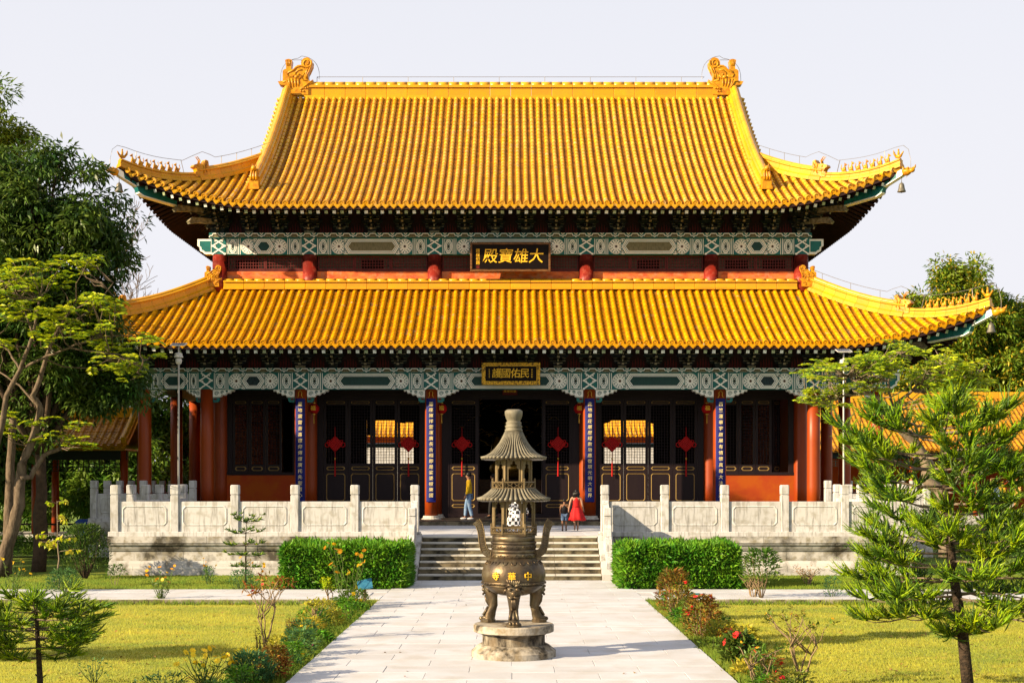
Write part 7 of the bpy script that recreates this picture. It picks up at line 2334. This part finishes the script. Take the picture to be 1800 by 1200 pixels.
def sapling():
    D = gd(1042); b = at(104, 1042, D)
    t = thing('sapling', 'slender sapling with yellow-green leaves at the left', 'tree', b)
    g = random.Random(5)
    top = b + Vector((-.05, 0, 2.25))
    main = bent(b, top, 8, .015, 0, g)
    br = [(main, taper(.026, .008, 9))]; P = []
    for k, (f, L) in enumerate(((.45, .55), (.5, .6), (.55, .62), (.58, .5), (.62, .45), (.78, .3), (.82, .28), (.97, .3), (.99, .25), (.53, .6), (.6, .5))):
        p = b.lerp(top, f); a = k * 2.4; tip = p + Vector((math.cos(a) * L, math.sin(a) * L, .05))
        br.append((bent(p, tip, 3, .06, .05, g), taper(.008, .003, 4)))
        for q in range(9): P.append(tuple(p.lerp(tip, g.uniform(.4, 1.05))))
    branch_tubes(t, br, 'bark_pale', 'trunk', 5)
    P = np.array(P); n = len(P); d = unit(rng.normal(size=(n, 3)) * .7 + np.array([0, -.2, -.8]))
    V, Fq = leaf_quads(P, d, rand_dirs(n), rng.uniform(.10, .17, n), rng.uniform(.07, .11, n))
    obj_np('crown', V, Fq, ['leaf_yellow', 'leaf_bright'], t, (rng.random(n) < .45).astype(int))
sapling()
cosmos('yellow flowers with tall green stems at the left edge', 22, 1050, gd(1050), .95, .9, 11, 'petal_yellow', .042, 150)
bush('leafy_shrub', 'leafy shrub with red flowers at the far left edge', -2, 985, 40.5, 1.5, 1.25, 900, 'leaf_dark', .12, .05, flower='petal_red', nf=9, fs=.05)
bush('seed_head_plant', 'thin dark weeds on the lawn by the left pine', 165, 1200, gd(1200), .5, .32, 90, 'leaf_blue', .06, .02, stems=9)
bush('leafy_shrub', 'low green weeds at the bottom edge right of the left pine', 290, 1216, gd(1216), .8, .22, 260, 'leaf_blue', .07, .02)
# right border
bush('croton_shrub', 'red and green croton at the corner of path and cross path', 1185, 1092, gd(1092), .72, .98, 800, 'leaf_rust', .11, .032, stems=12, stemm='stem_tan', flower='petal_red', nf=9, fs=.035, up=.8)
bush('croton_shrub', 'dark croton with crimson flower heads right of the path', 1232, 1128, gd(1128), .62, .78, 750, 'leaf_rust', .10, .035, stems=10, stemm='stem_tan', flower='petal_red', nf=12, fs=.045)
bush('leafy_shrub', 'pale yellow-green shrub among the red flowers', 1268, 1142, gd(1142), .58, .46, 600, 'leaf_yellow', .075, .028, stems=8)
bush('cockscomb_plant', 'cockscomb with a big scarlet head right of the path', 1298, 1175, gd(1175), .50, .50, 520, 'leaf_dark', .12, .045, stems=5, stemm='red_dark', flower='petal_red', nf=7, fs=.055)
bush('leafy_shrub', 'tangled low green plants at the path edge', 1262, 1150, gd(1150), .7, .25, 420, 'leaf_mid', .07, .022)
twiggy('thin reddish shrub with orange flowers on the right lawn', 1405, 1208, gd(1208), 1.0, .95, 6, 'leaf_rust', .08, .024, 'stem_tan', 'petal_orange', 6, .024, 8)
twiggy('sparse shrub at the bottom edge right of the path', 1330, 1214, gd(1214), .6, .8, 5, 'leaf_mid', .07, .022, 'stem_tan', 'petal_orange', 3, .022, 10)
bush('leafy_shrub', 'pale green leafy shrub right of the right hedge', 1338, 1050, gd(1050, -.0), .95, 1.08, 700, 'leaf_mid', .13, .04, stems=8, stemm='stem_tan', lowfill=.35)
twiggy('pinkish bare twigs on the kerb right of the hedge', 1325, 1056, gd(1056), .62, .75, 8, 'leaf_mid', .05, .02, 'stem_tan', nl=3)
twiggy('bare twigs at the foot of the terrace on the right', 1420, 1034, gd(1034), .55, .8, 8, 'leaf_rust', .05, .02, 'stem_tan', nl=4)
bush('leafy_shrub', 'small blue-green shrub on the right kerb', 1462, 1056, gd(1056), .45, .55, 260, 'leaf_blue', .08, .022, stems=5)
bush('leafy_shrub', 'leafy plants below the terrace behind the right pine', 1545, 1036, gd(1036), 1.2, .75, 420, 'leaf_mid', .12, .035, stems=7)
# low filler plants of the two flower beds
gf = random.Random(77)
FILL = {-1: [('leaf_mid', 'mid green'), ('leaf_hedge', 'bright green'), ('leaf_blue', 'blue-green'), ('leaf_yellow', 'yellow-green')],
        1: [('leaf_rust', 'reddish'), ('leaf_hedge', 'bright green'), ('leaf_mid', 'mid green'), ('leaf_yellow', 'yellow-green')]}
for sg, side in ((-1, 'left'), (1, 'right')):
    k = 0
    for yy in np.arange(15.6, 27.8, .62):
        lm_, word = FILL[sg][k % 4]; k += 1
        x = sg * (PATHW + gf.uniform(.22, .75)); w = gf.uniform(.35, .6); h = gf.uniform(.22, .48)
        bush('border_plant', '%s %s bedding plant from the camera, %s of the path' % (('nearest', 'second', 'third', 'fourth', 'fifth', 'sixth')[(k - 1) // 4], word, side), 900 + x * F / yy, 846, yy, w, h, int(300 * w / .45), lm_, gf.uniform(.06, .11), gf.uniform(.02, .035), stems=6, z0=-.11, cat='plant',
             flower='petal_red' if sg > 0 else ('petal_pink' if k % 3 else 'petal_yellow'), nf=(5 if sg > 0 and word == 'reddish' else (2 if k % 3 == 0 else 0)), fs=.035, group='%s bedding plants %s' % (word, side))
# grass: blades over the lawns and tufts along the path edges
def blades(name, label, n, xr, yfn, z, hmin, hmax, mat, wmul=1.0):
    x = xr(n); y = yfn(n)
    d = rand_dirs(n); d[:, 2] = np.abs(d[:, 2]) + 1.0; d = unit(d)
    h = rng.uniform(hmin, hmax, n).reshape(-1, 1); w = h * .16 * wmul
    P = np.stack([x, y, np.full(n, z)], 1); s = unit(np.cross(d, np.array([0.3, 1, 0.1])))
    V = np.stack([P - s * w, P + s * w, P + d * h], 1).reshape(-1, 3)
    o = obj_np(name, V, np.arange(3 * n).reshape(-1, 3), mat, None, None, 'stuff'); o['label'] = label; o['category'] = 'grass'
for sg, lab in ((-1, 'left'), (1, 'right')):
    blades('grass', 'short yellow-green grass of the %s lawn' % lab, 110000, lambda n: sg * (PATHW + .05 + rng.random(n) ** 1.0 * 12.5), lambda n: CP0 - .15 - (rng.random(n) ** .8) * 13.5, -.11, .02, .055, 'blade')
    blades('grass', 'green grass along the %s edge of the path' % lab, 9000, lambda n: sg * (PATHW + .02 + np.abs(rng.normal(size=n)) * .22), lambda n: rng.uniform(14, CP0 - .2, n), -.11, .05, .20, 'blade_green', .5)
    blades('grass', 'green grass of the strip below the terrace on the %s' % lab, 26000, lambda n: sg * rng.uniform(PATHW + 2.6, 15, n), lambda n: rng.uniform(CP1 + .06, TY0 - .2, n), -.02, .03, .08, 'blade_green')
    blades('grass', 'weeds along the %s kerb' % lab, 2600, lambda n: sg * rng.uniform(PATHW + .1, 15, n), lambda n: CP0 - .15 - np.abs(rng.normal(size=n)) * .1, -.11, .05, .16, 'blade_green', .5)
# fallen leaves scattered over lawn and path
n = 520
P = np.stack([rng.uniform(-11, 11, n), rng.uniform(15, CP0, n), np.full(n, -.06)], 1)
P[np.abs(P[:, 0]) < PATHW, 2] = .008
keep = (np.abs(P[:, 0]) > PATHW) | (rng.random(n) < .12)
P = P[keep]; n = len(P)
d = rng.normal(size=(n, 3)); d[:, 2] *= .15
V, Fq = leaf_quads(P, unit(d), unit(np.array([0, 0, 1.]) + rng.normal(size=(n, 3)) * .25), rng.uniform(.04, .09, n), rng.uniform(.02, .05, n))
o = obj_np('fallen_leaves', V, Fq, 'leaf_fallen', None, None, 'stuff'); o['label'] = 'dry brown leaves fallen on the lawns and path'; o['category'] = 'leaves'
# ------------------------------------------------------------------ walkways left and right, building behind
def walkway(label, x0, x1, yf, ze, zr, depth, wall, posts, tile_sp=.30):
    t = thing('covered_walkway', label, 'walkway', ((x0 + x1) / 2, yf, 0))
    yr = yf + depth / 2
    f = lambda d: ze + (zr - ze) * (.8 * d / (depth / 2) + .2 * (d / (depth / 2)) ** 2)
    m = MB()
    vs = []; nd = 8
    for x in (x0, x1):
        for k in range(nd + 1): vs.append((x, yf + depth / 2 * k / nd, f(depth / 2 * k / nd) - .03))
        for k in range(nd + 1): vs.append((x, yf + depth - depth / 2 * k / nd, f(depth / 2 * k / nd) - .03))
    n2 = nd + 1
    fs = []
    for k in range(nd): fs += [(k, 2 * n2 + k, 2 * n2 + k + 1, k + 1), (n2 + k, n2 + k + 1, 3 * n2 + k + 1, 3 * n2 + k)]
    m.add(vs, fs); m.box(x0 + .05, x1 - .05, yf + .1, yf + depth - .1, ze - .16, ze - .10)
    roof = m.build('roof', 'corridor_tile', t)
    x = x0 + tile_sp / 2; pans = MB()
    while x < x1:
        pts = [Vector((x, yf + d, f(d))) for d in np.linspace(0, depth / 2 - .1, max(4, int(depth / .7)))]
        mb = MB(); cover_row(mb, pts, XH); mb.build('tile_row', 'corridor_tile', roof)
        place('end_cap', ENDCAP['corridor_tile'], pts[0] + Vector((0, -.02, .035)), roof, (.3, 0, 0))
        place('drip_tile', DRIP['corridor_tile'], pts[0] + Vector((tile_sp / 2, -.015, 0)), roof)
        pan_row(pans, [Vector((x + tile_sp / 2, yf + d, f(d))) for d in np.linspace(0, depth / 2 - .1, int(depth / .3))], XH, tile_sp - .1)
        x += tile_sp
    pans.build('pan_tiles', 'corridor_tile', roof, kind='stuff')
    n = max(1, round((x1 - x0) / 1.0))
    me = MB().bbox(-(x1 - x0) / n / 2 + .005, (x1 - x0) / n / 2 - .005, -.16, .16, -.06, .38, .04).mesh('ridge_block', 'ridge_tile')
    for i in range(n): place('ridge_block', me, (x0 + (x1 - x0) * (i + .5) / n, yr, zr), roof)
    for x in (x0 + .1, x1 - .1):
        sweep_blocks('ridge_block', [Vector((x, yf + d, f(d) + .04)) for d in np.linspace(.1, depth / 2 - .1, 8)], ridge_prof(.24, .30, .09), roof, 'ridge_tile', step=.5)
    m = MB(); m.box(x0 + .1, x1 - .1, yf + .55, yf + .75, ze - .55, ze - .17); m.build('beam', 'bracket_green', t)
    n = int((x1 - x0) / .22); m = MB()
    for i in range(n):
        x = x0 + .2 + (x1 - x0 - .4) * i / n
        m.box(x - .015, x + .015, yf + .63, yf + .67, ze - 1.0, ze - .552)
    for z in (ze - .7, ze - .85, ze - 1.0): m.box(x0 + .15, x1 - .15, yf + .625, yf + .665, z - .015, z + .015)
    m.build('hanging_lattice', 'bracket_green', t)
    for x in posts:
        m = MB(); m.smooth = True; m.lathe((x, yf + .65, 0), [(.16, 0.0), (.15, ze - .17)], 14); m.build('post', 'column_red', t)
        m = MB(); m.smooth = True; m.lathe((x, yf + depth - .65, 0), [(.16, 0.0), (.15, ze - .17)], 14); m.build('post', 'column_red', t)
    m = MB(); m.bbox(x0, x1, yf + .3, yf + depth, -.1, .45, .02); m.build('plinth', 'marble_lower', t)
    if wall:
        m = MB(); m.box(x0, x1, yf + depth - .6, yf + depth - .4, .4, ze - .1); m.build('rear_wall', 'wall_red', t)
    else:
        m = MB(); m.box(x0, x1, yf + 1.0, yf + 1.3, .82, .88); m.build('bench_rail', 'dark_wood', t)
walkway('yellow-tiled walkway with red posts left of the hall', -26.0, -15.7, 52.0, 4.05, 5.35, 3.6, False, (-19.6, -15.95, -23.4))
walkway('yellow-tiled red-walled side building right of the hall', 16.5, 37.5, 80, 4.6, 8.2, 11.0, True, (17.2, 21.2, 25.2, 29.2, 33.2, 37.0))
# hall behind, glimpsed through the open rear doors
rb = thing('rear_hall', 'sunlit yellow-roofed building seen through the lattice doors', 'building', (0, 84, 0))
def rf(d): return 5.6 + .62 * d + .02 * d * d
m = MB(); m.add([(-16, 84, 5.57), (16, 84, 5.57), (16, 90, rf(6) - .03), (-16, 90, rf(6) - .03)], [(0, 1, 2, 3)])
roof = m.build('roof', 'tile_lower', rb)
for xm in (-8.1, 8.1):
    for i in range(-14, 15):
        x = xm + i * .3
        mb = MB(); cover_row(mb, [Vector((x, 84 + d, rf(d))) for d in np.linspace(0, 5.8, 12)], XH); mb.build('tile_row', 'tile_lower', roof)
        place('end_cap', ENDCAP['tile_lower'], (x, 83.98, 5.63), roof)
MB().box(-16, 16, 84.9, 85.1, 5.15, 5.6).build('red_frieze', 'wall_red', rb)
MB().box(-16, 16, 85.2, 85.4, 4.85, 5.149).build('dark_band', 'paint_green', rb)
MB().box(-16, 16, 84.6, 84.8, 0, 4.85).build('white_wall', 'marble', rb)
sheet('rear_yard', -16, 16, 68.2, 84.5, -.1, 'paving', label='paved yard behind the hall')
for x, lab in ((-6.0, 'potted shrub in the rear yard seen through the left doors'), (8.6, 'potted shrub in the rear yard seen through the right doors')):
    bush('leafy_shrub', lab, 900 + x * F / 80, 846, 80.0, 1.5, 3.2, 260, 'leaf_mid', .3, .12, z0=-.1, lowfill=.4)
# dark scalloped drapes hanging in the rear door openings
for s_, pts, lab in ((-1, [(645, 700), (645, 765), (657, 765), (657, 741), (664, 738), (672, 735), (680, 729), (692, 725), (697, 725), (697, 742), (712, 744), (712, 742), (745, 742), (745, 700)], 'left'),
                     (1, [(1060, 700), (1060, 745), (1070, 742), (1080, 736), (1090, 731), (1095, 728), (1095, 741), (1103, 728), (1128, 731), (1138, 741), (1145, 744), (1165, 747), (1165, 700)], 'right')):
    m = MB(); m.prism([(at(x, y, 62.3).x, at(x, y, 62.3).z) for x, y in pts], lambda a, b, d: (a, d, b), 62.28, 62.32)
    o = m.build('temple_drape', 'interior_dark'); tag(o, 'dark scalloped drape inside the hall behind the %s lattice doors' % lab, 'drape', 'drapes inside the hall')
flush_texts()
